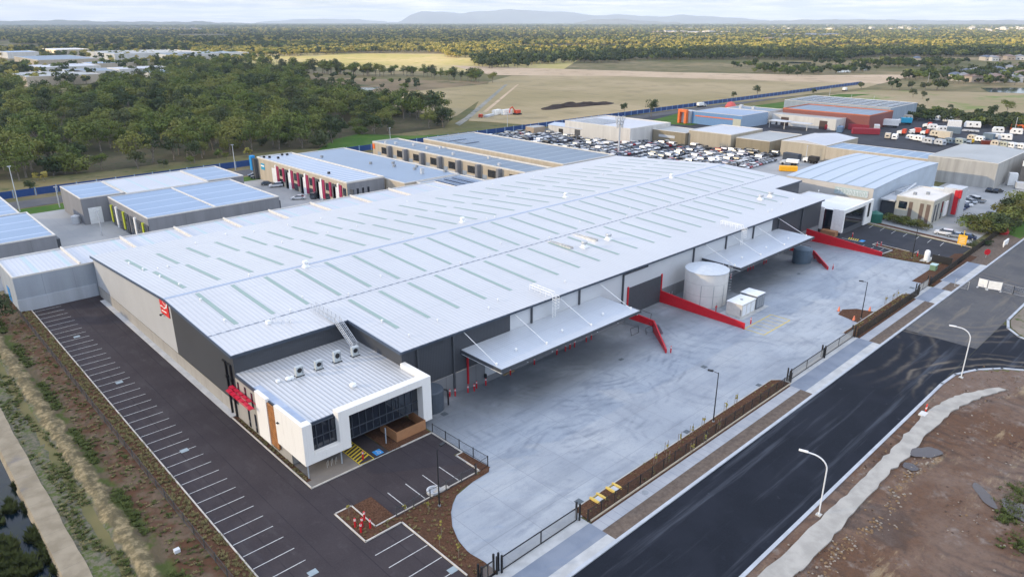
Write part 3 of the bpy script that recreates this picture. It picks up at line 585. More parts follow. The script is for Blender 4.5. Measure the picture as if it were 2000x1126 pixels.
# roof slabs (overhang .3)
mb = MB(); O = .35
def rslab(x0, x1, y0, y1, th=.16):
    z0, z1 = roof_z(y0), roof_z(y1); mb.extr([(y0, z0-th), (y1, z1-th), (y1, z1), (y0, z0)][::-1], x0, x1)
rslab(XL-O, XN-O, YN-O, 99.3); rslab(XN-O, XF+O, YF-O, YN-O); rslab(XN-O, XE+O, YN-O, 99.3); rslab(XL-O, XE+O, 99.3, YR); rslab(XL-O, XE+O, YR, YB+O)
roof = mb.build('roof', ROOFM, wh)
mb = MB(); mb.extr([(YR-.45, roof_z(YR-.45)+.02), (YR, ZR+.09), (YR+.45, roof_z(YR+.45)+.02)], XL-O, XE+O); mb.build('ridge_cap', flat('blue-grey flashing', (.36, .42, .52), .4), roof)
mb = MB(); zz = roof_z(99.3); mb.box(XL-O, XE+O, 99.2, 99.42, zz-.02, zz+.07)
n = NT('notched lap flashing'); n.done(n.mix(n.line(n.x, .72*2, .8), (.45, .48, .53), (.24, .27, .32)), .5, .1); mb.build('lap_flashing', n.m, roof)
mb = MB()
mb.box(XN-O, XF+O, YF-O-.22, YF-O, ZF-.32, ZF-.02); mb.box(XL-O, XN-O-.05, YN-O-.2, YN-O, roof_z(YN-O)-.42, roof_z(YN-O)-.02); mb.box(XF+O, XE+O, YN-O-.2, YN-O, roof_z(YN-O)-.42, roof_z(YN-O)-.02)
for k in range(int((XF-XN)/1.44)): x = XN+k*1.44; mb.box(x, x+.7, YF-O-.26, YF-O-.1, ZF-.03, ZF+.04)
for k in range(int((XN-XL)/1.44)): x = XL+k*1.44; mb.box(x, x+.7, YN-O-.25, YN-O-.1, roof_z(YN-O)-.03, roof_z(YN-O)+.04)
mb.build('gutter', flat('slate gutter', (.045, .06, .085), .5), wh)
mb = MB()
for a, b in ((YN-O, YR), (YR, YB+O)):
    za, zb = roof_z(a), roof_z(b); mb.extr([(a, za-.42), (b, zb-.42), (b, zb+.05), (a, za+.05)][::-1], XL-O-.09, XL-O+.02)
mb.build('barge_flashing', flat('slate flashing', (.06, .085, .13), .45), wh)
MB().extr([(YF-O, ZF-.42), (YN-O, roof_z(YN-O)-.42), (YN-O, roof_z(YN-O)+.05), (YF-O, ZF+.05)][::-1], XN-O-.09, XN-O+.02).build('barge_flashing', MT['slate flashing'], wh)
# clear sheets
sk = []
for rows, xs0, xe in (((84.4, 98.2), 56.2, 184), ((100.8, 115.9), 38.3, 200), ((120.5, 136.0), 38.0, 200), ((138.3, 150.2), 37.3, 200)):
    x = xs0
    while x < xe: sk.append((x, rows[0], rows[1])); x += 5.93
sk.sort(key=lambda s: math.hypot(s[0], s[1])); rest = MB()
def sky_strip(m, x, a, b):
    za, zb = roof_z(a)+.03, roof_z(b)+.03; m.face([(x-.36, a, za), (x+.36, a, za), (x+.36, b, zb), (x-.36, b, zb)]); m.face([(x-.36, a, za-.03), (x+.36, a, za-.03), (x+.36, a, za), (x-.36, a, za)])
for i, s in enumerate(sk):
    if i < 100: m = MB(); sky_strip(m, *s); m.build('skylight', SKYL, roof)
    else: sky_strip(rest, *s)
if rest.v: tag(rest.build('skylight', SKYL, roof), kind='stuff')
# downpipes
for x in [54.9, 61.6, 78.4, 90.4, 102.9, 126.6, 139.4, 151.3, 163.6, 176]: MB().box(x-.14, x+.14, YF-.3, YF-.02, .1, ZF-.3).build('downpipe', CHAR, wh)
MB().box(64.2, 64.45, YF-.3, YF-.06, 0, 6).build('downpipe', RED, wh)
MB().box(103, 110.5, YF-.25, YF-.02, 8.75, 8.95).box(110.3, 110.5, YF-.25, YF-.02, 8.9, 9.3).build('awning_rail', CHAR, wh)
for y in (94.6, 93.0):
    m = MB().box(XL-.3, XL-.05, y-.11, y+.11, .1, 8.2).box(XL-.4, XL-.02, y-.25, y+.25, 5.9, 6.25).box(XL-.3, XL-.05, y-.11, y+.9, 8.2, 8.4); m.build('downpipe', BLACK, wh)
# roof ventilators
def ventilator(x, y, s=1., cone=True):
    z = roof_z(y); b = MB().prism([(x-.75*s, y-.75*s), (x+.75*s, y-.75*s), (x+.75*s, y+.75*s), (x-.75*s, y+.75*s)], z-.1, z+.12*s)
    b.lathe((x, y), [(.8*s, z+.1), (.45*s, z+.75*s)], 12); o = b.build('roof_vent', WHITE2, roof)
    MB().lathe((x, y), [(.45*s, z+.74*s), (.62*s, z+.8*s), (.68*s, z+1.05*s), (.62*s, z+1.3*s), (.5*s, z+1.42*s)], 14).build('vent_cowl', GALV if cone else WHITE2, o)
for x, y in ((107.3, 91.6), (115.3, 91.8), (173.1, 88.2), (178, 88)): ventilator(x, y)
for x, y in ((58.1, 116.0), (99.3, 120.8), (134.2, 121.4), (173.6, 116.4)): ventilator(x, y, .85, False)
for x in (104.4, 112.2):
    m = MB()
    for k in range(9): m.box(x-.45, x+.45, 92.6+k*.7, 92.9+k*.7, roof_z(92.6+k*.7)+.02, roof_z(92.6+k*.7)+.09)
    m.box(x-.5, x-.42, 92.4, 98.9, roof_z(92.4)-.02, roof_z(98.9)+.1).box(x+.42, x+.5, 92.4, 98.9, roof_z(92.4)-.02, roof_z(98.9)+.1).build('roof_walkway', GALV, roof)
r_ = random.Random(4)
for k in range(58):
    x = r_.uniform(38, 195); y = r_.choice([81, 82.5, 99.9, 118.5, 137, 152, 155, 103.5]); z = roof_z(y)
    if x < 54 and y < 98: y = 96.5; z = roof_z(y)
    MB().lathe((x, y), [(.10, z), (.10, z+.28), (.17, z+.30), (.12, z+.42)], 8).build('flue_pipe', WHITE2, roof)
for px, py in ((251, 508), (279, 524), (313, 543), (352, 565), (394, 597), (440, 632), (746, 624)):
    x, y = at(px, py, 10.5); z = roof_z(y); MB().lathe((x, y), [(.14, z), (.14, z+.3), (.22, z+.32), (.12, z+.46)], 8).build('flue_pipe', WHITE2, roof)

# wall sign: red board with worn white strokes
sx = XL-.07
sg = MB().box(sx-.08, sx, YR-.75, YR+3.1, 8.3, 11.0).build('wall_sign', flat('sign red', (.62, .03, .03), .5), wh)
m = MB()
def stroke(pts, w=.22):
    for (a0, b0), (a1, b1) in zip(pts[:-1], pts[1:]):
        d = Vector((a1-a0, b1-b0)).normalized(); q = Vector((-d.y, d.x))*w/2
        m.face([(sx-.10, a0-q.x, b0-q.y), (sx-.10, a0+q.x, b0+q.y), (sx-.10, a1+q.x, b1+q.y), (sx-.10, a1-q.x, b1-q.y)])
stroke([(YR+2.9, 9.6), (YR+2.0, 9.75), (YR+1.2, 9.55), (YR+.3, 9.9)]); stroke([(YR+2.6, 8.85), (YR+1.5, 8.95), (YR+.3, 9.0)], .24); stroke([(YR+.2, 9.9), (YR-.3, 10.5), (YR-.5, 10.9)], .42); stroke([(YR+1.5, 10.7), (YR+.9, 10.4), (YR+.3, 10.3)], .16)
m.build('sign_lettering', WHITE, sg)
MB().box(XL-.5, XL-.05, YR+2.4, YR+2.6, 8.1, 8.2).box(XL-.62, XL-.4, YR+2.2, YR+2.8, 8.0, 8.15).build('wall_light', BLACK, wh)
# loading canopies with tie rods
CANM = sheet_roof('canopy sheeting', (.52, .56, .61), 'x', .5, .05, .38, .2, contrast=.2)
def canopy(x0, x1, zc, nrod):
    yo = 68.9
    c = MB().extr([(yo, zc-.05), (YF-.05, zc+.12), (YF-.05, zc+.28), (yo, zc+.10)][::-1], x0, x1).build('dock_canopy', CANM, wh)
    m = MB().box(x0-.12, x1+.12, yo-.14, yo, zc-.34, zc+.14).box(x0-.12, x0, yo, YF-.05, zc-.34, zc+.2).box(x1, x1+.12, yo, YF-.05, zc-.34, zc+.2); m.build('canopy_edge', CHAR, c)
    m = MB()
    for k in range(int((YF-yo)/1.0)): m.box(x0-.04, x1, yo+.5+k*1.0, yo+.62+k*1.0, zc-.42, zc-.1)
    for k in range(int((x1-x0)/5.4)+1): m.box(x0+k*5.4, x0+k*5.4+.18, yo, YF, zc-.55, zc-.15)
    m.build('canopy_beams', WHITE2, c)
    for k in range(nrod):
        x = x0+.6+k*(x1-x0-1.2)/(nrod-1); MB().tube((x, YF, ZF-.6), (x, yo+1.6, zc+.15), .055, k=6).tube((x, yo+1.6, zc), (x, yo+1.6, zc+.45), .16, k=6).build('tie_rod', WHITE, c)
    m = MB()
    for k in range(3): x = x0+6+k*(x1-x0)/3.2; m.lathe((x, 72.), [(.13, zc+.1), (.13, zc+.4), (.24, zc+.42), (.12, zc+.62)], 8)
    m.build('flue_pipes', WHITE, c)
canopy(63.2, 96.4, 6.0, 4); canopy(130.2, 163.6, 5.9, 4)
# dock doors and buffers in the recesses
for x in (68, 73.5, 79, 84.5, 90, 95.5, 136, 141.5, 147, 152.5, 158):
    MB().box(x, x+3.2, YF-.1, YF-.05, -.1, 3.4).build('dock_door', LGREY, wh)
    MB().box(x-.25, x, YF-.5, YF-.05, -.2, .5).box(x+3.2, x+3.45, YF-.5, YF-.05, -.2, .5).build('dock_buffer', BLACK, wh)
# caged roof access ladders with handrails
def access_ladder(x, y_in, zb, yw=YF, wdt=.8):
    zt = roof_z(y_in); ze = roof_z(yw)+.02; m = MB(); yo = yw-O-.7
    for xx in (x-wdt/2, x+wdt/2):
        m.path([(xx, y_in, zt+.05), (xx, y_in, zt+1.05), (xx, yo+.3, ze+1.1), (xx, yo, ze+.3), (xx, yo, zb)], .05)
        m.path([(xx, y_in, zt+.55), (xx, yo+.4, ze+.6)], .035); m.path([(xx, yo-.75, ze+.6), (xx, yo-.75, zb+2.)], .04)
        k = 0; 
        while y_in-k*1.3 > yw: yy = y_in-k*1.3; m.tube((xx, yy, roof_z(yy)), (xx, yy, roof_z(yy)+1.08), .04, k=5); k += 1
    h = zb+.3
    while h < ze+.2: m.tube((x-wdt/2, yo, h), (x+wdt/2, yo, h), .035, k=5); h += .3
    h = zb+2.
    while h < ze+.8:
        m.path([(x-wdt/2, yo, h), (x-wdt/2, yo-.75, h), (x+wdt/2, yo-.75, h), (x+wdt/2, yo, h)], .035); h += .55
    m.box(x-wdt/2, x+wdt/2, yo, y_in, ze+.05, ze+.10) if 0 else None
    o = m.build('access_ladder', WHITE, wh)
access_ladder(82.9, 82.5, 6.1); access_ladder(144.6, 82.5, 6.0)
# sloping ladder over the notch beside the office
m = MB(); xa = 50.0
top = (xa, 98.6, roof_z(98.6)); edge = (xa, YN-.6, roof_z(YN)+.1); foot = (xa, YN-5.4, 7.5)
for dx in (-.42, .42):
    for dz in (.0, .55, 1.05): m.path([(xa+dx, top[1], top[2]+dz), (xa+dx, edge[1], edge[2]+dz), (xa+dx, foot[1], foot[2]+dz)], .045)
    for k in range(7): t = k/6.; y = top[1]+(edge[1]-top[1])*t; z = top[2]+(edge[2]-top[2])*t; m.tube((xa+dx, y, z), (xa+dx, y, z+1.05), .04, k=5)
    for k in range(10): t = k/9.; y = edge[1]+(foot[1]-edge[1])*t; z = edge[2]+(foot[2]-edge[2])*t; m.tube((xa+dx, y, z), (xa+dx, y, z+1.05), .04, k=5)
for k in range(16): t = k/15.; y = edge[1]+(foot[1]-edge[1])*t; z = edge[2]+(foot[2]-edge[2])*t; m.box(xa-.42, xa+.42, y-.12, y+.12, z-.02, z+.03)
m.box(xa-.42, xa+.42, edge[1], top[1], edge[2]+.0, edge[2]+.05); m.build('roof_stair', GALV, wh)
m = MB()
for k in range(5): m.path([(42.6+k*.5, 97.9-k*.5, roof_z(98)), (42.6+k*.5, 97.9-k*.5, roof_z(98)+.8), (43.6+k*.4, 97.5-k*.5, roof_z(97.5)+.75)], .05)
m.box(41.7, 42.3, 97.6, 98.4, roof_z(98), roof_z(98)+.5); m.build('roof_hatch', WHITE2, wh)
# ================================================================ OFFICE
OX0, OX1, OY0 = 33.25, 52.7, 71.9; OZ = 7.15
of = thing('office_building', 'two-storey office with thick white picture frames round dark glazing', 'office building', (43, 80, 0))
mb = MB().face([(33.65, YN, 0), (33.65, 76.5, 0), (33.65, 76.5, 6.95), (33.65, YN, 6.95)][::-1]).face([(33.65, 76.5, 0), (39.6, 76.5, 0), (39.6, 76.5, 2.4), (33.65, 76.5, 2.4)])
mb.box(39.6, 52, 81.5, 91.8, 0, 2.4).box(33.7, 39.6, 76.6, 91.8, 0, 2.4); mb.build('ground_floor_wall', PREL, of)
mb = MB().box(33.7, 52.2, 73.3, YN-.05, 2.35, 2.75); mb.build('floor_slab', GREY, of)
mb = MB().extr([(73.2, 6.85), (YN-.05, 7.1), (YN-.05, 7.3), (73.2, 7.02)][::-1], 33.8, 52.2); orf = mb.build('roof', ROOFO, of)
MB().box(33.7, 38.2, 73.0, 73.2, 6.5, 7.12).box(33.62, 33.8, 73.2, YN-.1, 6.8, 7.3).build('roof_edge', flat('slate gutter', (.045, .06, .085)), orf)
MB().box(33.8, 34.9, 74, YN-.3, 7.08, 7.22).build('box_gutter', flat('blue-grey flashing', (.36, .42, .52)), orf)
# white frame
fr = MB()
fr.box(OX0, OX0+.5, OY0, 79.3, 2.15, 7.7)                     # side blade
fr.box(OX0, OX0+.55, 81.6, 84.9, .8, 7.6)                      # rear pier
fr.box(OX0+.5, 39.7, OY0+.003, OY0+.9, 2.15, 3.35)                     # sill under small window
fr.box(33.75, 34.55, OY0+.003, OY0+1.2, 3.35, 7.69)
fr.box(38.2, 39.7, OY0, OY0+1.25, 3.35, 7.75)
fr.box(39.7, 51.25, OY0, OY0+1.25, 6.75, 7.75)
fr.box(51.25, 52.7, OY0, OY0+1.3, 1.0, 7.75)
fr.box(51.9, 52.7, OY0+1.3, 77.95, 6.9, 7.75) ; wr_ = NT('white render panels'); n = wr_; u_ = n.math('ADD', n.x, n.y); cw = n.mix(n.ramp(n.noise(1.2, 6, .7, stretch=(1, 1, .25)), .5, .75, 0, .5), (.76, .75, .72), (.62, .60, .56)); cw = n.mix(n.math('MULTIPLY', n.line(u_, 2.4, .025), .35), cw, (.4, .4, .4)); fr.build('white_frame', n.done(cw, .6), of)
for x in (41.2, 44.8, 47.0, 49.6): MB().box(x, x+1.1, 74.4, 75.2, 2.76, 3.5).build('desk', LGREY, of)
MB().box(39.8, 51.9, 77.6, 77.8, 2.8, 6.7).build('inner_wall', LGREY, of)
def glazed(name, x0, x1, y, z0, z1, nx, nz, par, d=.12):
    g = MB().face([(x0, y, z0), (x1, y, z0), (x1, y, z1), (x0, y, z1)]).build(name, GLASS, par); m = MB()
    for k in range(nx+1): x = x0+(x1-x0)*k/nx; m.box(x-.04, x+.04, y-d, y-.01, z0, z1)
    for z in nz: m.box(x0, x1, y-d-.01, y-.005, z-.045, z+.045)
    m.build('mullions', flat('slate mullion', (.05, .06, .075)), g); return g
glazed('window', 34.55, 38.2, 72.85, 3.35, 6.95, 4, (3.4, 5.05, 6.9), of); glazed('window', 39.7, 51.3, 73.25, 2.45, 6.75, 11, (2.5, 3.9, 6.7), of)
glazed('entry_glazing', 39.7, 51.5, 81.4, .05, 2.35, 8, (.1, 2.3), of)
m = MB()
for y in (90.2, 88.0, 86.4, 85.6):
    pass
for y, z0, z1 in ((91.2, 3.6, 6.3), (88.9, 3.9, 6.4), (86.9, 3.9, 6.3), (88.7, .3, 3.1), (86.6, .3, 3.1)):
    MB().box(33.58, 33.64, y-.25, y+.25, z0, z1).build('window', GLASS, of)
MB().box(33.56, 33.64, 79.9, 81.6, .5, 1.9).build('window', GLASS, of)
m = MB()
for k in range(18): m.box(33.32, 33.5, 79.35, 81.55, 1.0+k*.35, 1.0+k*.35+.2)
m.box(33.4, 33.55, 79.4, 81.5, .95, 7.0); m.build('timber_screen', TIMBER, of)
aw = MB()
cells = [(0, 93.0), (0, 91.7), (0, 90.4), (0, 89.1), (0, 87.8), (1, 92.3), (1, 91.0), (1, 89.7), (1, 88.4), (1, 87.1), (1, 85.8)]
for c, y in cells: x = 33.55-.68*c; aw.box(x-.58, x-.06, y-1.16, y-.1, 5.15, 5.28)
for x in (33.55, 32.9, 32.25): aw.box(x-.05, x+.0, 84.6, 93.0 if x > 32.5 else 92.3, 5.05, 5.15)
aw.build('sunshade', flat('crimson sunshade', (.55, .008, .04), .45), of)
for x, y, h in ((33.7, 72.4, 2.2), (38.4, 72.4, 2.2), (45.2, 72.4, 2.4), (51.9, 72.8, 1.2)): MB().tube((x, y, 0), (x, y, h), .09, k=10).build('column', flat('steel column', (.30, .34, .38), .4), of)
MB().box(33.35, 33.5, 78.3, 78.5, 5.6, 5.7).box(33.0, 33.3, 78.2, 78.6, 5.5, 5.62).build('wall_light', BLACK, of)
# roof plant on the office: separate units
ac = thing('air_conditioner', 'grey rooftop air conditioner at the left end of the row of four', 'air conditioner', (0, 0, 0), 0, 'air conditioners on the office roof')
def acbox(par, s=1.):
    b = MB().box(-.55, .55, -.28, .28, .12, 1.5*s).build('casing', flat('ac casing', (.42, .46, .47), .5), par)
    MB().tube((-.05, -.285, .95*s), (-.05, -.31, .95*s), .36, k=16).build('fan_grille', BLACK, b); MB().box(.3, .5, -.3, -.28, .3, 1.3*s).build('side_panel', GREY, b)
    MB().box(-.65, .65, -.36, -.26, 0, .12).box(-.65, .65, .26, .36, 0, .12).build('foot_rail', BLACK, par)
acbox(ac); ac.location = (40.1, 85.4, 7.2)
for (x, y, s, l) in ((43.1, 85.4, .9, 'grey rooftop air conditioner second from the left of four'), (46.2, 85.6, 1.15, 'tallest grey rooftop air conditioner, third of the row of four'), (49.2, 85.6, 1., 'grey rooftop air conditioner at the foot of the roof stair')):
    copy_tree(ac, (x, y, 7.2), 0, l, scale=(1, 1, s))
m = MB()
for x, y, r in ((37.0, 85.6, .22), (38.4, 85.3, .3), (38.9, 85.2, .22), (43.9, 77.6, .35)): m.lathe((x, y), [(r, 7.05), (r, 7.35), (r*1.5, 7.38), (r*1.2, 7.62), (.05, 7.7)], 12)
m.build('roof_cowls', WHITE2, orf)
# timber screened enclosure
te = MB().box(46.4, 51.3, 71.6, 71.7, .05, 1.5).box(46.4, 46.5, 71.7, 75.6, .05, 1.5).box(51.2, 51.3, 71.7, 75.6, .05, 1.5).build('timber_enclosure', TAN, loc=(48.8, 73.6, 0))
tag(te, 'low tan timber screen enclosure under the office corner', 'enclosure')
# curved dark tank and pipe behind the frame leg
t = thing('round_tank', 'charcoal round water tank behind the white frame leg', 'tank', (55.6, 75.6, 0)); MB().lathe((55.4, 75.7), [(1.9, 0), (1.9, 3.2), (1.75, 3.35), (0, 3.5)], 28).build('tank_shell', flat('charcoal poly', (.055, .07, .09)), t)
MB().path([(55.9, 75.6, 3.2), (57.6, 74.9, 2.6), (57.9, 74.8, 2.3), (57.9, 74.8, 0)], .13, 8).build('overflow_pipe', BLACK, t)
# ================================================================ RED RAMP WALLS, TANK, PLANT
def redwall(label, x, y0, y1, z0, z1, bz):
    t = thing('ramp_wall', label, 'wall', (x, (y0+y1)/2, 0)); m = MB().extr([(y0, -.1), (y1, bz), (y1, z1), (y0, z0)][::-1], x, x+.22).build('panel', RED, t)
    MB().box(x-.2, x, y0-.1, y0+.1, 0, 1.0).build('end_post', RED, t)
redwall('long tapering red wall beside the ramp next to the white tank', 115.4, 58.9, 77.8, 1.15, 2.5, -.1); redwall('long tapering red wall at the far end of the yard', 180.0, 58.7, 78, 1.0, 3.0, -.1)
def stairwall(label, pts, hs, w=.25):
    t = thing('ramp_wall', label, 'wall', (pts[1][0], pts[1][1], 0)); m = MB()
    for (p, q, a, b) in zip(pts[:-1], pts[1:], hs[:-1], hs[1:]):
        d = Vector((q[0]-p[0], q[1]-p[1])).normalized(); s = Vector((-d.y, d.x))*w/2
        v = [(p[0]-s.x, p[1]-s.y), (q[0]-s.x, q[1]-s.y), (q[0]+s.x, q[1]+s.y), (p[0]+s.x, p[1]+s.y)]; m.prism(v, -1.35, [a, b, b, a])
    m.build('panel', RED, t); m = MB(); r0 = 4.; (x, y) = pts[1]
    for dx, dy in ((-2.4, 1.6), (-.2, -.2)): m.path([(x+dx, y+dy, -1.2), (x+dx-.2, y+dy, .2), (x+dx-2.3, y+dy+.2, .2), (x+dx-2.2, y+dy, -1.2), (x+dx, y+dy, -1.2)], .045)
    m.path([(x-.6, y+.6, .2), (x+1.8, y+1.9, 1.3), (x+2., y+5., 1.3)], .04); m.build('handrail', BLACK, t)
stairwall('kinked red dock ramp wall below the roller door', [(104.6, 77.5), (104.6, 71.5), (96.3, 62.9)], [1.2, 1.0, .75]); stairwall('kinked red dock ramp wall at the far loading dock', [(169.3, 77), (169.2, 70.6), (160.3, 63.2)], [1.2, 1.0, .75])
tk = thing('water_tank', 'tall pale cylindrical fire water tank by the roller door', 'tank', (122.5, 72.2, 0))
TANKM = NT('bolted tank plate'); n = TANKM; tc = n.mix(n.ramp(n.noise(.4, 4), .3, .7), (.60, .59, .56), (.66, .65, .62)); tc = n.mix(n.math('MULTIPLY', n.line(n.z, 2.35, .07), .5), tc, (.25, .27, .28)); TANKM = n.done(tc, .5, .1, .4)
TX, TY, TR = 122.6, 72.0, 4.25
MB().lathe((TX, TY), [(TR, 0), (TR, 6.9), (TR+.06, 6.95)], 48).build('tank_shell', TANKM, tk, smooth=False); MB().lathe((TX, TY), [(TR+.1, 6.9), (TR+.1, 7.02), (0.05, 7.5)], 48).build('tank_roof', flat('tank lid', (.48, .52, .56), .45), tk)
m = MB(); lx_, ly_ = TX+3.9, TY-2.6
for dx in (-.25, .25): m.tube((lx_+dx, ly_, 0), (lx_+dx, ly_, 8), .04, k=5)
for k in range(20): m.tube((lx_-.25, ly_, .4+k*.38), (lx_+.25, ly_, .4+k*.38), .03, k=5)
for k in range(9): m.path([(lx_-.25, ly_, 2.2+k*.6), (lx_-.3, ly_-.7, 2.2+k*.6), (lx_+.3, ly_-.7, 2.2+k*.6), (lx_+.25, ly_, 2.2+k*.6)], .03)
m.path([(lx_-.6, ly_+1, 7.1), (lx_-.6, ly_+1, 8), (lx_+.3, ly_+1, 8), (lx_+.3, ly_, 8)], .04); m.build('tank_ladder', GALV, tk)
for k in range(5):
    a = R(200+k*33); MB().box(TX+math.cos(a)*TR*1.005-.03, TX+math.cos(a)*TR*1.005+.03, TY+math.sin(a)*TR*1.005-.03, TY+math.sin(a)*TR*1.005+.03, 0, 4.6).build('seam', GREY, tk)
MB().path([(TX+1.6, TY-TR-.1, .9), (TX+1.8, TY-TR-1.9, .4), (TX+2.2, TY-TR-2.6, .4)], .12, 8).build('outlet_pipe', WHITE, tk)
def cabin(name, label, x0, x1, y0, y1, h, body, lid, lat=0):
    t = thing(name, label, 'plant enclosure', ((x0+x1)/2, (y0+y1)/2, 0)); b = MB().box(x0, x1, y0, y1, .12, h).build('casing', body, t)
    MB().box(x0-.08, x1+.08, y0-.08, y1+.08, h, h+.12).build('lid', lid, t); MB().box(x0+.1, x1-.1, y0+.1, y1-.1, 0, .12).build('base', GREY, t)
    m = MB()
    for k in range(3): x = x0+.3+k*(x1-x0-.3)/3; m.box(x, x+(x1-x0)/4, y0-.03, y0, .4, h-.3)
    m.build('door', lid if lat == 0 else GREY, b)
    if lat == 0: MB().box(x0-.03, x0, y0+.2, y0+.28, .5, 1.7).build('handle', BLACK, b); MB().tube(((x0+x1)/2, (y0+y1)/2, h+.1), ((x0+x1)/2, (y0+y1)/2, h+.2), .3, k=14).build('exhaust_cap', GREY, b)
cabin('pump_house', 'cream pump house cabin beside the white tank', 119.5, 124.6, 61.9, 65.2, 2.7, flat('cream cabin', (.56, .55, .50)), WHITE2)
cabin('generator_enclosure', 'dark grey generator enclosure with a white lid', 125.4, 128.6, 62.1, 65.6, 2.9, flat('mid grey cabin', (.14, .16, .19)), WHITE2, 1)
struct('concrete_slab', MB().box(119, 129.4, 61.3, 66.2, 0, .07), EDGEC)
# fire hydrant valves at the wall
for x, y, l in ((117.2, 76.9, 'red and silver hydrant valve left of the pair by the white tank'), (118.2, 76.9, 'red and silver hydrant valve right of the pair by the white tank'), (119.2, 67.2, 'red hydrant stand between red wall and tank')):
    t = thing('hydrant', l, 'hydrant', (x, y, 0)); MB().tube((x, y, 0), (x, y, 1.3), .1).box(x-.3, x+.3, y-.08, y+.08, .9, 1.05).build('riser', RED, t); MB().tube((x, y, 1.3), (x, y, 1.9), .07).build('valve_wheel', GALV, t)
# ---------------------------------------------------------------- bollards
bol = thing('bollard', 'x', 'bollard', (32.7, 60.2, 0)); m = MB().tube((32.7, 60.2, 0), (32.7, 60.2, 1.2), .12, k=12).lathe((32.7, 60.2), [(.12, 1.2), (.08, 1.27), (.01, 1.3)], 12); m.build('post', RED, bol); 
sub = MB().tube((32.7, 60.2, .93), (32.7, 60.2, 1.03), .126, k=12).tube((32.7, 60.2, 1.09), (32.7, 60.2, 1.17), .126, k=12).build('reflective_band', WHITE, bol)
loc = (32.9, 60.3)
BL = [((32.9, 60.4), 'leftmost of the five red bollards in the car park island'), ((32.9, 59.2), 'nearest of the five red bollards in the car park island'), ((34.3, 60.7), 'rearmost of the five red bollards in the car park island'), ((34.05, 59.1), 'rightmost of the five red bollards in the car park island'), ((33.5, 59.9), 'middle one of the five red bollards in the car park island'),
 ((40.85, 71.3), 'single red bollard on the yellow hatched markings'), ((59.5, 76.8), 'front one of two red bollards nearest the round tank'), ((60.1, 77.2), 'rear one of two red bollards nearest the round tank'), ((60.9, 76.9), 'banded red bollard at the charcoal wall right of a pair'), ((63.3, 76.7), 'red bollard left of the red downpipe'), ((64.5, 76.6), 'red bollard at the foot of the red downpipe'), ((65.5, 77.2), 'red bollard just right of the red downpipe')]
for i, (p, l) in enumerate(BL):
    zz = dock_z(*p)
    if i == 0: bol.location = (p[0], p[1], 0); bol['label'] = l; bol['group'] = 'red steel bollards'
    else: copy_tree(bol, (p[0], p[1], zz), 0, l, 'red steel bollards')
ordn = ['first', 'second', 'third', 'fourth', 'fifth', 'sixth', 'seventh', 'eighth', 'ninth', 'tenth']
for i, x in enumerate((67.2, 72.6, 78.2, 83.8, 86.0, 87.2, 88.4, 91.6, 93.0)): copy_tree(bol, (x, 76.9, dock_z(x, 76.9)+.2), 0, f'{ordn[i]} red bollard from the left under the nearer loading canopy', 'red steel bollards')
for i, x in enumerate((136, 141.4, 149.0, 150.2, 151.4, 156.5, 157.6)): copy_tree(bol, (x, 76.9, dock_z(x, 76.9)+.2), 0, f'{ordn[i]} red bollard from the left under the farther loading canopy', 'red steel bollards')
for p, l in (((97.0, 62.4), 'red bollard at the tip of the nearer kinked ramp wall'), ((118.5, 59.3), 'red bollard by the yellow floor hatching beside the red wall'), ((161.4, 62.5), 'red bollard at the tip of the farther kinked ramp wall'), ((191.5, 70.5), 'red bollard by the yellow hatch of the far office'),
             ((187.3, 62.6), 'left one of two red and white bollards in the far island'), ((188.3, 62.0), 'right one of two red and white bollards in the far island'), ((186.0, 52.6), 'red bollard beside the white upright tank')): copy_tree(bol, (*p, dock_z(*p)), 0, l, 'red steel bollards')
for (x, y), l in (((134.4, 46.6), 'orange cone at the left tip of the mulch island'), ((137.0, 50.6), 'orange cone at the back of the mulch island'), ((141.4, 46.4), 'orange cone at the right tip of the mulch island')):
    t = thing('traffic_cone', l, 'traffic cone', (x, y, 0), 0, 'cones round the mulch island'); MB().lathe((x, y), [(.26, .04), (.22, .3), (.08, .95)], 12).build('cone', flat('pale orange', (.75, .22, .12)), t); MB().box(x-.3, x+.3, y-.3, y+.3, .0, .04).build('base', BLACK, t)
# ---------------------------------------------------------------- lamp posts
def lamp_black(label, x, y, h=7.7, rz=0.):
    t = thing('lamp_post', label, 'lamp post', (x, y, 0)); c, s = math.cos(rz), math.sin(rz)
    MB().tube((x, y, 0), (x, y, h), .10, .06).build('pole', BLACK, t); a = MB().tube((x, y, h-.15), (x+.9*c, y+.9*s, h+.1), .04).build('arm', BLACK, t)
    MB().prism([(x+.75*c-.2*s, y+.75*s+.2*c), (x+.75*c+.2*s, y+.75*s-.2*c), (x+1.5*c+.17*s, y+1.5*s-.17*c), (x+1.5*c-.17*s, y+1.5*s+.17*c)], h, h+.16).build('lamp_head', BLACK, a)
    MB().tube((x, y, 0), (x, y, .25), .18).build('base_plate', GREY, t)
lamp_black('black lamp post in the mulch bed by the middle gate', 82.2, 44.9, 7.9, R(110)); lamp_black('black lamp post rising from the garden bed beside the front car park', 42.1, 56.8, 7.8, R(20))
lamp_black('black lamp post at the mulch island in the far half of the yard', 136.0, 45.9, 7.6, R(120)); lamp_black('black lamp post in the planted triangle by the far office car park', 183.3, 52.9, 7.8, R(120))
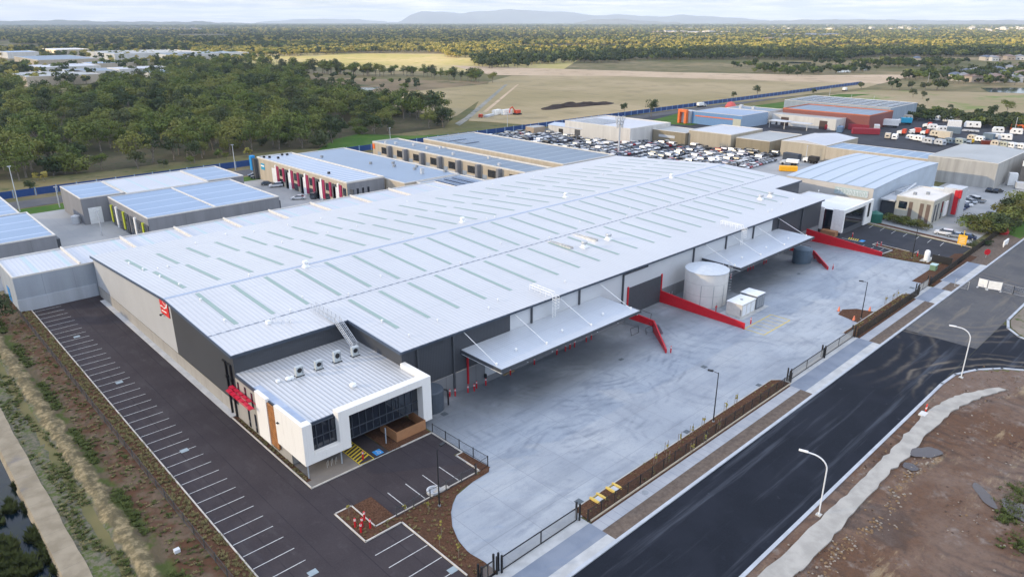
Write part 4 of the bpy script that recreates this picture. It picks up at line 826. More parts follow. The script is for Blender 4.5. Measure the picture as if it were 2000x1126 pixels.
def lamp_street(label, x, y, h=9., rz=R(90)):
    t = thing('street_lamp', label, 'street lamp', (x, y, 0)); c, s = math.cos(rz), math.sin(rz); m = MB(); pts = [(x, y, 0), (x, y, h*.78)]
    for k in range(1, 8): a = R(90*k/7.); q = 1.9; pts.append((x+c*q*(1-math.cos(a)), y+s*q*(1-math.cos(a)), h*.78+math.sin(a)*h*.20))
    pts.append((x+c*2.5, y+s*2.5, h*.985))
    m.path(pts, .085, 8); m.build('pole', WHITE2, t); MB().prism([(x+c*2.2-.16*s, y+s*2.2+.16*c), (x+c*2.2+.16*s, y+s*2.2-.16*c), (x+c*3.2+.13*s, y+s*3.2-.13*c), (x+c*3.2-.13*s, y+s*3.2+.13*c)], h*.98, h*.98+.14).build('lamp_head', WHITE, t)
    MB().box(x-.3, x+.3, y-.3, y+.3, 0, .15).build('footing', CONC, t)
lamp_street('white curved street lamp nearest the camera beside the rough footpath', 73.0, 25.3, 7.9, R(107)); lamp_street('white curved street lamp at the street corner', 123.0, 24.9, 8.6, R(107))
# ---------------------------------------------------------------- fences
def fence(label, pts, h, sp, m_=BLACK, bars=.24, rails=(.12, -.08), name='fence', wire=False):
    t = thing(name, label, 'fence', (pts[0][0], pts[0][1], 0)); pm, bmk = MB(), MB()
    for (x0, y0), (x1, y1) in zip(pts[:-1], pts[1:]):
        L = math.hypot(x1-x0, y1-y0); k = max(1, round(L/sp)); ux, uy = (x1-x0)/L, (y1-y0)/L
        for i in range(k+1): x, y = x0+ux*L*i/k, y0+uy*L*i/k; MB().box(x-.045, x+.045, y-.045, y+.045, 0, h+.05).build('post', m_, t)
        for r in rails: z = r if r > 0 else h+r; bmk.tube((x0, y0, z), (x1, y1, z), .03, k=4)
        if not wire:
            q = int(L/bars)
            for i in range(q): x, y = x0+ux*(i+.5)*bars, y0+uy*(i+.5)*bars; pm.box(x-.02, x+.02, y-.02, y+.02, rails[0], h)
        else:
            s = .2 if L > 30 else .14
            for i in range(int(L/s)):
                a = i*s; pm.tube((x0+ux*a, y0+uy*a, .05), (x0+ux*min(L, a+h), y0+uy*min(L, a+h), .05+min(h, L-a)), .004, k=3, cap=False); pm.tube((x0+ux*a, y0+uy*a, h), (x0+ux*min(L, a+h), y0+uy*min(L, a+h), h-min(h-.05, L-a)), .004, k=3, cap=False)
    bmk.build('rails', m_, t); pm.build('mesh_panel' if wire else 'pickets', m_, t)
fence('long black picket fence on the mulch bed between entrance and middle gate', [(52.6, 42.9), (101.6, 42.9)], 1.75, 2.5)
fence('black picket fence on the mulch bed beyond the middle gate', [(126.8, 42.9), (158, 42.9)], 1.75, 2.5, bars=.2); fence('black picket fence fronting the far office car park', [(165.8, 43.2), (228, 44.6)], 1.8, 2.6, bars=.2)
fence('short black picket fence at the bottom edge of the front car park', [(37.3, 44.0), (33.5, 44.0), (25, 44.0)], 1.5, 2.4)
fence('wire mesh fence between front car park and yard', [(51.4, 70.2), (51.5, 64.5), (51.7, 59.0), (49.4, 58.8)], 1.5, 2.6, BLACK, wire=True)
fence('thin wire fence along the kerb of the front visitor bays', [(49.4, 58.6), (37.3, 58.6)], 1.4, 2.4, flat('thin grey wire', (.05, .055, .06)), wire=True)
fence('long low wire fence above the canal embankment', [(19.2, 30), (19.2, 161)], 1.25, 3.0, flat('thin grey wire', (.05, .055, .06)), wire=True)
def gate(label, x0, x1, y, h=1.75):
    t = thing('sliding_gate', label, 'gate', ((x0+x1)/2, y, 0)); f = MB()
    for z in (.12, h): f.box(x0, x1, y-.05, y+.05, z-.05, z+.05)
    for x in (x0, (x0+x1)/2, x1): f.box(x-.05, x+.05, y-.05, y+.05, .1, h)
    f.build('gate_frame', BLACK, t); p = MB(); k = int((x1-x0)/.13)
    for i in range(k): x = x0+(i+.5)*.13; p.box(x-.02, x+.014, y-.012, y+.012, .12, h)
    p.build('pickets', GREY, t)
    for x in (x0-.15, x1+.15): MB().box(x-.09, x+.09, y-.35, y-.17, 0, 2.3).box(x-.09, x+.09, y+.17, y+.35, 0, 2.3).build('gate_post', BLACK, t)
gate('long sliding gate across the nearest driveway', 40.2, 52.0, 44.0); gate('left leaf of the sliding gate over the middle driveway', 101.9, 113.9, 43.4); gate('right leaf of the sliding gate over the middle driveway', 114.3, 126.3, 43.5)
gate('sliding gate at the far end of the yard', 158.6, 165.2, 43.5); gate('pedestrian gate beside the front car park', 37.6, 39.4, 44.2)
# electrical and service boxes near the far gate
t = thing('green_cabinet', 'green service kiosk by the far end of the yard fence', 'kiosk', (178, 47, 0)); MB().box(177, 178.6, 45.8, 47.0, 0, 1.3).build('casing', flat('kiosk green', (.14, .24, .15)), t); MB().box(176.9, 178.7, 45.7, 47.1, 1.3, 1.42).build('lid', flat('pale green lid', (.40, .55, .55)), t)
t = thing('upright_tank', 'white upright gas vessel on a slab beside the far car park', 'tank', (183.6, 50.2, 0)); MB().lathe((183.9, 49.9), [(.6, .1), (.62, .3), (.62, 2.2), (.45, 2.6), (.1, 2.75)], 20).build('vessel', WHITE, t, smooth=True); MB().box(182.4, 187.2, 49.0, 50.9, .08, .2).build('slab', CONC, t)
t = thing('panel_screen', 'black slatted screen beside the white gas vessel', 'screen', (182, 47.5, 0)); MB().box(183.9, 184.05, 44.6, 48.8, 0, 1.9).build('slats', BLACK, t); MB().box(183.85, 184.1, 44.5, 44.6, 0, 2.0).build('post', BLACK, t)
# yellow sign
t = thing('sign_board', 'yellow advertising board on a post by the parked cars', 'sign', (203.0, 47.8, 0)); MB().tube((203, 47.8, 0), (203, 47.8, 4.2), .09).build('post', YEL, t); b = MB().box(202.9, 203.05, 46.9, 48.9, .6, 3.0).build('board', flat('amber board', (.85, .45, .03)), t)
m = MB(); 
for k in range(4): m.box(202.86, 202.89, 47.25, 48.55, 1.0+k*.42, 1.18+k*.42)
m.build('lettering', flat('pale orange lettering', (.85, .62, .35)), b)
# yellow fire brackets in the fence bed, drain grates
for i, (px, py) in enumerate(((1168, 972), (1199, 952))):
    x, y = at(px, py, .2); t = thing('yellow_bracket', f'yellow steel pipe guard, {"nearer" if i == 0 else "farther"} of the pair in the fence bed', 'pipe guard', (x, y, 0))
    for dx in (-.6, .6): MB().prism([(x+dx-.10, y-.75), (x+dx+.10, y-.75), (x+dx+.17, y), (x+dx+.10, y+.75), (x+dx-.10, y+.75), (x+dx-.17, y)], .1, .32).build('arm', flat('weathered yellow', (.58, .42, .10)), t)
    MB().box(x-.7, x+.7, y+.4, y+.55, .12, .25).build('crossbar', flat('brass bar', (.30, .23, .06)), t); MB().box(x-.4, x+.4, y-.5, y+.35, .1, .18).build('cover', LGREY, t)
GRATE = NT('steel grate'); n = GRATE; GRATE = n.done(n.mix(n.line(n.x, .12, .05), (.14, .17, .19), (.03, .035, .04)), .5, .3)
gl = ['by the mesh fence behind the office', 'below the big arc of tyre marks', 'near the nearest gate post', 'in the middle of the lamp post bed edge', 'beside the far mulch bed']
for i, (px, py) in enumerate(((868, 808), (1215, 697), (1131, 979), (1342, 843), (1483, 752), (1375, 716), (1781, 562), (1562, 531), (1683, 622))):
    x, y = at(px, py); z = .03+dock_z(x, y); tag(MB().box(x-.45, x+.45, y-.45, y+.45, z, z+.015).build('drain_grate', GRATE, loc=(x, y, z)), ['square drain grate '+s for s in ('by the mesh fence behind the office', 'amid the arcing tyre marks', 'beside the nearest gate post', 'at the bed edge left of the yard lamp post', 'at the bed edge right of the yard lamp post', 'in mid yard left of the kinked wall foot', 'in the far yard near the gate', 'in the shade of the farther canopy', 'near the mulch island')][i], 'drain grate')
for i, (px, py, l) in enumerate(((150, 657, 'square pale pit lid farthest up the long car park'), (233, 746, 'square pale pit lid midway along the long car park'), (360, 879, 'square pale pit lid nearest in the long car park'), (611, 1117, 'pit lid at the bottom of the car park'), (884, 1112, 'pit lid in the corner bay by the gate'))):
    x, y = at(px, py); tag(MB().box(x-.5, x+.5, y-.4, y+.4, .0, .02).build('pit_lid', flat('pit lid grey', (.27, .33, .36)), loc=(x, y, 0)), l, 'pit lid', 'pit lids in the car park')
t = thing('round_pit', 'round concrete pit ring at the visitor bay kerb', 'pit', (43.2, 59.3, 0)); MB().lathe((43.3, 59.5), [(.85, 0), (.85, .35), (.7, .36), (.7, .1)], 20).build('ring', LGREY, t); MB().box(43.2, 45.2, 58.7, 59.4, .05, .2).build('apron', KERB, t)
x, y = at(1260, 962); tag(MB().lathe((x, y), [(.42, .1), (.42, .12), (0, .125)], 16).build('manhole_cover', GREY, loc=(x, y, .1)), 'round manhole cover in the footpath', 'manhole cover')
t = thing('bicycle_rack', 'pale looped bicycle rack under the office', 'bicycle rack', (37.2, 72.9, 0)); m = MB()
for k in range(3): m.path([(36.5+k*.6, 72.8, 0), (36.5+k*.6, 72.8, .8), (36.9+k*.6, 73.2, .8), (36.9+k*.6, 73.2, 0)], .035)
m.build('hoops', GALV, t)
x, y = at(990, 720, -.6); zz = dock_z(x, y); tag(MB().box(x-1.2, x+1.2, y-.6, y+.6, zz+.02, zz+.16).box(x+1.0, x+2.4, y-.2, y+.9, zz+.16, zz+.3).build('timber_pallet', flat('raw timber', (.33, .24, .12)), loc=(x, y, 0)), 'flat timber pallets lying at the near canopy corner', 'pallet')
# construction barriers at the street junction
for i, (px, py, w, l) in enumerate(((1918, 563, 2.3, 'white plastic barrier sheet with two letters, left of the pair across the street'), (1941, 568, 3.6, 'larger blank white barrier sheet across the street'))):
    x, y = at(px, py); t = thing('barrier_sheet', l, 'barrier', (x, y, 0)); p0 = Vector(at(px-9 if i == 0 else px-13, py-2)); p1 = Vector(at(px+8 if i == 0 else px+13, py+2)); d = (p1-p0).normalized(); q = Vector((-d.y, d.x))*.05
    b = MB().prism([tuple(p0-q), tuple(p1-q), tuple(p1+q), tuple(p0+q)], .35, 2.1).build('sheet', WHITE, t)
    for p in (p0, p1): MB().tube((p.x, p.y, 0), (p.x, p.y, 2.2), .04).box(p.x-.3, p.x+.3, p.y-.15, p.y+.15, 0, .15).build('foot', LGREY, t)
fence('temporary wire fence panels across the street', [tuple(at(1950, 568)), tuple(at(1978, 575)), tuple(at(2030, 586))], 1.9, 3.4, GALV, wire=True, name='temporary_fence'); fence('temporary wire fence panels on the far driveway', [tuple(at(1864, 560)), tuple(at(1890, 566))], 1.9, 3.2, GALV, wire=True, name='temporary_fence')
x, y = at(1808, 803); t = thing('warning_marker', 'red and white marker post on a white slab by the kerb', 'marker', (x, y, 0)); MB().box(x-.2, x+.2, y-.06, y+.06, .1, 1.2).build('board', flat('bright red', (.7, .05, .03)), t); MB().box(x-.205, x+.205, y-.07, y+.07, .5, .75).build('white_band', WHITE, t); MB().box(x-2, x-.5, y-.5, y+.4, .0, .22).build('slab', flat('white slab', (.6, .6, .58)), t)
x, y = at(1925, 503); t = thing('stop_sign', 'red sign with a pale back by the far fence end', 'sign', (x, y, 0)); MB().tube((x, y, 0), (x, y, 2), .05).build('post', GALV, t); MB().tube((x-.1, y-.1, 1.5), (x-.16, y-.16, 1.5), .75, k=8).build('disc', RED, t)
x, y = at(1960, 457); t = thing('red_drum', 'faded red round drum at the end of the hedge', 'drum', (x, y, 0)); MB().lathe((x, y), [(1., 0), (1.2, .5), (1., 1.5), (.3, 1.9)], 14).build('drum', flat('faded red', (.42, .03, .03)), t)
x, y = at(1963, 480); tag(MB().box(x-2, x+2, y-.15, y+.15, .4, 1.6).box(x-1.8, x-1.6, y-.1, y+.1, 0, .4).box(x+1.6, x+1.8, y-.1, y+.1, 0, .4).build('barrier_sheet', WHITE, loc=(x, y, 0)), 'white barrier board by the far green corner', 'barrier')
x, y = at(346, 1077); tag(MB().box(x-.3, x+.3, y-.25, y+.25, 0, .4).build('marker_block', flat('off white block', (.55, .57, .6)), loc=(x, y, 0)), 'small white utility block in the straw', 'block')
# ================================================================ NEIGHBOURING BUILDINGS
RB = sheet_roof('blue-grey roof sheeting', (.25, .35, .50), 'x', .9, .08, .42, .1, contrast=.2)
RBY = sheet_roof('blue-grey roof sheeting ribs along x', (.245, .345, .49), 'y', .9, .08, .42, .1, bands=('y', 7.4, .7, (.38, .47, .60)), contrast=.15)
RW = sheet_roof('white roof sheeting', (.54, .55, .58), 'x', .8, .08, .45, .1, contrast=.2); RWB = sheet_roof('white roof with clear strips', (.55, .57, .61), 'x', .8, .08, .45, .1, bands=('x', 5.9, .8, (.42, .52, .54)), contrast=.2)
RG = sheet_roof('grey roof sheeting', (.19, .245, .305), 'y', 1.0, .12, .5, .1, bands=('y', 6.2, .5, (.28, .34, .40)), contrast=.15); RP = sheet_roof('dull pale roof sheeting', (.40, .41, .40), 'x', 1.0, .15, .6, .1, contrast=.12)
RSTR = sheet_roof('streaked roof sheeting', (.33, .41, .52), 'y', 1.0, .1, .45, .1, bands=('y', 2.6, .8, (.56, .59, .64)), contrast=.1)
WG = panel_wall('grey tilt panels', (.235, .24, .255), 9, 0, wid=.08); WB = panel_wall('blue-grey tilt panels', (.33, .37, .42), 5.45, 0, wid=.10, dark=.7)
WC = panel_wall('cream tilt panels', (.47, .41, .32), 8, 0, wid=.08); WW = panel_wall('white wall panels', (.62, .61, .58), 8, 0, wid=.06, dark=.8); WBE = panel_wall('beige tilt panels', (.44, .39, .30), 3, 0, wid=.06, dark=.85); WOL = panel_wall('olive tan panels', (.28, .24, .165), 8, 0, wid=.06, dark=.85)
PARA = flat('pale parapet capping', (.60, .58, .54), .7)
def shed(label, x0, x1, y0, y1, h, wall, roofm, par=.35, cat='warehouse', ridge=None, rise=.6, capm=PARA, cap=True, faces=None, name='factory_unit', fins=None):
    t = thing(name, label, cat, ((x0+x1)/2, (y0+y1)/2, 0)); m = MB()
    w = m.box(x0, x1, y0, y1, -.1, h).build('wall', wall, t)
    r = MB(); a, b = (.25, .25) if cap else (-.2, -.2)
    if ridge == 'x': ym = (y0+y1)/2; r.extr([(y0+b, h-.2), (y0+b, h+.02), (ym, h+rise), (y1-b, h+.02), (y1-b, h-.2)], x0+a, x1-a)
    elif ridge == 'y': xm = (x0+x1)/2; r.extr([(x0+a, h-.2), (x0+a, h+.02), (xm, h+rise), (x1-a, h+.02), (x1-a, h-.2)], y0+b, y1-b, 'y')
    else: r.box(x0+a, x1-a, y0+b, y1-b, h-.2, h+.03)
    ro = r.build('roof', roofm, t)
    if cap:
        c = MB().box(x0-.03, x0+.25, y0, y1, h, h+par).box(x1-.25, x1+.03, y0, y1, h, h+par).box(x0+.25, x1-.25, y0-.03, y0+.25, h, h+par).box(x0+.25, x1-.25, y1-.25, y1+.03, h, h+par)
        c.build('parapet', capm, ro)
    if fins:
        for x in fins: MB().box(x-.14, x+.14, y0+.2, y1-.2, h, h+par+.35).build('fire_wall', capm, ro)
    return t, w, ro
def winx(par, x, y0, y1, z0, z1, m=GLASS, name='window', d=.06): return MB().box(x-d, x+.02, y0, y1, z0, z1).build(name, m, par)
def winy(par, y, x0, x1, z0, z1, m=GLASS, name='window', d=.06): return MB().box(x0, x1, y-d, y+.02, z0, z1).build(name, m, par)
def roofbits(par, pts, z, m_=GREY, s=.8):
    for x, y in pts: MB().box(x-s/2, x+s/2, y-s/2, y+s/2, z, z+s).build('roof_unit', m_, par)
# long annexe directly behind the main warehouse
t, w, ro = shed('long low annexe with white finned roof and blue-grey end wall behind the warehouse', 19.6, 134, 160.9, 176.5, 7.0, WB, RWB, .3, fins=[31.5, 43.5, 55.5, 67.5, 79.5, 91.5, 104, 117])
MB().box(19.5, 33.6, 160.78, 160.9, 0, 2.6).build('base_panel', panel_wall('paler tilt base', (.42, .46, .51), 5.45, 0, wid=.08, dark=.8), w)
winx(w, 19.6, 168, 170.5, .2, 3.2, BLUEP, 'door')
m = MB()
for x in (44, 56, 68, 80, 92): m.tube((x, 163, 7), (x, 163, 7.9), .1, k=6).tube((x+.9, 163.4, 7), (x+.9, 163.4, 7.8), .1, k=6)
m.build('flue_pipes', GREY, ro)
# left blue-roofed neighbour
t, w, ro = shed('blue-roofed factory at the left edge beyond the annexe', -30, 33.1, 188, 217, 7.3, WG, RBY, .3); shed('stepped rear part of the blue-roofed factory at the left edge', -30, 31.6, 217.3, 245, 7.3, WG, RBY, .3)
MB().box(33.15, 34.0, 189, 192.5, 0, 6.2).build('dark_fin', CHAR, w)
# blue and white factory group
t, w, ro = shed('large blue-roofed factory unit with lime panels on its left side', 53.6, 88.8, 189.2, 222, 7.2, WG, RBY, .3)
MB().box(70.8, 71.2, 189.4, 221.8, 7.2, 7.5).build('fire_wall', PARA, ro)
for k, y in enumerate((219.5, 214.2, 209, 203.8, 198.5, 193.2)):
    MB().box(53.35, 53.6, y-3.9, y-.3, 0, 5.4).build('dark_panel', CHAR, w); winx(w, 53.35, y-2.6, y-1.2, 3.2, 4.9); winx(w, 53.35, y-2.8, y-.9, .2, 2.4)
    if k in (0, 2, 5): MB().box(53.1, 53.6, y-.9, y+.1, .8, 5.6).build('lime_panel', LIME, w)
    if k in (1, 4): MB().box(53.15, 53.6, y+.1, y+1.2, 0, 5.8).build('white_pier', WHITE, w)
MB().box(88.85, 89.5, 190, 193, 0, 6).build('dark_fin', CHAR, w)
t, w, ro = shed('grey factory unit with a white roller door by the pale yard', 47.2, 58.5, 224, 246, 7.3, WG, RBY, .3)
winy(w, 224, 48.6, 52.0, 0, 4.6, WHITE2, 'roller_door')
t, w, ro = shed('white-roofed factory unit between two blue roofs', 58.8, 82.2, 222.3, 246, 7.3, WG, RWB, .3); shed('rear blue-roofed factory unit beside the blue hoarding', 82.5, 94, 224, 246.5, 7.3, WG, RBY, .3)
x, y = at(148, 424); 
t = thing('garden_shed', 'low pale bin enclosure against the grey factory unit', 'enclosure', (46, 226, 0)); MB().lathe((45.8, 227.5), [(1.1, 0), (1.1, 2.2), (.1, 2.6)], 14).build('drum', LGREY, t)
# crimson panelled row
t, w, ro = shed('long factory row with crimson panels and streaked roof', 111.2, 124.8, 190, 251, 7.6, WC, RSTR, .45)
MB().box(111.3, 124.7, 189.93, 190, .2, 7.5).build('end_wall', WG, w)
for k in range(4): winy(w, 189.93, 112.6+k*1.9, 113.3+k*1.9, 3.6, 5.6)
for k in range(5):
    y = 236-k*10.4
    MB().box(110.95, 111.2, y-1.4, y, .6, 6.6).build('crimson_panel', MAGENTA, w); MB().box(110.8, 111.2, y, y+.8, 0, 7).build('white_pier', WHITE, w)
    MB().box(110.9, 111.2, y+.9, y+3.4, 0, 5.6).build('roller_door', WHITE2, w); MB().box(110.9, 111.2, y-8.4, y-6.4, 0, 6.4).build('dark_panel', CHAR, w)
    if k < 4: MB().box(110.85, 111.2, y-5.6, y-4.5, 2, 6.6).build('crimson_panel', MAGENTA, w)
    for q in (2.1, 3.1, 6.9): winx(w, 111.1, y-q-.7, y-q, 3.6, 6.0)
    winx(w, 111.1, y-4.2, y-1.8, .2, 2.6)
b = MB().box(109.6, 111.1, 252.4, 254, 3.0, 8.2).build('sign_tower', flat('bright blue sign', (.01, .25, .60)), w); MB().box(109.8, 111, 250.6, 252.3, 0, 7.4).build('dark_pier', CHAR, w)
s = winx(w, 111.15, 245.4, 248.2, 3.9, 6.1, flat('small blue sign', (.02, .30, .5)), 'wall_sign'); MB().box(111.03, 111.09, 245.5, 248.1, 5.0, 5.5).build('sign_lettering', WHITE, s)
roofbits(ro, [(113, 249), (114.4, 247.5), (116, 244), (120, 249), (121.5, 248), (115, 207)], 7.6, BLACK, .7)
t, w, ro = shed('plain grey-roofed factory between crimson row and glazed terrace', 125.4, 147, 180, 251, 7.0, WC, sheet_roof('plain blue-grey roof', (.26, .33, .42), 'y', 1., .08, .45, .1, contrast=.1), .3)
roofbits(ro, [(136, 215), (139, 205), (142, 210), (141, 196), (144, 199), (146, 186), (130, 238)], 7.0, GREY, .8); MB().box(138.2, 139.4, 188.5, 189.2, 7, 8.9).build('roof_unit', LGREY, ro)
t, w, ro = shed('low rear unit with blue solar panels behind the white roof', 129.5, 147, 162, 179.6, 6.8, WC, sheet_roof('plain blue-grey roof b', (.26, .33, .42), 'y', 1., .08, .45, .1, contrast=.1), .3)
for a in (135.4, 138.6, 141.8): MB().box(a, a+2.0, 164.5, 177.5, 6.95, 7.08).build('solar_panels', SOLAR, ro)
# glazed cream terrace
t, w, ro = shed('cream terrace of office warehouses with dark upstairs windows', 159.6, 172, 162, 250, 8.0, WC, RG, .5)
for k in range(8):
    y = 247-k*10.6
    MB().box(157.9, 159.6, y-10.4, y-9.2, 0, 8.1).build('pier', WG, w); MB().box(159.5, 159.6, y-2.9, y-.6, 0, 4.8).build('roller_door', flat('blue-grey door', (.28, .34, .42)), w) 
    for q in range(8): winx(w, 159.55, y-3.9-q*.66, y-3.45-q*.66, 4.4, 6.9)
    MB().box(158.3, 159.6, y-9.0, y-3.4, 3.3, 3.7).build('balcony', PARA, w); winx(w, 159.55, y-8.8, y-3.6, .3, 2.9, flat('dark tan shopfront', (.12, .08, .05)))
winx(w, 159.5, 248.3, 249.8, 5.6, 7.6, ORANGE, 'wall_sign'); winx(w, 159.5, 248.3, 249.8, 1.5, 3., ORANGE, 'wall_sign')
roofbits(ro, [(162, 244), (164, 240), (167, 232), (166, 222), (170, 219), (165, 205), (169, 190), (163, 178)], 8, LGREY, .9)
t, w, ro = shed('wide grey-roofed warehouse with cream parapet beside the packed car yard', 176.2, 203.2, 160.8, 238, 8.8, WC, RG, .4)
MB().box(180, 189, 226, 234, 8.95, 9.05).build('solar_panels', SOLAR, ro); MB().box(181, 188, 217, 224.5, 8.95, 9.05).build('solar_panels', SOLAR, ro)
# buildings beyond the car yard
t, w, ro = shed('white building with flat roof at the back of the car yard', 271, 303, 206, 247, 6.8, WW, RW, .5, name='warehouse'); MB().box(275, 292, 226, 244, 6.85, 6.95).build('solar_panels', SOLAR, ro)
t, w, ro = shed('low white shed standing among the stored cars', 270.9, 281, 235.6, 258.4, 4.2, WW, sheet_roof('pale blue roof', (.50, .56, .68), 'y', 1., .05, .45), .0, cap=False, ridge='y', rise=.8)
winx(w, 270.9, 248, 251, 0, 2.9, BLACK, 'door'); winx(w, 270.9, 236.6, 240.2, 0, 3.6, CHAR, 'door')
t, w, ro = shed('small tan open-fronted hut by the stored cars', 262, 270, 260, 266, 3.2, flat('tan hut', (.38, .30, .22)), RP, .1)
t, w, ro = shed('long low tan building with a pale roof behind the mast', 288, 303, 187.3, 205.6, 5.4, WOL, RP, .2, name='warehouse'); winx(w, 288, 193, 202, 2.4, 3.6, LGREY, 'wall_band')
t, w, ro = shed('tall beige warehouse with pale roof behind the stored cars', 290.2, 318, 165.2, 187, 6.6, WBE, RW, .3, name='warehouse')
t, w, ro = shed('olive-tan warehouse at the corner of the car yard', 291.6, 321, 147.5, 163.4, 5.6, WOL, RP, .25, name='warehouse')
BLW = flat('bright blue cladding', (.12, .25, .46), .5)
t, w, ro = shed('bright blue warehouse with an orange stripe', 356, 384, 197.5, 228, 6.6, BLW, sheet_roof('dull blue roof', (.30, .38, .50), 'x', 1., .1, .5), .2, name='warehouse'); MB().box(355.85, 356, 199.5, 226, 4.2, 4.7).build('orange_stripe', ORANGE, w); MB().box(355.8, 356, 197.8, 202.5, 0, 4.8).build('loading_panel', flat('pale sage', (.45, .46, .38)), w)
MB().box(356.1, 383.9, 197.35, 197.5, 0, 6.5).build('side_wall', flat('pale blue cladding', (.28, .38, .50)), w)
t = thing('entry_portal', 'orange portal frame at the end of the bright blue warehouse', 'portal', (356, 232, 0)); MB().box(352, 354, 229.5, 235, 6.2, 7.6).box(352, 354, 229.5, 230.8, 0, 6.2).box(352, 354, 233.8, 235, 0, 6.2).build('frame', ORANGE, t); MB().box(354.2, 360, 228.3, 234.5, 0, 6.8).build('office_block', LGREY, t)
t, w, ro = shed('long low white workshop with dark openings', 386, 402, 160, 196, 5.4, WW, RP, .3, name='workshop')
for y0, y1 in ((186, 190.5), (164.6, 168.8)): winx(w, 386, y0, y1, 0, 4.4, flat('dark brown door', (.06, .035, .03)), 'door')
winx(w, 386, 192.3, 193.4, 0, 2.6, BLACK, 'door'); winy(w, 160, 390, 392, 0, 2.4, BLACK, 'door')
t = thing('open_canopy', 'timber and steel lean-to in front of the white workshop', 'canopy', (376, 178, 0)); MB().box(371, 378, 180, 190, 3.6, 3.9).box(374, 379, 169, 180, 3.2, 3.5).build('roof', LGREY, t)
for x, y in ((371.5, 181), (371.5, 189.5), (374.5, 170)): MB().box(x-.15, x+.15, y-.15, y+.15, 0, 3.6).build('post', PARA, t)
t, w, ro = shed('brick red warehouse with an orange fascia', 398, 430, 148, 196, 7.4, flat('brick red wall', (.20, .065, .055)), RG, .5, capm=flat('burnt orange fascia', (.48, .13, .05)), name='warehouse')
t, w, ro = shed('big grey warehouse whose roof is covered with solar panels', 431, 472, 150, 212, 8.8, panel_wall('weathered blue panels', (.30, .36, .42), 6, 0), RP, .2, name='warehouse')
for a in range(6):
    for b in range(9): MB().box(433+a*6.3, 437.6+a*6.3, 152+b*6.6, 157.2+b*6.6, 9.0, 9.1).build('solar_panels', SOLAR, ro)
t, w, ro = shed('low building with a flat roof and rooftop plant beside the blue warehouse', 388, 404, 199, 226, 6.2, WW, RG, .3); roofbits(ro, [(392, 219), (394, 212), (398, 222)], 6.2, LGREY, 1.6)
tag(MB().lathe((405, 233), [(3, 0), (3.4, 5.6), (2., 7.6), (.2, 8.2)], 14).build('red_dome_tank', flat('salmon red', (.5, .09, .08)), loc=(405, 233, 0)), 'salmon red rounded tank beyond the low flat roof', 'tank')
# beige and white pair right of the car yard
t, w, ro = shed('white-roofed warehouse with beige panel wall behind the truck park', 293.5, 325, 124.2, 143.4, 6.4, WBE, RW, .15, ridge='x', rise=1.2, name='warehouse')
t, w, ro = shed('long beige warehouse with blue-grey striped roof', 293.2, 309, 84, 124, 6.0, WC, sheet_roof('striped grey-blue roof', (.22, .31, .42), 'y', 1., .08, .45, .1, bands=('y', 5., .5, (.40, .47, .54)), contrast=.1), .15, name='warehouse')
t, w, ro = shed('tall pale concrete warehouse with grey roof at the right', 285, 324, 61.8, 83.6, 8.6, panel_wall('stained pale concrete', (.44, .43, .40), 4, 0, streak=.2, wid=.05, dark=.85), RP, .15, ridge='x', rise=.8, name='warehouse')
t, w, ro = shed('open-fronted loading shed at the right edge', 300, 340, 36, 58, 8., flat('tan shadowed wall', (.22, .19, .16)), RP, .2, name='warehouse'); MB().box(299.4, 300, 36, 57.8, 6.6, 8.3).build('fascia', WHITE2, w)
# big white curved-roof building
t = thing('warehouse', 'white warehouse with curved blue-white roof and long wall sign', 'warehouse', (215, 75, 0)); m = MB(); x0, x1, y0, y1 = 214.3, 268, 75.2, 101.5
def arcz(x): return 8.7+1.1*math.sin(math.pi*min(1, (x-x0)/(x1-x0)*1.0)*.8)
m.face([(x0, y1, 0), (x0, y0, 0), (x0, y0, 8.7), (x0, y1, 8.7)]); m.build('front_wall', pmat('off white render wall', (.50, .48, .45), .05, .2, .8), t)
m = MB(); N = 24; xs_ = [x0+(x1-x0)*i/N for i in range(N+1)]
for a, b in zip(xs_[:-1], xs_[1:]): m.face([(a, y0, 0), (b, y0, 0), (b, y0, arcz(b)), (a, y0, arcz(a))]); m.face([(b, y1, 0), (a, y1, 0), (a, y1, arcz(a)), (b, y1, arcz(b))])
m.face([(x1, y0, 0), (x1, y1, 0), (x1, y1, arcz(x1)), (x1, y0, arcz(x1))]); m.build('side_wall', pmat('pale blue side wall', (.42, .48, .54), .06, .2, .8), t)
m = MB()
for a, b in zip(xs_[:-1], xs_[1:]): m.face([(a, y0-.2, arcz(a)+.05), (b, y0-.2, arcz(b)+.05), (b, y1+.2, arcz(b)+.05), (a, y1+.2, arcz(a)+.05)])
rr = m.build('roof', sheet_roof('curved blue-white roof', (.46, .52, .60), 'y', 1.0, .05, .4, .1, bands=('y', 5.2, .7, (.22, .28, .31)), contrast=.1), t)
sgn = MB().box(x0-.15, x0, 76.6, 86.2, 5.75, 7.75).build('wall_sign', flat('pale aqua sign', (.40, .50, .51)), t); m = MB(); r_ = random.Random(11)
for k in range(10):   # worn outline lettering, unreadable in the photograph
    y = 85.5-k*.93; q = r_.choice([0, 1, 2])
    m.box(x0-.2, x0-.15, y-.6, y-.45, 6.1, 7.3).box(x0-.2, x0-.15, y-.45, y, 7.15, 7.3)
    if q: m.box(x0-.2, x0-.15, y-.45, y, 6.1, 6.25)
    if q != 1: m.box(x0-.2, x0-.15, y-.1, y, 6.25, 7.15)
m.box(x0-.19, x0-.15, 76.7, 86.1, 5.82, 5.92); m.build('sign_lettering', flat('sign lettering white', (.66, .70, .74)), sgn)
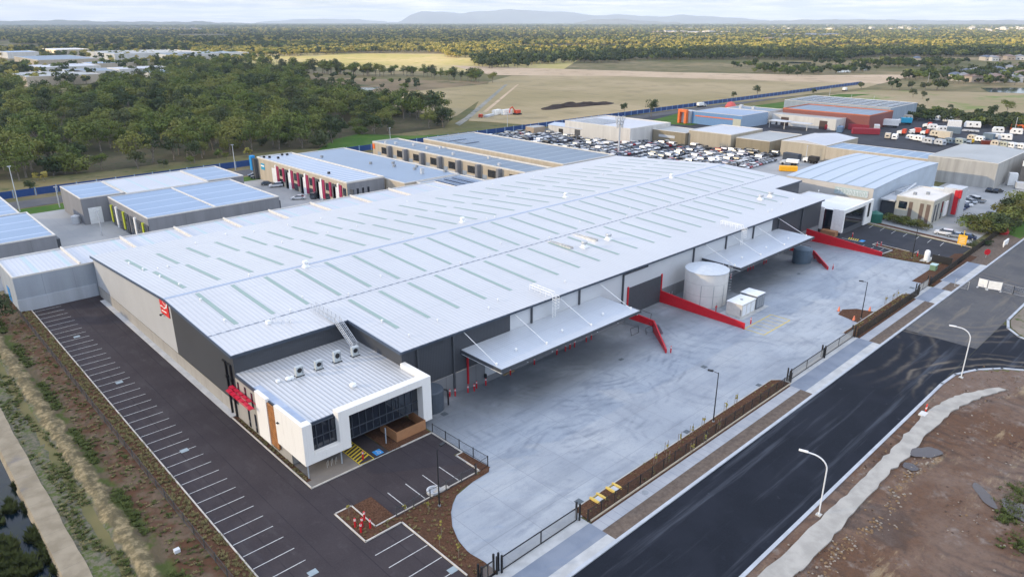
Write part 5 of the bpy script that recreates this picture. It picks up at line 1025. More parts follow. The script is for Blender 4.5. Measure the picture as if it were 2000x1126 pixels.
# its office
t, w, ro = shed('beige office block with tall brown windows and a red sign', 219.6, 238, 60.6, 70.5, 6.6, panel_wall('putty wall', (.44, .43, .37), 20, 0), pmat('cream membrane roof', (.66, .63, .58), .05, .2, .8), .3, cat='office building', name='office_building')
for y in (61.3, 63.0, 65.9): winx(w, 219.6, y, y+1.0, .3, 5.6, flat('brown glass', (.14, .10, .08)))
winx(w, 219.6, 67.4, 69.6, 3.3, 5.4); 
for x in (221, 223.4, 227): winy(w, 60.6, x, x+1.2, .4, 5.4)
winy(w, 60.6, 229.2, 232.0, .8, 5.0, WHITE, 'white_panel', .3)
MB().box(234.4, 240.2, 58.2, 63, 0, 8.2).build('grey_blade', LGREY, w); MB().box(233.6, 234.5, 58.6, 59.7, .8, 7.8).box(233.6, 234.5, 58, 58.7, 5.6, 8).build('red_sign', RED, w)
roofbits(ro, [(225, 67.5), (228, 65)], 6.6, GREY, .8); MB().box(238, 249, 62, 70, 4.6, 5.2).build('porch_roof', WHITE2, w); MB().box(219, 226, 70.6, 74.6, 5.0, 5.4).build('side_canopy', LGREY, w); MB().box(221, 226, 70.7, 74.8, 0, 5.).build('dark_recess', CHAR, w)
t = thing('rooftop_plant', 'cluster of grey ducts and chillers between the white warehouse and beige office', 'rooftop plant', (232, 72, 5)); m = MB()
for k in range(6): m.box(227+k*2.2, 228.4+k*2.2, 71, 73.6, 5.4, 6.7)
m.path([(226, 72, 5.6), (227, 71, 6.6), (240, 72.5, 6.9)], .35); m.build('chillers', GALV, t); MB().box(226.2, 242, 70.6, 74.9, 0, 5.4).build('plant_base', LGREY, t)
# far office of the main warehouse
t, w, ro = shed('far white office with black vertical windows beside the second car park', 190.2, 209.2, 73.3, 91.6, 6.1, flat('dark office wall', (.07, .075, .085)), pmat('white membrane roof', (.66, .67, .68), .05, .2, .7), .15, cat='office building', name='office_building')
m = MB(); X0, Y0_ = 189.9, 72.9
for a, b in ((73.5, 75.9), (78.3, 81.6)): m.box(X0+.003, X0+.5, a, b, .9, 7.0)
m.box(X0, X0+14.4, Y0_, Y0_+.6, 6.0, 7.0).box(X0, X0+.8, Y0_, Y0_+.6, .9, 6).box(X0+14.4, X0+19.5, Y0_, Y0_+.6, .3, 7.0); m.build('white_frame', WHITE, w)
winy(w, 73.25, 190.8, 204.2, 1.6, 5.9); winy(w, 72.88, 206, 207.3, 2.4, 6.3, BLACK); winx(w, 190.15, 76.0, 78.2, .4, 6.6)
tag(MB().box(187.6, 189.6, 73.6, 77.5, 0, 1.4).build('timber_enclosure', TAN, loc=(188.6, 75, 0)), 'tan timber screen at the foot of the far white office', 'enclosure')
MB().box(XF+.02, XF+.25, 79.0, 79.4, 0, 7).build('downpipe', RED, wh)
m = MB().box(189, 192, 87, 90, 6.15, 6.6); m.path([(188.5, 84, 6.3), (191, 86, 7.2), (194, 89, 6.4)], .15).build('roof_unit', GALV, ro)
t = thing('round_tank', 'dark green water tank beside the white curved-roof warehouse', 'tank', (211.5, 72.3, 0)); MB().lathe((211.6, 72.6), [(1.9, 0), (1.9, 2.6), (.2, 3.3)], 20).build('shell', GREENP, t)
t = thing('round_tank', 'dark blue-grey water tank under the far end of the second canopy', 'tank', (163.4, 70.5, 0)); MB().lathe((164.6, 71.4), [(2.2, -1.2), (2.2, 2.4), (.2, 2.9)], 24).build('shell', flat('slate poly tank', (.09, .13, .17)), t)
# communications mast
x, y = at(1208, 300); t = thing('antenna_mast', 'tall grey phone mast with clustered antennas by the car yard', 'mast', (x, y, 0)); MB().tube((x, y, 0), (x, y, 15.6), .45, .28, k=12).build('pole', LGREY, t)
m = MB()
for z, r in ((11.6, 1.3), (13.3, 1.5), (15.0, 1.9)):
    for k in range(6): a = R(60*k+z*20); m.tube((x, y, z), (x+math.cos(a)*r, y+math.sin(a)*r, z), .06, k=4).box(x+math.cos(a)*r-.16, x+math.cos(a)*r+.16, y+math.sin(a)*r-.16, y+math.sin(a)*r+.16, z-.7, z+.9)
m.build('antenna', LGREY, t); MB().lathe((x, y), [(.9, 12.4), (.9, 12.55), (.3, 12.6)], 14).build('platform', GREY, t)
# blue hoarding along the main road: panels on posts
def hoarding(label, pts, h):
    t = thing('hoarding', label, 'hoarding', (pts[0][0], pts[0][1], 0)); p = MB(); L = 0
    for (x0, y0), (x1, y1) in zip(pts[:-1], pts[1:]):
        Ls = math.hypot(x1-x0, y1-y0); k = max(1, int(Ls/6.))
        for i in range(k):
            a, b = i/k, (i+.90)/k; xa, ya, xb, yb = x0+(x1-x0)*a, y0+(y1-y0)*a, x0+(x1-x0)*b, y0+(y1-y0)*b
            p.prism([(xa, ya-.05), (xb, yb-.05), (xb, yb+.05), (xa, ya+.05)], .15, h); p.box(xa-.5, xa-.2, ya-.1, ya+.1, 0, h+.1) if 0 else None
    p.build('blue_panels', flat('royal blue panel', (.015, .055, .19), .5), t); q = MB()
    for (x0, y0), (x1, y1) in zip(pts[:-1], pts[1:]):
        Ls = math.hypot(x1-x0, y1-y0); k = max(1, int(Ls/6.))
        for i in range(k+1): a = (i-.05)/k; xx, yy = x0+(x1-x0)*a, y0+(y1-y0)*a; q.box(xx-.12, xx+.12, yy-.14, yy+.14, 0, h+.2)
        q.box(min(x0, x1), max(x0, x1), min(y0, y1)-.04, max(y0, y1)+.04, h+.0, h+.08) if abs(y0-y1) < .5 else None
    tag(q.build('posts', flat('pale blue post', (.16, .28, .50)), t), kind='stuff')
hoarding('long royal blue road hoarding running behind all the factories', [(-40, 275.5), (120, 276.5), (250, 275), (380, 274.5), (520, 274), (700, 273)], 2.5)
# ================================================================ VEHICLES
def car_mb(kind):
    """local car pointing along +x, centred on the ground; materials 0 paint 1 glass 2 tyre"""
    m = MB(); L, Wd = {'sedan': (4.6, .9), 'suv': (4.6, .93), 'van': (5.2, .98), 'ute': (5.2, .93)}[kind]; h = L/2
    def sec(pts, w0, w1=None):
        w1 = w1 or w0; k = len(pts); n = len(m.v)
        for x, z, w in pts: m.v.append((x, -w, z))
        for x, z, w in pts: m.v.append((x, w, z))
        m.f.append(tuple(range(n+k-1, n-1, -1))[::-1]); m.mi.append(m.m); m.f.append(tuple(range(n+k, n+2*k))[::-1]); m.mi.append(m.m)
        for i in range(k): j = (i+1) % k; m.f.append((n+i, n+k+i, n+k+j, n+j)); m.mi.append(m.m)
    w = Wd
    lo = {'sedan': [(-h, .35), (-h+.05, .78), (-h+.5, .92), (-.9, .95), (1.0, .92), (h-.35, .74), (h, .55), (h-.02, .3)], 'suv': [(-h, .38), (-h, 1.0), (-1.6, 1.06), (.9, 1.04), (h-.3, .92), (h, .65), (h-.02, .35)],
          'van': [(-h, .4), (-h, 1.2), (1.2, 1.2), (h-.3, 1.0), (h, .6), (h, .35)], 'ute': [(-h, .45), (-h, 1.0), (1.0, 1.02), (h-.25, .95), (h, .65), (h, .38)]}[kind]
    sec([(x, z, w if .4 < z < 1.15 else w*.95) for x, z in lo], w)
    m.m = 1
    gl = {'sedan': [(-1.75, .93), (-1.05, 1.36), (.25, 1.38), (1.15, .93)], 'suv': [(-2.2, 1.03), (-1.95, 1.6), (.3, 1.62), (1.2, 1.03)], 'van': [(-2.55, 1.18), (-2.5, 1.95), (1.1, 1.95), (1.95, 1.15)], 'ute': [(-.75, 1.0), (-.6, 1.6), (.45, 1.62), (1.25, 1.0)]}[kind]
    sec([(x, z, w*.94 if z < 1.2 else w*.76) for x, z in gl], w); m.m = 0
    a, b = gl[1], gl[2]; sec([(a[0]+.02, a[1]+.0, w*.77), (a[0]+.15, a[1]+.06, w*.72), (b[0]-.1, b[1]+.06, w*.72), (b[0]-.02, b[1], w*.77)], w)
    for x in ((a[0]+b[0])/2-.5, (a[0]+b[0])/2+.35):
        for s in (-1, 1): m.prism([(x-.05, s*w*.74-.03), (x+.05, s*w*.74-.03), (x+.05, s*w*.95+.0), (x-.05, s*w*.95)], .95, .97)
    if kind == 'van': sec([(-2.52, 1.3, w*.97), (-2.5, 1.9, w*.82), (.2, 1.9, w*.82), (.25, 1.3, w*.97)], w)
    if kind == 'ute': m.m = 1; m.box(-h+.12, -.85, -w+.15, w-.15, .98, 1.02); m.m = 0
    m.m = 2
    for x in (-h+.85, h-.85):
        for s in (-1, 1): m.tube((x, s*(w-.14), .33), (x, s*(w+.02), .33), .33, k=10)
    return m
PAINT = {'white': (.72, .73, .74), 'silver': (.36, .39, .42), 'dark blue': (.02, .035, .10), 'black': (.014, .016, .02), 'red': (.36, .012, .02), 'grey': (.10, .115, .13), 'cream': (.55, .46, .32)}
PM = {}
for c, v in PAINT.items():
    n = NT(c+' car paint'); PM[c] = n.done(v, .28, .0 if c in ('white', 'cream', 'red') else .35, .5); n.b.inputs['Coat Weight'].default_value = .4
CARM = {}
def car_mesh(kind, col):
    if (kind, col) not in CARM: CARM[kind, col] = car_mb(kind).mesh('car_body', [PM[col], GLASS, TYRE])
    return CARM[kind, col]
def car(x, y, rz, kind, col, label, group=None, z=0.):
    o = bpy.data.objects.new('parked_car', car_mesh(kind, col)); COL.objects.link(o); o.location = (x, y, z); o.rotation_euler = (0, 0, rz); return tag(o, label, 'car', group)
# nearer cars: with separate wheels, glass, headlights
def car_parts(x, y, rz, kind, col, label, group=None, z=0.):
    src = car_mb(kind); t = thing('parked_car', label, 'car', (x, y, z), rz, group)
    for nm, k, mt in (('body', 0, PM[col]), ('windows', 1, GLASS)):
        idx = [i for i, q in enumerate(src.mi) if q == k]; m = MB(); m.v = src.v; m.f = [src.f[i] for i in idx]; m.mi = [0]*len(idx)
        o = m.build(nm, mt, t)
        if k == 0: b = o
    h = {'sedan': 2.3, 'suv': 2.3, 'van': 2.6, 'ute': 2.6}[kind]
    for xx in (-h+.85, h-.85):
        for s in (-1, 1): w = MB().tube((xx, s*.78, .33), (xx, s*.95, .33), .33, k=12).build('wheel', TYRE, t); MB().tube((xx, s*.955, .33), (xx, s*.96, .33), .2, k=10).build('rim', GALV, w)
    for s in (-1, 1): MB().box(h-.12, h-.02, s*.7-.18, s*.7+.18, .6, .74).build('headlight', LGREY, b)
    return t
for px, py, z, kind, col, rz, l in ((497, 344, 0, 'sedan', 'dark blue', 2.9, 'dark blue car farthest left in front of the crimson row'), (504, 348, 0, 'ute', 'black', 2.8, 'black ute beside a blue car near the crimson row'), (523, 361, 0, 'sedan', 'grey', -.35, 'grey car left of the white car by the crimson row'),
        (539, 365, 0, 'suv', 'white', 2.8, 'white four wheel drive in the row before the crimson panels'), (556, 361, 0, 'suv', 'black', 2.9, 'black four wheel drive close to the crimson row'), (583, 389, 0, 'sedan', 'white', 2.5, 'white car standing alone in the middle of the rear yard'), (618, 386, 0, 'van', 'grey', .55, 'grey van by the last crimson bay'),
        (1843, 458, 0, 'suv', 'white', 1.75, 'left one of two white cars by the far kerb'), (1866, 463, 0, 'sedan', 'silver', 1.75, 'right one of two pale cars by the far kerb'), (1887, 466, 0, 'sedan', 'dark blue', 1.75, 'dark blue car behind the yellow sign board'),
        (1869, 409, 0, 'sedan', 'dark blue', 1.1, 'nearest car of the row beside the beige office'), (1876, 405, 0, 'suv', 'dark blue', 1.1, 'second car of the row beside the beige office'), (1884, 401, 0, 'sedan', 'white', 1.1, 'third car of the row beside the beige office'), (1893, 396, 0, 'sedan', 'silver', 1.1, 'fourth car of the row beside the beige office'), (1900, 391, 0, 'suv', 'white', 1.1, 'fifth car of the row beside the beige office'), (1907, 394, 0, 'ute', 'silver', 1.2, 'silver ute at the end of the row by the beige office'),
        (1933, 421, 0, 'sedan', 'black', .3, 'dark car half hidden by the hedge, upper one'), (1925, 430, 0, 'sedan', 'white', .3, 'white car half hidden by the hedge, lower left'), (1938, 432, 0, 'suv', 'white', .3, 'white car half hidden by the hedge, lower right'), (1932, 374, 0, 'sedan', 'black', .1, 'left black car outside the open loading shed'), (1948, 376, 0, 'sedan', 'black', -.2, 'right black car outside the open loading shed'),
        (460, 318, 0, 'sedan', 'silver', 0, 'silver car on the main road near the blue hoarding'), (478, 322, 0, 'sedan', 'black', 0, 'black car on the main road near the blue hoarding'), (92, 378, 0, 'sedan', 'white', 0, 'white car on the main road at the far left')):
    x, y = at(px, py); car_parts(x, y, rz, kind, col, l, None, z)
# packed storage yard
occl = [(176.2, 203.2, 160.8, 238, 8.8), (34, 203, 78, 160, 9.2), (159.6, 172, 162, 250, 8.0), (290, 318, 165, 187, 6.6), (291, 321, 147, 163, 5.6), (271, 303, 206, 247, 6.8), (270.9, 281, 235, 258, 4.2), (293, 325, 124, 143, 6.4)]
def hidden(x, y, z=1.4):
    for x0, x1, y0, y1, h in occl:
        for k in range(1, 60):
            t = k/60.; zz = CH+(z-CH)*t
            if zz < h and x0 < x*t < x1 and y0 < y*t < y1: return True
    return False
cols = ['white']*9+['silver']*5+['grey']*3+['dark blue']*2+['black']*3+['red']+['cream']
kinds = ['sedan', 'suv', 'sedan', 'suv', 'ute', 'van']
r_ = random.Random(21); yard = []; yp = [(204, 160), (204, 270), (266, 270), (269, 234), (269.5, 207), (286, 205), (286, 190), (288.5, 188), (288.5, 163), (290, 162), (290, 146), (244, 146)]
rows = []; y = 147.5
while y < 268: rows += [y, y+5.1]; y += 13.6 if len(rows) % 6 else 16.2
rn = ['first', 'second', 'third', 'fourth', 'fifth', 'sixth', 'seventh', 'eighth', 'ninth', 'tenth', 'eleventh', 'twelfth', 'thirteenth', 'fourteenth', 'fifteenth', 'sixteenth', 'seventeenth', 'eighteenth', 'nineteenth', 'twentieth']
for ri, yy in enumerate(rows):
    x = 206.
    while x < 289:
        x += 2.35 if r_.random() > .04 else 4.9
        if inpoly(x, yy, yp) and not (259 < x < 272 and 257 < yy < 268) and not hidden(x, yy): yard.append((x+r_.uniform(-.1, .1), yy+r_.uniform(-.25, .25), math.pi/2*(1 if r_.random() < .6 else -1)+r_.uniform(-.04, .04), ri, 'mast'))
for (a, b, nn, sp) in (((1388, 322), (1522, 286), 'tan', 2.3), ((1386, 317), (1518, 283), 'tan', 2.3), ((1352, 319), (1380, 312), 'tan', 2.4), ((1415, 328), (1520, 300), 'strip', 2.4), ((1445, 331), (1513, 312), 'strip2', 2.6)):
    p, q = Vector(at(*a)), Vector(at(*b)); L = (q-p).length; k = int(L/sp); u = (q-p)/L; an = math.atan2(u.y, u.x)+math.pi/2
    for i in range(k):
        c = p+u*(i*sp)
        if not hidden(c.x, c.y): yard.append((c.x, c.y, an+r_.uniform(-.05, .05), nn, nn))
yard.sort(key=lambda c: math.hypot(c[0], c[1])); rest = MB(); proto_any = {}
pl = {'tan': 'in the line below the olive-tan warehouse', 'strip': 'in the line beside the grass strip', 'strip2': 'in the short line next to the yellow truck bed'}
extra = []
for i, (x, y, a, ri, nn) in enumerate(yard):
    col = r_.choice(cols); kd = r_.choice(kinds)
    if nn == 'tan' and r_.random() < .6: col = 'white'
    if i < 270: kn = {"sedan": "sedan", "suv": "four wheel drive", "ute": "ute", "van": "van"}[kd]; car(x, y, a, kd, col, f'{col} {kn} ' + ('in the '+rn[min(ri, 19)]+' row of the packed yard'+(', mast side' if x < 262 else ', far side') if nn == 'mast' else pl[nn]), 'cars packed in the storage yard')
    else: extra.append((x, y, a, kd, col))
# ---- larger vehicles
def boxy(name, label, cat, px, py, rz, L, Wd, H, col, glass=True, style='caravan', z=0.):
    L *= .78 if px > 1700 and style != 'truck' else 1.; H *= 1.1 if px > 1700 else 1.; rz = rz+math.sin(px*1.7)*.25
    x, y = at(px, py); t = thing(name, label, cat, (x, y, z), rz); h = L/2; w = Wd/2
    if style == 'caravan':
        prof = [(-h, .55), (-h-.05, H*.55), (-h+.35, H), (h-.7, H), (h, H*.62), (h-.1, .55)]; n = MB(); k = len(prof); n.v = [(a, -w, b) for a, b in prof]+[(a, w, b) for a, b in prof]; n.f = [tuple(range(k)), tuple(range(2*k-1, k-1, -1))]+[(j, i, k+i, k+j) for i, j in ((i, (i+1) % k) for i in range(k))]; n.mi = [0]*len(n.f); b = n.build('body', col, t)
        m = MB()
        for xx in (-h*.5, h*.25): m.box(xx-.4, xx+.4, -w-.02, -w+.02, H*.5, H*.72).box(xx-.4, xx+.4, w-.02, w+.02, H*.5, H*.72)
        m.box(-h-.08, -h-.02, -.6, .6, H*.5, H*.7).build('window', GLASS, b); MB().box(h, h+1.2, -.06, .06, .45, .55).build('drawbar', GREY, t); MB().box(-.6, -.1, -.4, .4, H, H+.15).build('roof_hatch', LGREY, b)
        for s in (-1, 1): MB().tube((-.2, s*(w-.2), .36), (-.2, s*w, .36), .36, k=10).build('wheel', TYRE, t)
    elif style == 'truck':
        MB().box(-h, h-2.4, -w, w, 1.1, H).build('cargo_box', col, t); c = MB().prism([(h-2.2, -w), (h, -w*.92), (h, w*.92), (h-2.2, w)], .6, [H*.82, H*.62, H*.62, H*.82]).build('cab', WHITE if col is not WHITE else LGREY, t); MB().prism([(h-.5, -w*.8), (h+.03, -w*.8), (h+.03, w*.8), (h-.5, w*.8)], 1.5, H*.6).build('windscreen', GLASS, c)
        MB().box(-h, h, -.4, .4, .6, 1.1).build('chassis', BLACK, t)
        for xx in (-h+1, -h+2.2, h-1.2):
            for s in (-1, 1): MB().tube((xx, s*(w-.3), .5), (xx, s*w, .5), .5, k=10).build('wheel', TYRE, t)
    elif style == 'box':
        b = MB().box(-h, h, -w, w, .15, H).build('body', col, t); m = MB(); k = int(L/.8)
        for i in range(k): m.box(-h+i*.8, -h+i*.8+.3, -w-.04, -w, .3, H-.2).box(-h+i*.8, -h+i*.8+.3, w, w+.04, .3, H-.2)
        m.build('ribs', col, b); MB().box(h, h+.04, -w+.1, w-.1, .3, H-.15).build('door', col, b)
    return t
W_ = WHITE; REDT = flat('container red', (.28, .025, .04)); CREAM = flat('cream gelcoat', (.56, .50, .40)); SLT = flat('slate canvas', (.12, .17, .22)); OR2 = flat('truck orange red', (.55, .07, .03))
VL = [('lorry', 'long white semi trailer beside the grey warehouse end', 'truck', 1728, 248, 1.95, 13, 2.6, 3.9, W_, 'truck'), ('lorry', 'turquoise-cabbed truck behind the white semi trailer', 'truck', 1764, 243, 1.9, 8, 2.5, 3.3, flat('turquoise', (.02, .35, .55)), 'truck'), ('motorhome', 'white motorhome behind the turquoise truck', 'motorhome', 1747, 236, 1.95, 9, 2.5, 3., W_, 'caravan'), ('caravan', 'cream caravan by the hedge at the warehouse corner', 'caravan', 1771, 236, 1.95, 7, 2.4, 3., CREAM, 'caravan'),
 ('shipping_container', 'long crimson container nearest the white roof', 'container', 1690, 262, 1.95, 13, 2.5, 2.9, REDT, 'box'), ('shipping_container', 'second crimson container behind the longest one', 'container', 1676, 254, 1.95, 10, 2.5, 2.9, REDT, 'box'), ('shipping_container', 'slate blue container among crimson ones', 'container', 1640, 258, .5, 6, 2.5, 2.9, flat('slate blue', (.10, .17, .27)), 'box'), ('shipping_container', 'grey container stack right of the crimson containers', 'container', 1711, 258, .5, 8, 2.5, 3.4, LGREY, 'box'), ('shipping_container', 'crimson container at the workshop end', 'container', 1615, 252, .5, 6, 2.5, 2.6, REDT, 'box'), ('shipping_container', 'grey container beyond the crimson pair', 'container', 1660, 250, 1.95, 9, 2.5, 2.9, flat('plum grey', (.16, .12, .16)), 'box'),
 ('motorhome', 'small white motorhome with blue stripe near the hedge', 'motorhome', 1826, 236, 1.4, 6, 2.3, 2.8, W_, 'caravan'), ('motorhome', 'second white motorhome by the hedge with blue trim', 'motorhome', 1851, 239, 1.9, 6.5, 2.3, 2.8, W_, 'caravan'), ('lorry', 'white box truck body standing in the open yard', 'truck', 1863, 249, 1.9, 8, 2.6, 3.4, W_, 'box'), ('motorhome', 'long white motorhome with dark windows', 'motorhome', 1898, 250, 1.95, 10, 2.6, 3.1, W_, 'caravan'),
 ('caravan', 'white caravan at the upper right of the vehicle park', 'caravan', 1948, 260, 1.9, 6.5, 2.4, 2.8, W_, 'caravan'), ('caravan', 'white caravan at the right edge beside an orange roof', 'caravan', 1984, 263, 1.9, 7, 2.4, 2.8, W_, 'caravan'), ('shipping_container', 'orange container at the right edge', 'container', 1987, 254, 1.9, 8, 2.5, 2.7, ORANGE, 'box'), ('caravan', 'big white caravan in front of the right pair', 'caravan', 1962, 274, 1.9, 7.5, 2.4, 2.8, W_, 'caravan'), ('lorry', 'low white flatbed load between caravans', 'truck', 1937, 267, 1.9, 8, 2.4, 1.6, W_, 'box'),
 ('lorry', 'slate canvas sided truck mid yard', 'truck', 1862, 261, 1.9, 8, 2.5, 3., SLT, 'box'), ('caravan', 'white camper nose to nose with the slate canvas truck', 'caravan', 1838, 257, 1.9, 6.5, 2.3, 2.6, W_, 'caravan'), ('caravan', 'white camper left of the slate canvas truck', 'caravan', 1820, 253, 1.9, 6.0, 2.3, 2.6, W_, 'caravan'), ('tractor_unit', 'orange-red truck cab behind the campers', 'truck', 1810, 250, 1.9, 4, 2.3, 2.8, OR2, 'truck'), ('tractor_unit', 'orange-red truck cab in the middle row', 'truck', 1786, 262, 1.9, 5, 2.4, 2.9, OR2, 'truck'), ('tractor_unit', 'orange-red machine left of the middle cab', 'truck', 1760, 264, 1.4, 4, 2.3, 2.9, OR2, 'truck'), ('tractor_unit', 'orange-red machine right of the middle cab', 'truck', 1805, 264, 1.4, 3.5, 2.3, 2.7, OR2, 'truck'),
 ('caravan', 'cream caravan front left of the orange cabs', 'caravan', 1733, 271, .4, 5, 2.3, 2.6, CREAM, 'caravan'), ('caravan', 'white caravan front left of the orange cabs', 'caravan', 1747, 273, .4, 5, 2.3, 2.6, W_, 'caravan'), ('lorry', 'white truck with blue bonnet near the front row', 'truck', 1778, 273, 1.2, 5, 2.2, 2.3, W_, 'caravan'), ('caravan', 'pale domed caravan at the front row centre', 'caravan', 1794, 276, 1.1, 6, 2.3, 2.6, W_, 'caravan'), ('caravan', 'beige box caravan with brown windows', 'caravan', 1826, 267, 1.2, 6, 2.3, 2.9, CREAM, 'caravan'), ('lorry', 'beige box truck facing right in the middle', 'truck', 1845, 270, 1.2, 7, 2.5, 3.1, CREAM, 'box'),
 ('caravan', 'silver domed caravan in front of the beige box truck', 'caravan', 1835, 284, 1.1, 6, 2.3, 2.6, LGREY, 'caravan'), ('caravan', 'silver caravan front row left', 'caravan', 1812, 281, 1.1, 6, 2.3, 2.6, LGREY, 'caravan'), ('caravan', 'dark silver caravan right of the domed one', 'caravan', 1853, 281, 1.1, 5.5, 2.3, 2.5, SLT, 'caravan'), ('caravan', 'sage green box caravan front row', 'caravan', 1874, 283, 1.1, 6, 2.4, 2.8, flat('sage', (.33, .37, .34)), 'caravan'),
 ('caravan', 'small cream caravan in the right cluster', 'caravan', 1898, 274, 1.2, 5, 2.3, 2.5, CREAM, 'caravan'), ('caravan', 'small pale caravan in the right cluster', 'caravan', 1912, 277, 1.2, 5, 2.3, 2.5, W_, 'caravan'), ('lorry', 'slate box truck behind the small pale caravans', 'truck', 1930, 273, 1.2, 6, 2.4, 2.8, SLT, 'box'), ('lorry', 'brown tray truck below the slate box truck', 'truck', 1927, 283, 1.9, 6, 2.3, 1.8, flat('oxide brown', (.16, .03, .015)), 'box'), ('excavator', 'small yellow loader beside the pale caravans', 'loader', 1894, 282, 1.2, 2.6, 1.6, 2.4, YEL, 'truck'),
 ('caravan', 'cream caravan with orange trim at the front right', 'caravan', 1944, 286, 1.2, 5, 2.3, 2.6, CREAM, 'caravan'), ('caravan', 'pale sage caravan at the front right', 'caravan', 1961, 288, 1.2, 5, 2.3, 2.5, flat('pale sage', (.42, .45, .42)), 'caravan'), ('caravan', 'white caravan at the front right', 'caravan', 1976, 290, 1.2, 5, 2.3, 2.5, W_, 'caravan'), ('caravan', 'white caravan cut by the right edge', 'caravan', 1995, 292, 1.2, 5, 2.3, 2.5, W_, 'caravan'), ('boat', 'pale long boat on a trailer in the open yard', 'boat', 1895, 258.5, 1.95, 10, 1.6, 1.2, LGREY, 'caravan'),
 ('lorry', 'slate blue bus body behind the grass strip', 'truck', 1546, 313, 1.2, 7, 2.5, 2.9, flat('dark slate bus', (.035, .05, .075)), 'box'), ('lorry', 'white truck by the beige panel wall', 'truck', 1541, 322, 1.9, 7, 2.5, 2.3, W_, 'truck'), ('lorry', 'bright yellow truck tray by the striped blue roof', 'truck', 1539, 334, 1.95, 6.5, 2.5, 1.9, flat('amber yellow', (.85, .42, .01)), 'box'), ('lorry', 'black-cabbed truck by the beige panel wall', 'truck', 1583, 318, 1.2, 6, 2.4, 2.8, BLACK, 'truck'),
 ('lorry', 'white truck on the farm track beside the red digger', 'truck', 970, 224, .2, 7, 2.5, 3, W_, 'box'), ('lorry', 'second white truck on the farm track', 'truck', 990, 224, .2, 7, 2.5, 3.2, W_, 'box'), ('skip', 'long low white trailer left of the farm trucks', 'trailer', 955, 228, .2, 9, 2.5, 1.3, LGREY, 'box'), ('marker_tarp', 'small red tarp at the end of the farm track', 'tarp', 939, 230, .3, 2.4, 2, 2.2, OR2, 'caravan'),
 ('tanker', 'white bulk tank at the open loading shed', 'tank', 1974, 362, .3, 3, 2.5, 4, W_, 'box'), ('tanker', 'pale rubbish skip right of the bulk tank', 'skip', 1990, 368, .3, 4, 2.5, 2, LGREY, 'box'), ('lorry', 'white truck on the main road left of the portal', 'truck', 1370, 209, 0, 7, 2.4, 3, W_, 'truck'), ('lorry', 'white truck farther along the main road', 'truck', 1650, 178, 0, 7, 2.4, 3, W_, 'truck')]
for v in VL: boxy(*v[:10], style=v[10])
x, y = at(1010, 224); t = thing('digger', 'orange-red excavator at the end of the farm track', 'excavator', (x, y, 0)); MB().box(x-2.2, x+2.2, y-1.8, y+1.8, 0, .9).build('tracks', BLACK, t); MB().box(x-1.6, x+1.8, y-1.4, y+1.4, 1., 2.8).build('cab', OR2, t); MB().path([(x-1.5, y, 2), (x-4, y, 5), (x-6, y, 4), (x-6.4, y, 1.5)], .35).build('boom', OR2, t)
# ================================================================ LOW PLANTING, TREES AND FAR COUNTRY
def scatter(name, pts, protos, kind='stuff', label=None):
    """pts: x,y,z,rot,scale,index -> instances on one object"""
    me = bpy.data.meshes.new(name); P = np.array(pts, dtype=float); me.vertices.add(len(P)); me.vertices.foreach_set('co', P[:, :3].ravel())
    a = me.attributes.new('rot', 'FLOAT_VECTOR', 'POINT'); rv = np.zeros((len(P), 3)); rv[:, 2] = P[:, 3]; a.data.foreach_set('vector', rv.ravel())
    a = me.attributes.new('scl', 'FLOAT', 'POINT'); a.data.foreach_set('value', P[:, 4].copy()); a = me.attributes.new('idx', 'INT', 'POINT'); a.data.foreach_set('value', P[:, 5].astype(np.int32))
    o = bpy.data.objects.new(name, me); COL.objects.link(o); tag(o, label, kind=kind)
    c = bpy.data.collections.new(name+'_kinds')
    for i, (nm, pm) in enumerate(protos): po = bpy.data.objects.new('%02d_%s' % (i, nm), pm); c.objects.link(po)
    ng = bpy.data.node_groups.new(name, 'GeometryNodeTree'); ng.interface.new_socket('Geometry', in_out='INPUT', socket_type='NodeSocketGeometry'); ng.interface.new_socket('Geometry', in_out='OUTPUT', socket_type='NodeSocketGeometry')
    N = ng.nodes; gi, go = N.new('NodeGroupInput'), N.new('NodeGroupOutput'); mp = N.new('GeometryNodeMeshToPoints'); ip = N.new('GeometryNodeInstanceOnPoints'); ci = N.new('GeometryNodeCollectionInfo')
    ci.inputs[0].default_value = c; ci.inputs[1].default_value = True; ci.inputs[2].default_value = True
    def na(nm, ty): q = N.new('GeometryNodeInputNamedAttribute'); q.data_type = ty; q.inputs[0].default_value = nm; return q.outputs[0]
    ng.links.new(gi.outputs[0], mp.inputs[0]); ng.links.new(mp.outputs[0], ip.inputs['Points']); ng.links.new(ci.outputs[0], ip.inputs['Instance']); ip.inputs['Pick Instance'].default_value = True
    ng.links.new(na('idx', 'INT'), ip.inputs['Instance Index']); ng.links.new(na('rot', 'FLOAT_VECTOR'), ip.inputs['Rotation']); ng.links.new(na('scl', 'FLOAT'), ip.inputs['Scale']); ng.links.new(ip.outputs[0], go.inputs[0])
    md = o.modifiers.new('scatter', 'NODES'); md.node_group = ng; return o
if extra:
    ks = {}; pr = []; P = []
    for x, y, a, kd, col in extra:
        if (kd, col) not in ks: ks[kd, col] = len(pr); pr.append((kd+col, car_mesh(kd, col)))
        P.append((x, y, 0, a, 1, ks[kd, col]))
    scatter('stored_cars', P, pr, label='the farthest small cars of the packed storage yard')
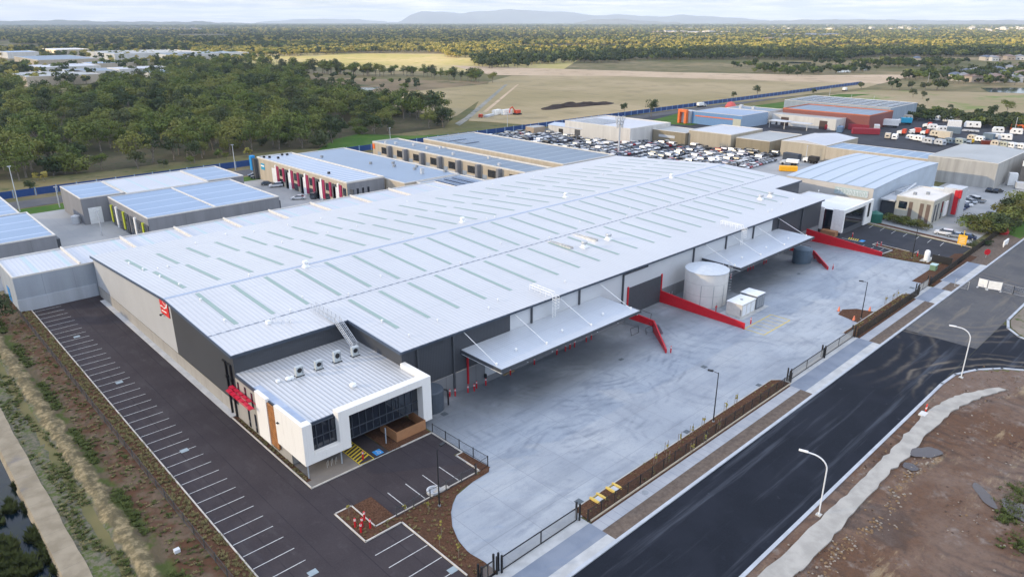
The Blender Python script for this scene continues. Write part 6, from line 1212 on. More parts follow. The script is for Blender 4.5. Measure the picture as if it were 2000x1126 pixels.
def leafmat(name, a, b, c=None):
    n = NT(name); oi = n.n('ShaderNodeObjectInfo'); col = n.mix(n.ramp(n.noise(.22, 3), .38, .62), a, b); col = n.mix(n.ramp(n.noise(1.1, 3, .7), .45, .65, 0, .6), col, tuple(v*.45 for v in a))
    if c: col = n.mix(n.math('MULTIPLY', n.math('POWER', oi.outputs['Random'], 2.), .8), col, c)
    n.done(col, .7, 0, .15); n.b.inputs['Subsurface Weight'].default_value = 0
    tr = n.n('ShaderNodeBsdfTranslucent'); n.l(col, tr.inputs[0]); ms = n.n('ShaderNodeMixShader'); ms.inputs[0].default_value = .12; n.l(n.b.outputs[0], ms.inputs[1]); n.l(tr.outputs[0], ms.inputs[2]); n.l(ms.outputs[0], n.out.inputs['Surface']); return n.m
LG = leafmat('eucalypt leaves', (.085, .125, .030), (.15, .19, .048), (.20, .20, .055)); LD = leafmat('dark leaves', (.045, .068, .028), (.072, .10, .040), (.09, .10, .045)); LO = leafmat('olive leaves', (.26, .25, .065), (.38, .34, .085), (.38, .31, .09)); LB = leafmat('hedge leaves', (.07, .095, .022), (.12, .13, .035), (.11, .10, .03)); LRU = leafmat('russet leaves', (.32, .14, .04), (.42, .20, .05))
def crown_mb(r, cx, cy, cz, rx, rz, nl, nleaf, leaf, spread=.62):
    """leaf-sized faces clumped on several lobes inside an uneven envelope"""
    lobes = []
    for i in range(nl):
        while True:
            u = Vector((r.uniform(-1, 1), r.uniform(-1, 1), r.uniform(-.8, 1)))
            if u.length < 1 and u.length > .35: break
        s = r.uniform(.28, .48); lobes.append((Vector((u.x*spread*rx*1.15, u.y*spread*rx*1.15, u.z*spread*rz)), s*rx, s*rx*r.uniform(.55, .8)))
    V, Fc = [], []
    for k in range(nleaf):
        c, a, b = lobes[k % nl]; t = r.uniform(0, 2*math.pi); z = r.uniform(-.75, 1); q = math.sqrt(max(0, 1-z*z)); rr = r.uniform(.72, 1.06); nrm = Vector((q*math.cos(t), q*math.sin(t), z))
        p = c+Vector((nrm.x*a, nrm.y*a, nrm.z*b))*rr+Vector((cx, cy, cz)); nn = (nrm+Vector((r.uniform(-1, 1), r.uniform(-1, 1), r.uniform(-.6, 1)))*.42).normalized(); e1 = nn.orthogonal().normalized(); e1.rotate(Matrix.Rotation(r.uniform(0, 6.28), 3, nn)); e2 = nn.cross(e1); s = leaf*r.uniform(.6, 1.3)
        n0 = len(V); V += [tuple(p+e1*s), tuple(p+e2*s*.7), tuple(p-e1*s*.9), tuple(p-e2*s*.75)]; Fc.append((n0, n0+1, n0+2, n0+3))
    return V, Fc, lobes
def tree_meshes(seed, H, rx, nl, nleaf, leaf, lm, trunk_m=None, lowc=False):
    r = random.Random(seed); rz = H*(.44 if not lowc else .5); cz = H*.58 if not lowc else H*.46
    V, Fc, lobes = crown_mb(r, 0, 0, cz, rx, rz, nl, nleaf, leaf); m = MB(); m.v, m.f, m.mi = V, Fc, [0]*len(Fc); cm = m.mesh('crown', lm)
    tm = MB(); tr = max(.12, H*.026); fork = Vector((r.uniform(-.4, .4), r.uniform(-.4, .4), max(.3, cz-rz*.75))); tm.tube((0, 0, -.1), fork, tr, tr*.7, k=7)
    for c, a, b in lobes[:6]: e = c+Vector((0, 0, cz)); mid = fork.lerp(e, .5)+Vector((r.uniform(-.3, .3), r.uniform(-.3, .3), -.2)); tm.tube(fork, mid, tr*.5, tr*.32, k=5); tm.tube(mid, e, tr*.32, tr*.12, k=4)
    return cm, tm.mesh('trunk', trunk_m or BARK)
TV = [tree_meshes(100+i, h, rx, nl, 900, .34, lm) for i, (h, rx, nl, lm) in enumerate(((11, 5.2, 13, LG), (12.5, 5.6, 15, LG), (9.5, 5.0, 11, LG), (13, 5.0, 14, LD), (8.5, 4.4, 10, LD), (11, 4.6, 12, LG), (7.5, 4.2, 9, LO), (10.5, 4.6, 12, LO)))]
TV += [tree_meshes(140+i, 6., 4.6, 11, 900, .30, lm, lowc=True) for i, lm in enumerate((LB, LD, LG))]
def tree(x, y, v, s, rz, label, group, name='gum_tree', z=0., sz=1.):
    t = bpy.data.objects.new(name, None); COL.objects.link(t); t.location = (x, y, z); t.rotation_euler = (0, 0, rz); t.scale = (s, s, s*sz); tag(t, label, 'tree', group)
    for nm, me in (('trunk', TV[v][1]), ('crown', TV[v][0])): o = bpy.data.objects.new(nm, me); COL.objects.link(o); o.parent = t
    return t
def spaced(poly, dmin, n_try, holes=(), seed=1, ok=None):
    r = np.random.default_rng(seed); xs = [p[0] for p in poly]; ys = [p[1] for p in poly]; out = []; grid = {}
    X = r.uniform(min(xs), max(xs), n_try); Y = r.uniform(min(ys), max(ys), n_try)
    for x, y in zip(X, Y):
        if not inpoly(x, y, poly) or any(inpoly(x, y, h) for h in holes) or not in_view(x, y): continue
        g = (int(x//dmin), int(y//dmin)); bad = False
        for a in (-1, 0, 1):
            for b in (-1, 0, 1):
                for q in grid.get((g[0]+a, g[1]+b), ()):
                    if (q[0]-x)**2+(q[1]-y)**2 < dmin*dmin: bad = True
        if bad or (ok and not ok(x, y)): continue
        grid.setdefault(g, []).append((x, y)); out.append((x, y))
    return out
wood = ats((-90, 360), (0, 352), (90, 345), (200, 335), (330, 318), (400, 312), (500, 300), (560, 293), (620, 290), (650, 280), (668, 268), (770, 262), (868, 250), (878, 236), (850, 222), (800, 214), (700, 203), (662, 190), (612, 186), (590, 172), (600, 158), (570, 148), (480, 140), (380, 132), (345, 158), (210, 172), (200, 186), (40, 185), (-90, 190))
poly_sheet('woodland_floor', [p for p in wood], .02, grass('leaf-littered ground', (.06, .055, .03), (.10, .085, .05), (.05, .065, .022), .04, .3))
holes = [ats((170, 300), (300, 280), (300, 310), (200, 318)), ats((40, 186), (205, 184), (210, 200), (40, 204)), ats((330, 268), (420, 262), (420, 280), (340, 290))]
wp = spaced(wood, 7.0, 50000, holes, 3, ok=lambda x, y: math.sin(x*.045+1)+math.sin(y*.051)+.6*math.sin((x-y)*.09) > -1.5); wp.sort(key=lambda p: math.hypot(*p))
r_ = random.Random(5); stuffP = []; wd = [math.hypot(*p) for p in wp[:215]]
for i, (x, y) in enumerate(wp):
    d = math.hypot(x, y); v = r_.choice([0, 3, 1, 1, 2, 3, 4, 5, 9, 10, 0]); s = r_.choice([r_.uniform(.6, 1.), r_.uniform(.9, 1.3), r_.uniform(1.2, 1.6)])
    if i < 215:
        sd = side(x, y)/depth(x, y); dz = 'front edge' if d < wd[len(wp[:215])//3] else ('middle' if d < wd[2*215//3] else 'back'); where = ('far left', 'left', 'centre', 'right', 'far right')[min(4, max(0, int((sd+.74)/.16)))]
        look = {0: 'rounded grey-green', 1: 'tall grey-green', 2: 'broad grey-green', 3: 'tall dark green', 4: 'low dark green', 5: 'slender grey-green', 10: 'low bushy green', 9: 'low bushy dark'}[v]
        tree(x, y, v, s, r_.uniform(0, 6.28), f'{look} gum tree in the {dz} of the near wood, {where}', 'gum trees of the near wood')
    else: stuffP.append((x, y, 0, r_.uniform(0, 6.28), s*1.02, v))
# isolated trees and rows
for px, py, v, s, l in ((0, 640, 4, .85, 'dark bushy tree at the left edge by the annexe wall'), (1272, 228, 3, .95, 'large dark lone tree beside the blue hoarding and green verge'), (1219, 220, 4, .75, 'small dark lone tree behind the white building'), (1432, 192, 4, .62, 'small round tree on the hoarding line'), (1478, 188, 3, .75, 'taller lopsided tree on the hoarding line'), (1588, 185, 4, .6, 'small bush by the end of the hoarding'),
        (1783, 190, 4, .8, 'left of two dark bushes in the dry paddock'), (1802, 193, 4, .7, 'right of two dark bushes in the dry paddock'), (1811, 201, 4, .4, 'small bush below the paddock pair'), (1856, 216, 4, .5, 'small lone shrub in the dry paddock'), (1965, 222, 0, .9, 'pale lone gum tree by the hedge at right'), (1938, 229, 4, .9, 'round dark shrub rising from the hedge'), (38, 352, 1, .9, 'gum tree leaning at the roadside left'), (128, 340, 5, 1., 'pale-trunked gum tree at the roadside'), (270, 330, 4, .9, 'spreading dark tree near the hoarding'), (380, 318, 3, .8, 'dark tree right by the hoarding'), (60, 378, 4, .55, 'low roadside bush at far left')):
    x, y = at(px, py); tree(x, y, v, s, r_.uniform(0, 6), l, None, 'lone_tree')
rows_ = [((560, 140), (745, 150), 44, 1.1, 'in the tree row left of the pasture'), ((765, 146), (860, 152), 12, .95, 'in the broken tree row across the reeds'), ((860, 154), (968, 163), 13, .95, 'at the right end of the tree row by the farm track')]
for a, b, k, s, l in rows_:
    p, q = at(*a), at(*b)
    for i in range(k):
        t = (i+r_.uniform(-.3, .3))/k; x = p[0]+(q[0]-p[0])*t+r_.uniform(-6, 6); y = p[1]+(q[1]-p[1])*t+r_.uniform(-6, 6); v = r_.choice([3, 0, 4, 5]); tree(x, y, v, s*r_.uniform(.9, 1.45), r_.uniform(0, 6), {3: 'tall dark', 0: 'rounded green', 4: 'low dark', 5: 'slender green'}[v]+' tree '+l, 'field tree rows', 'field_tree')
def joined(v): c, t = TV[v]; return c
# cheaper tree for the far woods
FV = []
for i, (h, rx, nl, lm) in enumerate(((12, 5.4, 9, LG), (10, 5.0, 8, LG), (13, 5.2, 9, LD), (9, 4.8, 7, LD), (11, 5., 8, LO), (9, 5.2, 7, LO), (8, 4.5, 6, LRU))):
    r = random.Random(300+i); V, Fc, lb = crown_mb(r, 0, 0, h*.58, rx, h*.42, nl, 130, 1.15); m = MB(); m.v, m.f, m.mi = V, Fc, [0]*len(Fc); m.m = 1; m.tube((0, 0, 0), (0, 0, h*.5), .3, .2, k=4, cap=False); FV.append(('far%d' % i, m.mesh('far_tree', [lm, BARK])))
nearp = []
for i, (c, tk_) in enumerate(TV):
    m = bpy.data.meshes.new('wood_tree'); V = [tuple(v.co) for v in c.vertices]+[tuple(v.co) for v in tk_.vertices]; k = len(c.vertices); Fs = [tuple(p.vertices) for p in c.polygons]+[tuple(a+k for a in p.vertices) for p in tk_.polygons]
    m.from_pydata(V, [], Fs); m.materials.append(c.materials[0]); m.materials.append(BARK); m.polygons.foreach_set('material_index', [0]*len(c.polygons)+[1]*len(tk_.polygons)); nearp.append(('t%d' % i, m))
scatter('woodland', stuffP, nearp, label='dense gum woodland continuing behind the first trees')
def far_wood(name, label, poly, dens, mix, seed, s0=1., clump=None):
    r = np.random.default_rng(seed); xs = [p[0] for p in poly]; ys = [p[1] for p in poly]; A = (max(xs)-min(xs))*(max(ys)-min(ys)); n_ = int(A*dens); X = r.uniform(min(xs), max(xs), n_); Y = r.uniform(min(ys), max(ys), n_); P = []
    for x, y in zip(X, Y):
        if not in_view(x, y, 1.02) or not inpoly(x, y, poly): continue
        if clump and math.sin(x*clump+seed)+math.sin(y*clump*1.3)+math.sin((x+y)*clump*.6) < -.5: continue
        P.append((x, y, 0, r.uniform(0, 6.28), s0*r.uniform(.7, 1.25), mix[int(r.integers(len(mix)))]))
    if P: scatter(name, P, FV, label=label)
    return len(P)
tot = 0
tot += far_wood('dark_tree_belt', 'dark tree belt in shade behind the open field', ats((925, 131), (960, 134), (1035, 132), (1045, 125), (1150, 124), (1215, 123), (1240, 118), (1480, 117), (1600, 119), (1640, 121), (1700, 112), (2060, 112), (2060, 96), (1000, 100), (920, 120)), .010, [2, 3, 2, 3, 0], 1)
tot += far_wood('sunny_wood', 'sunlit olive gum wood beyond the field', ats((380, 112), (640, 110), (900, 117), (1060, 110), (1300, 104), (2060, 99), (2060, 78), (1000, 78), (380, 88)), .0095, [4, 5, 4, 0, 5, 4, 2], 2, 1., .012)
tot += far_wood('mid_wood', 'grey-green woods farther out', ats((-80, 105), (380, 100), (640, 101), (1000, 90), (2060, 84), (2060, 68), (-80, 68)), .0052, [0, 1, 2, 3, 4, 2], 3, 1.15, .007)
tot += far_wood('distant_wood', 'distant woods fading into haze', ats((-80, 70), (2060, 70), (2060, 55), (-80, 55)), .0015, [0, 1, 2, 4, 3], 4, 1.5, .004)
tot += far_wood('farthest_wood', 'farthest treed suburbs under the hills', ats((-120, 57), (2100, 57), (2100, 48), (-120, 48)), .0004, [0, 1, 2, 3], 5, 2.2)
tot += far_wood('estate_trees', 'trees between the white sheds at upper left', ats((-80, 185), (60, 172), (350, 165), (400, 130), (560, 125), (400, 104), (-80, 104)), .0032, [0, 2, 3, 4, 1], 6, .95, .02)
tot += far_wood('creek_trees', 'scrub and trees along the pond', ats((450, 150), (600, 152), (680, 150), (750, 158), (840, 166), (800, 178), (745, 176), (745, 167), (640, 172), (600, 174), (590, 160), (480, 144)), .004, [2, 3, 0], 7, .55, .05)
tot += far_wood('right_bushland', 'dark bushland right of the field end', ats((1680, 175), (1700, 160), (1790, 150), (1830, 143), (1700, 140), (1560, 150), (1430, 140), (1430, 130), (1560, 126), (1800, 122), (2060, 128), (2060, 168), (1860, 168), (1850, 178), (1760, 178)), .0075, [2, 3, 3, 0], 8, .82, .03)
tot += far_wood('hedgerow', 'dark green hedge behind the vehicle park', ats((1766, 235), (1850, 240), (1960, 254), (2060, 264), (2060, 242), (1880, 226), (1766, 217)), .075, [3, 2, 0], 9, .45)
tot += far_wood('road_scrub', 'scrub along the hoarding', ats((0, 372), (120, 350), (300, 330), (500, 306), (500, 300), (300, 322), (0, 355)), .012, [3, 0, 4], 10, .35, .1)
print('far trees', tot)
# bushes in the right-hand site, hedge and foundation planting
def bush(px, py, s, l, v=4, sz=.8, nm='garden_bush'): x, y = at(px, py); t = tree(x, y, v, s, r_.uniform(0, 6), l, None, nm, sz=sz); t['category'] = 'bush'
for i, (px, py, s) in enumerate(((1898, 449, .95), (1917, 454, .95), (1934, 457, 1.05), (1950, 452, 1.2), (1962, 441, 1.3), (1977, 428, 1.35), (1990, 413, 1.25), (1970, 410, .9), (1999, 400, 1.2), (1908, 441, .9), (1995, 433, 1.4))): bush(px, py, s, f'{["low olive", "round green", "leafy green", "dark"][i % 4]} bush, {ordn[i] if i < 10 else "last"} along the hedge edging the right-hand drive', [10, 8, 8, 9][i % 4], .8)
for i, (px, py, s) in enumerate(((1733, 430, .55), (1747, 434, .6), (1761, 437, .6), (1775, 440, .62), (1789, 444, .58), (1803, 448, .52))): bush(px, py, s, f'{ordn[i]} bush from the left below the beige office', [10, 8, 8][i % 3], .75)
bush(1900, 482, .5, 'dark shrub by the fence end at the far car park', 9, .6); bush(1925, 478, .45, 'small dark shrub behind the stop sign', 9, .6)
# saplings with pairs of stakes in the fence bed
def sapling(x, y, l, h=1.9, stakes=True):
    t = thing('staked_sapling', l, 'sapling', (x, y, 0), 0, 'young staked trees'); r = random.Random(int(x*97+y*13)); MB().tube((x, y, 0), (x, y, h*.8), .03, .015, k=5).build('stem', BARK, t); V, Fc, _ = crown_mb(r, x, y, h*.6, .28, .55, 4, 60, .10); m = MB(); m.v, m.f, m.mi = V, Fc, [0]*len(Fc); m.build('leaves', LO, t)
    if stakes:
        for dx in (-.35, .35): MB().tube((x+dx, y+.1, 0), (x+dx, y+.1, 1.7), .035, k=5).build('stake', flat('weathered stake', (.20, .17, .14)), t)
for i, (px, py) in enumerate(((1281, 905), (1302, 883), (1328, 866), (1351, 850), (1374, 834), (1417, 804), (1438, 789), (1305, 905), (1352, 884), (1378, 866), (1405, 838))): x, y = at(px, py); sapling(x, y, f'{ordn[i] if i < 10 else "last"} staked sapling from the near end of the fence bed')
for i, (px, py) in enumerate(((1745, 586), (1752, 580), (1762, 589), (1730, 592))): x, y = at(px, py, .1); sapling(x, y, f'{ordn[i]} sapling at the mulch island in the far yard')
for i, (px, py, h) in enumerate(((791, 1006, 2.2), (838, 998, 2.1), (862, 1043, 2.6), (859, 1066, 2.2), (896, 1088, 2.6), (682, 1005, 1.8))): x, y = at(px, py); sapling(x, y, f'{ordn[i]} slim sapling in the bed between car park and curved yard edge', h, False)
# tufts, groundcover
def tuft_mesh(seed, n_, h, w, m_, up=1.):
    r = random.Random(seed); m = MB()
    for i in range(n_):
        a = r.uniform(0, 6.28); q = r.uniform(0, w); x, y = math.cos(a)*q, math.sin(a)*q; b = a+r.uniform(-.5, .5); l = h*r.uniform(.5, 1.1); dx, dy = math.cos(b)*l*(1-up*.6), math.sin(b)*l*(1-up*.6); s = w*.22
        m.face([(x-s*math.sin(b), y+s*math.cos(b), 0), (x+s*math.sin(b), y-s*math.cos(b), 0), (x+dx, y+dy, l*up)])
    return m.mesh('tuft', m_)
STRAW = pmat('dry straw', (.27, .20, .11), .25, 3, .9, spec=.1); GRN = pmat('fresh weeds', (.08, .10, .032), .3, 2, .9, spec=.1); GROL = pmat('khaki groundcover', (.20, .18, .085), .3, 3, .9, spec=.1); DGR = pmat('dark reeds', (.045, .055, .018), .3, 2, .9, spec=.1)
tp = [('a', tuft_mesh(1, 26, .45, .32, STRAW, .8)), ('b', tuft_mesh(2, 22, .30, .34, GRN, .7)), ('c', tuft_mesh(3, 16, .28, .17, GROL, .8)), ('d', tuft_mesh(4, 60, .9, .55, DGR, .8)), ('e', tuft_mesh(5, 18, .25, .3, GROL, .6))]
P = []; g = np.random.default_rng(11)
for _ in range(2600):
    y = g.uniform(38, 160); x = g.normal(13.7+.5*math.sin(y*.23)+.3*math.sin(y*.71), .75+.25*math.sin(y*.5))
    if math.sin(y*1.1)+math.sin(x*2.1+y*.47) < -.6: continue; P.append((x, y, .1, g.uniform(0, 6), g.uniform(.35, .85), 0 if g.random() < .6 else 4))
for _ in range(2200):
    y = g.uniform(38, 160); x = g.uniform(9.4, 12.9); 
    if math.sin(x*1.7+y*.35)+math.sin(y*.21-x) > -.2: P.append((x, y, 0, g.uniform(0, 6), g.uniform(.5, 1.1), 1 if g.random() < .6 else 4))
for _ in range(1500):
    y = g.uniform(38, 160); x = g.normal(15.2, .45)
    if math.sin(y*.33) > -.3: P.append((x, y, 0, g.uniform(0, 6), g.uniform(.6, 1.3), 1))
for _ in range(700): P.append((g.uniform(15.8, 19), g.uniform(38, 160), 0, g.uniform(0, 6), g.uniform(.4, 1.0), 4 if g.random() < .5 else 1))
scatter('embankment_grass', P, tp, label='dry straw and weeds on the canal embankment')
P = [(g.uniform(19.6, 21.2), 36+g.uniform(0, 125), .06, g.uniform(0, 6), g.uniform(.7, 1.4), 2) for _ in range(1300)]
P += [(x, y, .07, g.uniform(0, 6), g.uniform(.5, 1.1), 2) for x, y in zip(g.uniform(32.6, 50.5, 700), g.uniform(44.5, 63.8, 700)) if (37.4 < x and y < 58.7 and x < float(np.interp(y, [44, 46.2, 48.4, 50.6, 52.9, 55, 56.6, 57.6, 58.7], [39.6, 39.6, 39.3, 39.7, 40.7, 42.2, 43.9, 45.8, 50.8]))) or (32.6 < x < 37.1 and 57.7 < y < 58.7) or (32.6 < x < 34.4 and 57.7 < y < 63.8)]
P += [(x, g.uniform(42.9, 45.3), .1, g.uniform(0, 6), g.uniform(.4, .9), 2) for x in g.uniform(53, 100, 130)]+[(x, g.uniform(42.9, 45.3), .1, g.uniform(0, 6), g.uniform(.6, 1.2), 2) for x in g.uniform(127, 157, 200)]
P += [(x, g.uniform(71.9, 92), .06, g.uniform(0, 6), g.uniform(.5, .9), 2) for x in g.uniform(33.05, 33.6, 160)]
P += [(x, y, .1, g.uniform(0, 6), g.uniform(.6, 1.3), 2) for x, y in zip(g.uniform(181, 188, 420), g.uniform(46, 63, 420)) if inpoly(x, y, [(180.3, 58.6), (186.6, 58.2), (188.2, 63.7), (189.6, 63.5), (188.5, 55), (187.2, 50.8), (184.2, 46.3), (181.8, 46.6)])]
scatter('groundcover', P, tp, label='small khaki groundcover plants in the mulch beds')
P = []
for px, py, k, sp in ((10, 870, 4, .5), (40, 945, 10, .7), (18, 988, 6, .6), (52, 992, 8, .7), (75, 1040, 14, 1.), (85, 1055, 12, .8), (100, 1090, 5, .4), (25, 1100, 40, 1.5), (10, 1070, 18, 1.2), (66, 1102, 4, .4), (112, 1108, 6, .5), (0, 1010, 8, .8), (45, 1120, 20, 1.5)):
    x, y = at(px, py, -.6)
    for _ in range(k*2): P.append((min(7.0, x+g.normal(0, sp*.5)), y+g.normal(0, sp), -.75, g.uniform(0, 6), g.uniform(.5, 1.1), 3 if g.random() < .7 else 1))
scatter('canal_reeds', P, tp, label='dark green reeds growing along the canal edge')
# rubble and clods on the bare lot
def rock_mesh(seed, m_):
    r = random.Random(seed); m = MB(); m.lathe((0, 0), [(.3, 0), (.42, .1), (.3, .25), (.05, .32)], 7); m.v = [(x*(1+r.uniform(-.3, .3)), y*(1+r.uniform(-.3, .3)), z*(1+r.uniform(-.2, .2))) for x, y, z in m.v]; return m.mesh('clod', m_)
rk = [('a', rock_mesh(1, pmat('pale rubble', (.27, .235, .195), .2, 3, .95))), ('b', rock_mesh(2, pmat('ochre clay clod', (.20, .13, .07), .2, 3, .95))), ('c', rock_mesh(3, pmat('dark clod', (.07, .045, .035), .2, 3, .95)))]
P = []
for _ in range(5200):
    x = g.uniform(55, 132); y = g.uniform(-20, 25.6); c = math.sin(x*.25+y*.4)+math.sin(x*.11-y*.3+1)
    if c < -.2 and g.random() < .8: continue
    if y > 20.5 and g.random() < .4: continue
    P.append((x, y, .08, g.uniform(0, 6), g.uniform(.15, .62)**2.0, int(g.choice([0, 1, 2, 2, 0]))))
for _ in range(420): x = g.uniform(56, 96); P.append((x, g.normal(20.4+.5*math.sin(x*.3), .55), .1, g.uniform(0, 6), g.uniform(.08, .45), int(g.choice([1, 1, 0]))))
scatter('rubble', P, rk, label='clay clods and rubble on the bare lot')
P = [];
for px, py, k in ((1985, 965, 60), (1975, 1000, 50), (1990, 1060, 20)):
    x, y = at(px, py)
    for _ in range(k*2): P.append((x+g.normal(0, 1.6), y+g.normal(0, .7), .1, g.uniform(0, 6), g.uniform(.6, 1.4), 1))
scatter('weeds', P, tp, label='green weeds on the bare lot at the right edge')
# ---- distant sheds, houses and suburbs
def est(label, px, py, w, d_, h, wall, roofm): x, y = at(px, py); w, d_ = w*.85, d_*.82; return shed(label, x, x+w, y-d_, y, h, wall, roofm, .3, name='warehouse', cap=True)
for i, (px, py, w, d_, h, l) in enumerate(((30, 124, 80, 170, 9, 'broad cream-roofed shed at the upper left'), (212, 150, 60, 50, 9, 'white shed at the left end of the estate front row'), (266, 157, 52, 62, 9, 'white-walled shed with a dark door in the estate front row'), (20, 160, 70, 90, 8, 'blue-white shed near the left edge'), (120, 152, 60, 66, 8, 'pale blue-roofed shed in the estate middle'), (55, 140, 70, 80, 7, 'low white shed behind the blue-white one'), (160, 134, 60, 50, 7, 'low white shed with parked vans'), (170, 112, 150, 180, 9, 'very long white warehouse in the back row left'), (265, 112, 150, 170, 8, 'very long white warehouse in the back row right'), (85, 107, 60, 110, 10, 'pale blue shed in the back row'), (0, 112, 50, 80, 9, 'white shed cut by the left edge, back row'))):
    est(l, px, py, w, d_, h, WW if i % 3 else WC, [RW, RG, RP, RB][(i*3+1) % 4])
def hip_house(x, y, w, d_, rz, wall, rm, l, h=4.2):
    t = thing('house', l, 'house', (x, y, 0), rz); MB().box(-w/2, w/2, -d_/2, d_/2, 0, h).build('wall', wall, t); m = MB(); o = .5; q = d_/2; e = w/2-q
    a, b, c, dd = (-w/2-o, -d_/2-o, h), (w/2+o, -d_/2-o, h), (w/2+o, d_/2+o, h), (-w/2-o, d_/2+o, h); p, r = (-e, 0, h+2.6), (e, 0, h+2.6); m.face([a, b, r, p]).face([b, c, r]).face([c, dd, p, r]).face([dd, a, p]); m.build('roof', rm, t)
    for k in (-1, 1): MB().box(k*w*.25-1, k*w*.25+1, -d_/2-.06, -d_/2, 1, 2.4).box(-w/2-.06, -w/2, k*d_*.2-.9, k*d_*.2+.9, 1, 2.4).build('window', GLASS, t)
RT = [flat('slate roof tiles', (.09, .11, .15)), flat('brown roof tiles', (.20, .14, .11)), flat('grey roof tiles', (.22, .22, .23))]; HW = [flat('cream house wall', (.52, .46, .38)), flat('white house wall', (.62, .60, .56)), flat('tan house wall', (.40, .33, .26))]
for i, (px, py) in enumerate(((1865, 157), (1880, 158), (1897, 160), (1910, 159), (1925, 155), (1942, 160), (1960, 153), (1983, 160), (1998, 152), (1885, 149), (1905, 147), (1928, 145), (1948, 144), (1968, 140), (1990, 137), (1925, 118.5), (1936, 119), (1945, 119), (1790, 121), (1990, 117), (1970, 117))):
    x, y = at(px, py); hip_house(x, y, r_.uniform(14, 19), r_.uniform(10, 13), r_.uniform(-.3, .4)+.6, HW[i % 3], RT[(i*2) % 3], f'{["cream", "white", "tan"][i % 3]}-walled hip-roofed house, number {i+1} counted along the right-hand estate' if 0 else f'{["cream", "white", "tan"][i % 3]} house with {["slate", "grey", "brown"][i % 3]} hip roof, {(ordn+["eleventh", "twelfth", "thirteenth", "fourteenth", "fifteenth", "sixteenth", "seventeenth", "eighteenth", "nineteenth", "twentieth", "last"])[i]} of the lakeside estate at right', 5.4)
hp = []
for i, (w, d_, h, c) in enumerate(((16, 12, 5, (.42, .37, .31)), (14, 11, 4, (.34, .28, .22)), (32, 20, 6, (.45, .43, .40)), (16, 12, 11, (.45, .42, .38)))):
    m = MB().box(-w/2, w/2, -d_/2, d_/2, 0, h); m.m = 1; m.extr([(-d_/2-.4, h), (0, h+(2.5 if i < 2 else .6)), (d_/2+.4, h)], -w/2, w/2); hp.append(('h%d' % i, m.mesh('suburb_block', [flat('suburb wall %d' % i, c), RT[i % 3] if i < 2 else flat('pale deck', (.40, .40, .39))])))
P = []
def sub(poly, n_, ks, s0, s1):
    xs = [p[0] for p in poly]; ys = [p[1] for p in poly]; c = 0
    for _ in range(n_*40):
        x, y = g.uniform(min(xs), max(xs)), g.uniform(min(ys), max(ys))
        if inpoly(x, y, poly) and in_view(x, y, 1.0): P.append((x, y, 0, g.uniform(0, 6.28), g.uniform(s0, s1), int(g.choice(ks)))); c += 1
        if c >= n_: break
sub(ats((1500, 62), (2060, 66), (2060, 50), (1450, 50)), 650, [0, 0, 0, 1, 2, 3], 1.0, 2.2); sub(ats((1250, 58), (1600, 62), (1600, 49), (1200, 49)), 450, [0, 0, 1, 2], 1.0, 2.2); sub(ats((0, 58), (1250, 58), (1250, 49), (0, 49)), 360, [0, 1, 1, 0, 2], 1.0, 2.2)
sub(ats((1500, 82), (1640, 84), (1640, 70), (1480, 70)), 130, [0, 1, 0], 1.2, 1.6); sub(ats((1280, 76), (1420, 80), (1420, 62), (1280, 62)), 60, [0, 2, 1], 1.2, 2); sub(ats((1860, 66), (2060, 68), (2060, 58), (1860, 58)), 120, [2, 0, 3], 1.0, 2); sub(ats((0, 66), (420, 62), (420, 55), (0, 57)), 90, [0, 1], 1.4, 2.4)
scatter('distant_suburb', P, hp, label='pale specks of suburbs below the hills')
for px, py, tx, l in ((39, 413, 325, 'pale leaning power pole at the far left roadside'), (460, 332, 283, 'roadside light pole left of the crimson row'), (763, 283, 250, 'tall floodlight pole above the cream terrace'), (991, 255, 220, 'thin light pole behind the farm trucks'), (1424, 214, 200, 'short white light pole beside the orange portal'), (1618, 200, 172, 'first white flue pole behind the solar roof'), (1661, 202, 186, 'second white flue pole behind the solar roof'), (1705, 204, 188, 'third white flue pole behind the solar roof'), (1981, 258, 230, 'light pole in the hedge at right'), (1573, 316, 285, 'light pole by the beige panel wall'), (1812, 165-4, 143, 'far pole by the bushland'), (200, 460, 412, 'slim sign post in the pale rear yard'), (117, 405, 365, 'steel post at the corner of the grey factory unit')):
    x, y = at(px, py); lo_, hi_ = 0, 30
    d = _ray(px, tx); h = CH+d[2]*(depth(x, y)/depth(d[0], d[1])); h = max(3, h)
    t = thing('light_pole', l, 'pole', (x, y, 0)); MB().tube((x, y, 0), (x, y, h), .16, .10, k=6).build('pole', LGREY, t); MB().box(x-.5, x+.5, y-.12, y+.12, h-.1, h+.12).build('lamp_head', LGREY, t)
x, y = at(1120, 211); m = MB(); pa, pb = Vector(at(1060, 215)), Vector(at(1190, 200)); ax_ = (pb-pa); Lh = ax_.length; ax_ /= Lh; pr_ = Vector((-ax_.y, ax_.x)); r_h = random.Random(3); NX, NY = 26, 9
for i in range(NX):
    for j in range(NY):
        u, v = i/(NX-1), j/(NY-1)*2-1; wv = 7*(math.sin(math.pi*min(1, u*1.02))**.5+.15)*(1+.15*math.sin(u*17)); q = pa+ax_*(Lh*u)+pr_*(v*wv+4*math.sin(u*5)); edge = 0 < i < NX-1 and 0 < j < NY-1
        m.v.append((q.x, q.y, (1.9*math.sin(math.pi*u)**.6*(1-v*v)*(1+.3*math.sin(u*31)+r_h.uniform(-.2, .2))+.1) if edge else 0.))
for i in range(NX-1):
    for j in range(NY-1): m.f.append((i*NY+j, (i+1)*NY+j, (i+1)*NY+j+1, i*NY+j+1)); m.mi.append(0)
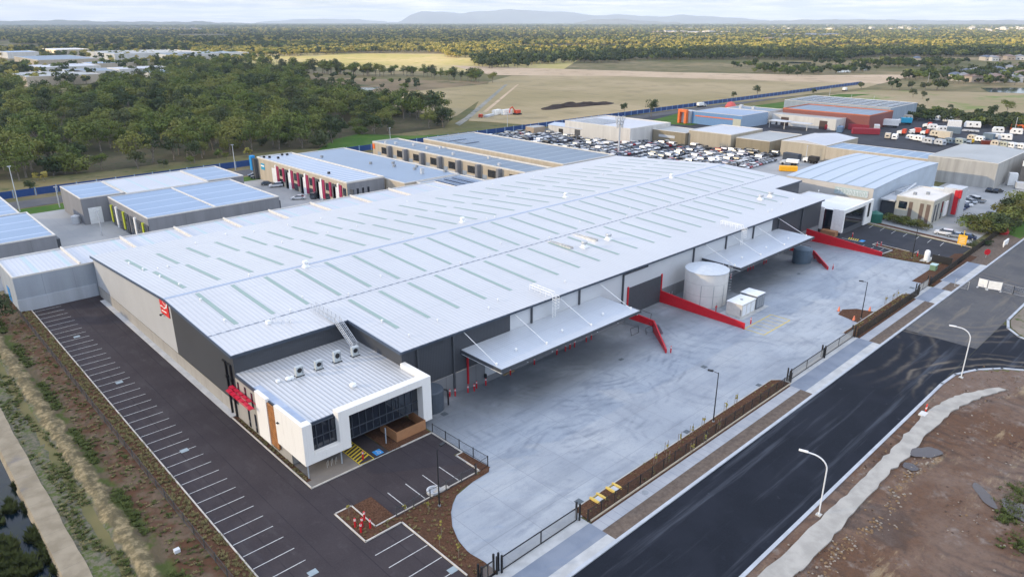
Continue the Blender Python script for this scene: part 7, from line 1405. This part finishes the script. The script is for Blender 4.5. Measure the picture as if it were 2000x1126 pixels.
tag(m.build('soil_heap', DIRTD, loc=(x, y, 0)), 'long low heap of dark soil in the mown field', 'soil heap')
# ================================================================ CLOUDS THAT SHADE THE NEAR GROUND (south-west of the view, outside the frame)
n = NT('cloud'); n.t.nodes.remove(n.b); df = n.n('ShaderNodeBsdfDiffuse'); df.inputs[0].default_value = (.9, .9, .9, 1); tl = n.n('ShaderNodeBsdfTransparent'); ms = n.n('ShaderNodeMixShader'); ms.inputs[0].default_value = .50
n.l(tl.outputs[0], ms.inputs[1]); n.l(df.outputs[0], ms.inputs[2]); n.l(ms.outputs[0], n.out.inputs['Surface']); CLOUD = n.m
def cloud(poly, dist=6500, th=60):
    off = SUN*dist/math.cos(SUN_EL); z = off.z; m = MB(); c = Vector((sum(p[0] for p in poly)/len(poly), sum(p[1] for p in poly)/len(poly))); pts = []
    for i in range(len(poly)):
        a, b = Vector(poly[i]), Vector(poly[(i+1) % len(poly)]); k = max(1, int((b-a).length/160))
        for j in range(k): q = a.lerp(b, j/k); w = (q-c).normalized()*(25*math.sin(q.x*.013)+22*math.sin(q.y*.017+1)); pts.append((q.x+w.x+off.x, q.y+w.y+off.y))
    m.prism(pts, z, z+th); tag(m.build('cloud', CLOUD), kind='structure')
cloud([(-1500, -1500), (1500, -1500), (1600, -200), at(2300, 101), at(2000, 102), at(1600, 106), at(1300, 108), at(1060, 118), at(880, 134), at(600, 138), at(420, 134), at(200, 118), at(0, 112), (-900, 1500), (-1600, 500)])
cloud([at(-300, 108), at(250, 106), at(420, 98), at(620, 94), at(820, 89), at(1000, 84), at(900, 70), at(500, 66), at(-300, 66)])
# ================================================================ HAZE
n = NT('haze'); n.t.nodes.remove(n.b); pv = n.n('ShaderNodeVolumePrincipled'); pv.inputs['Color'].default_value = (.62, .76, 1.0, 1); pv.inputs['Density'].default_value = 6.0e-5; pv.inputs['Anisotropy'].default_value = 0.0
n.l(pv.outputs[0], n.out.inputs['Volume'])
HZ = n.m
o = tag(MB().box(-9000, 29000, -9000, 29000, -2.2, 480).build('haze', HZ), kind='stuff')
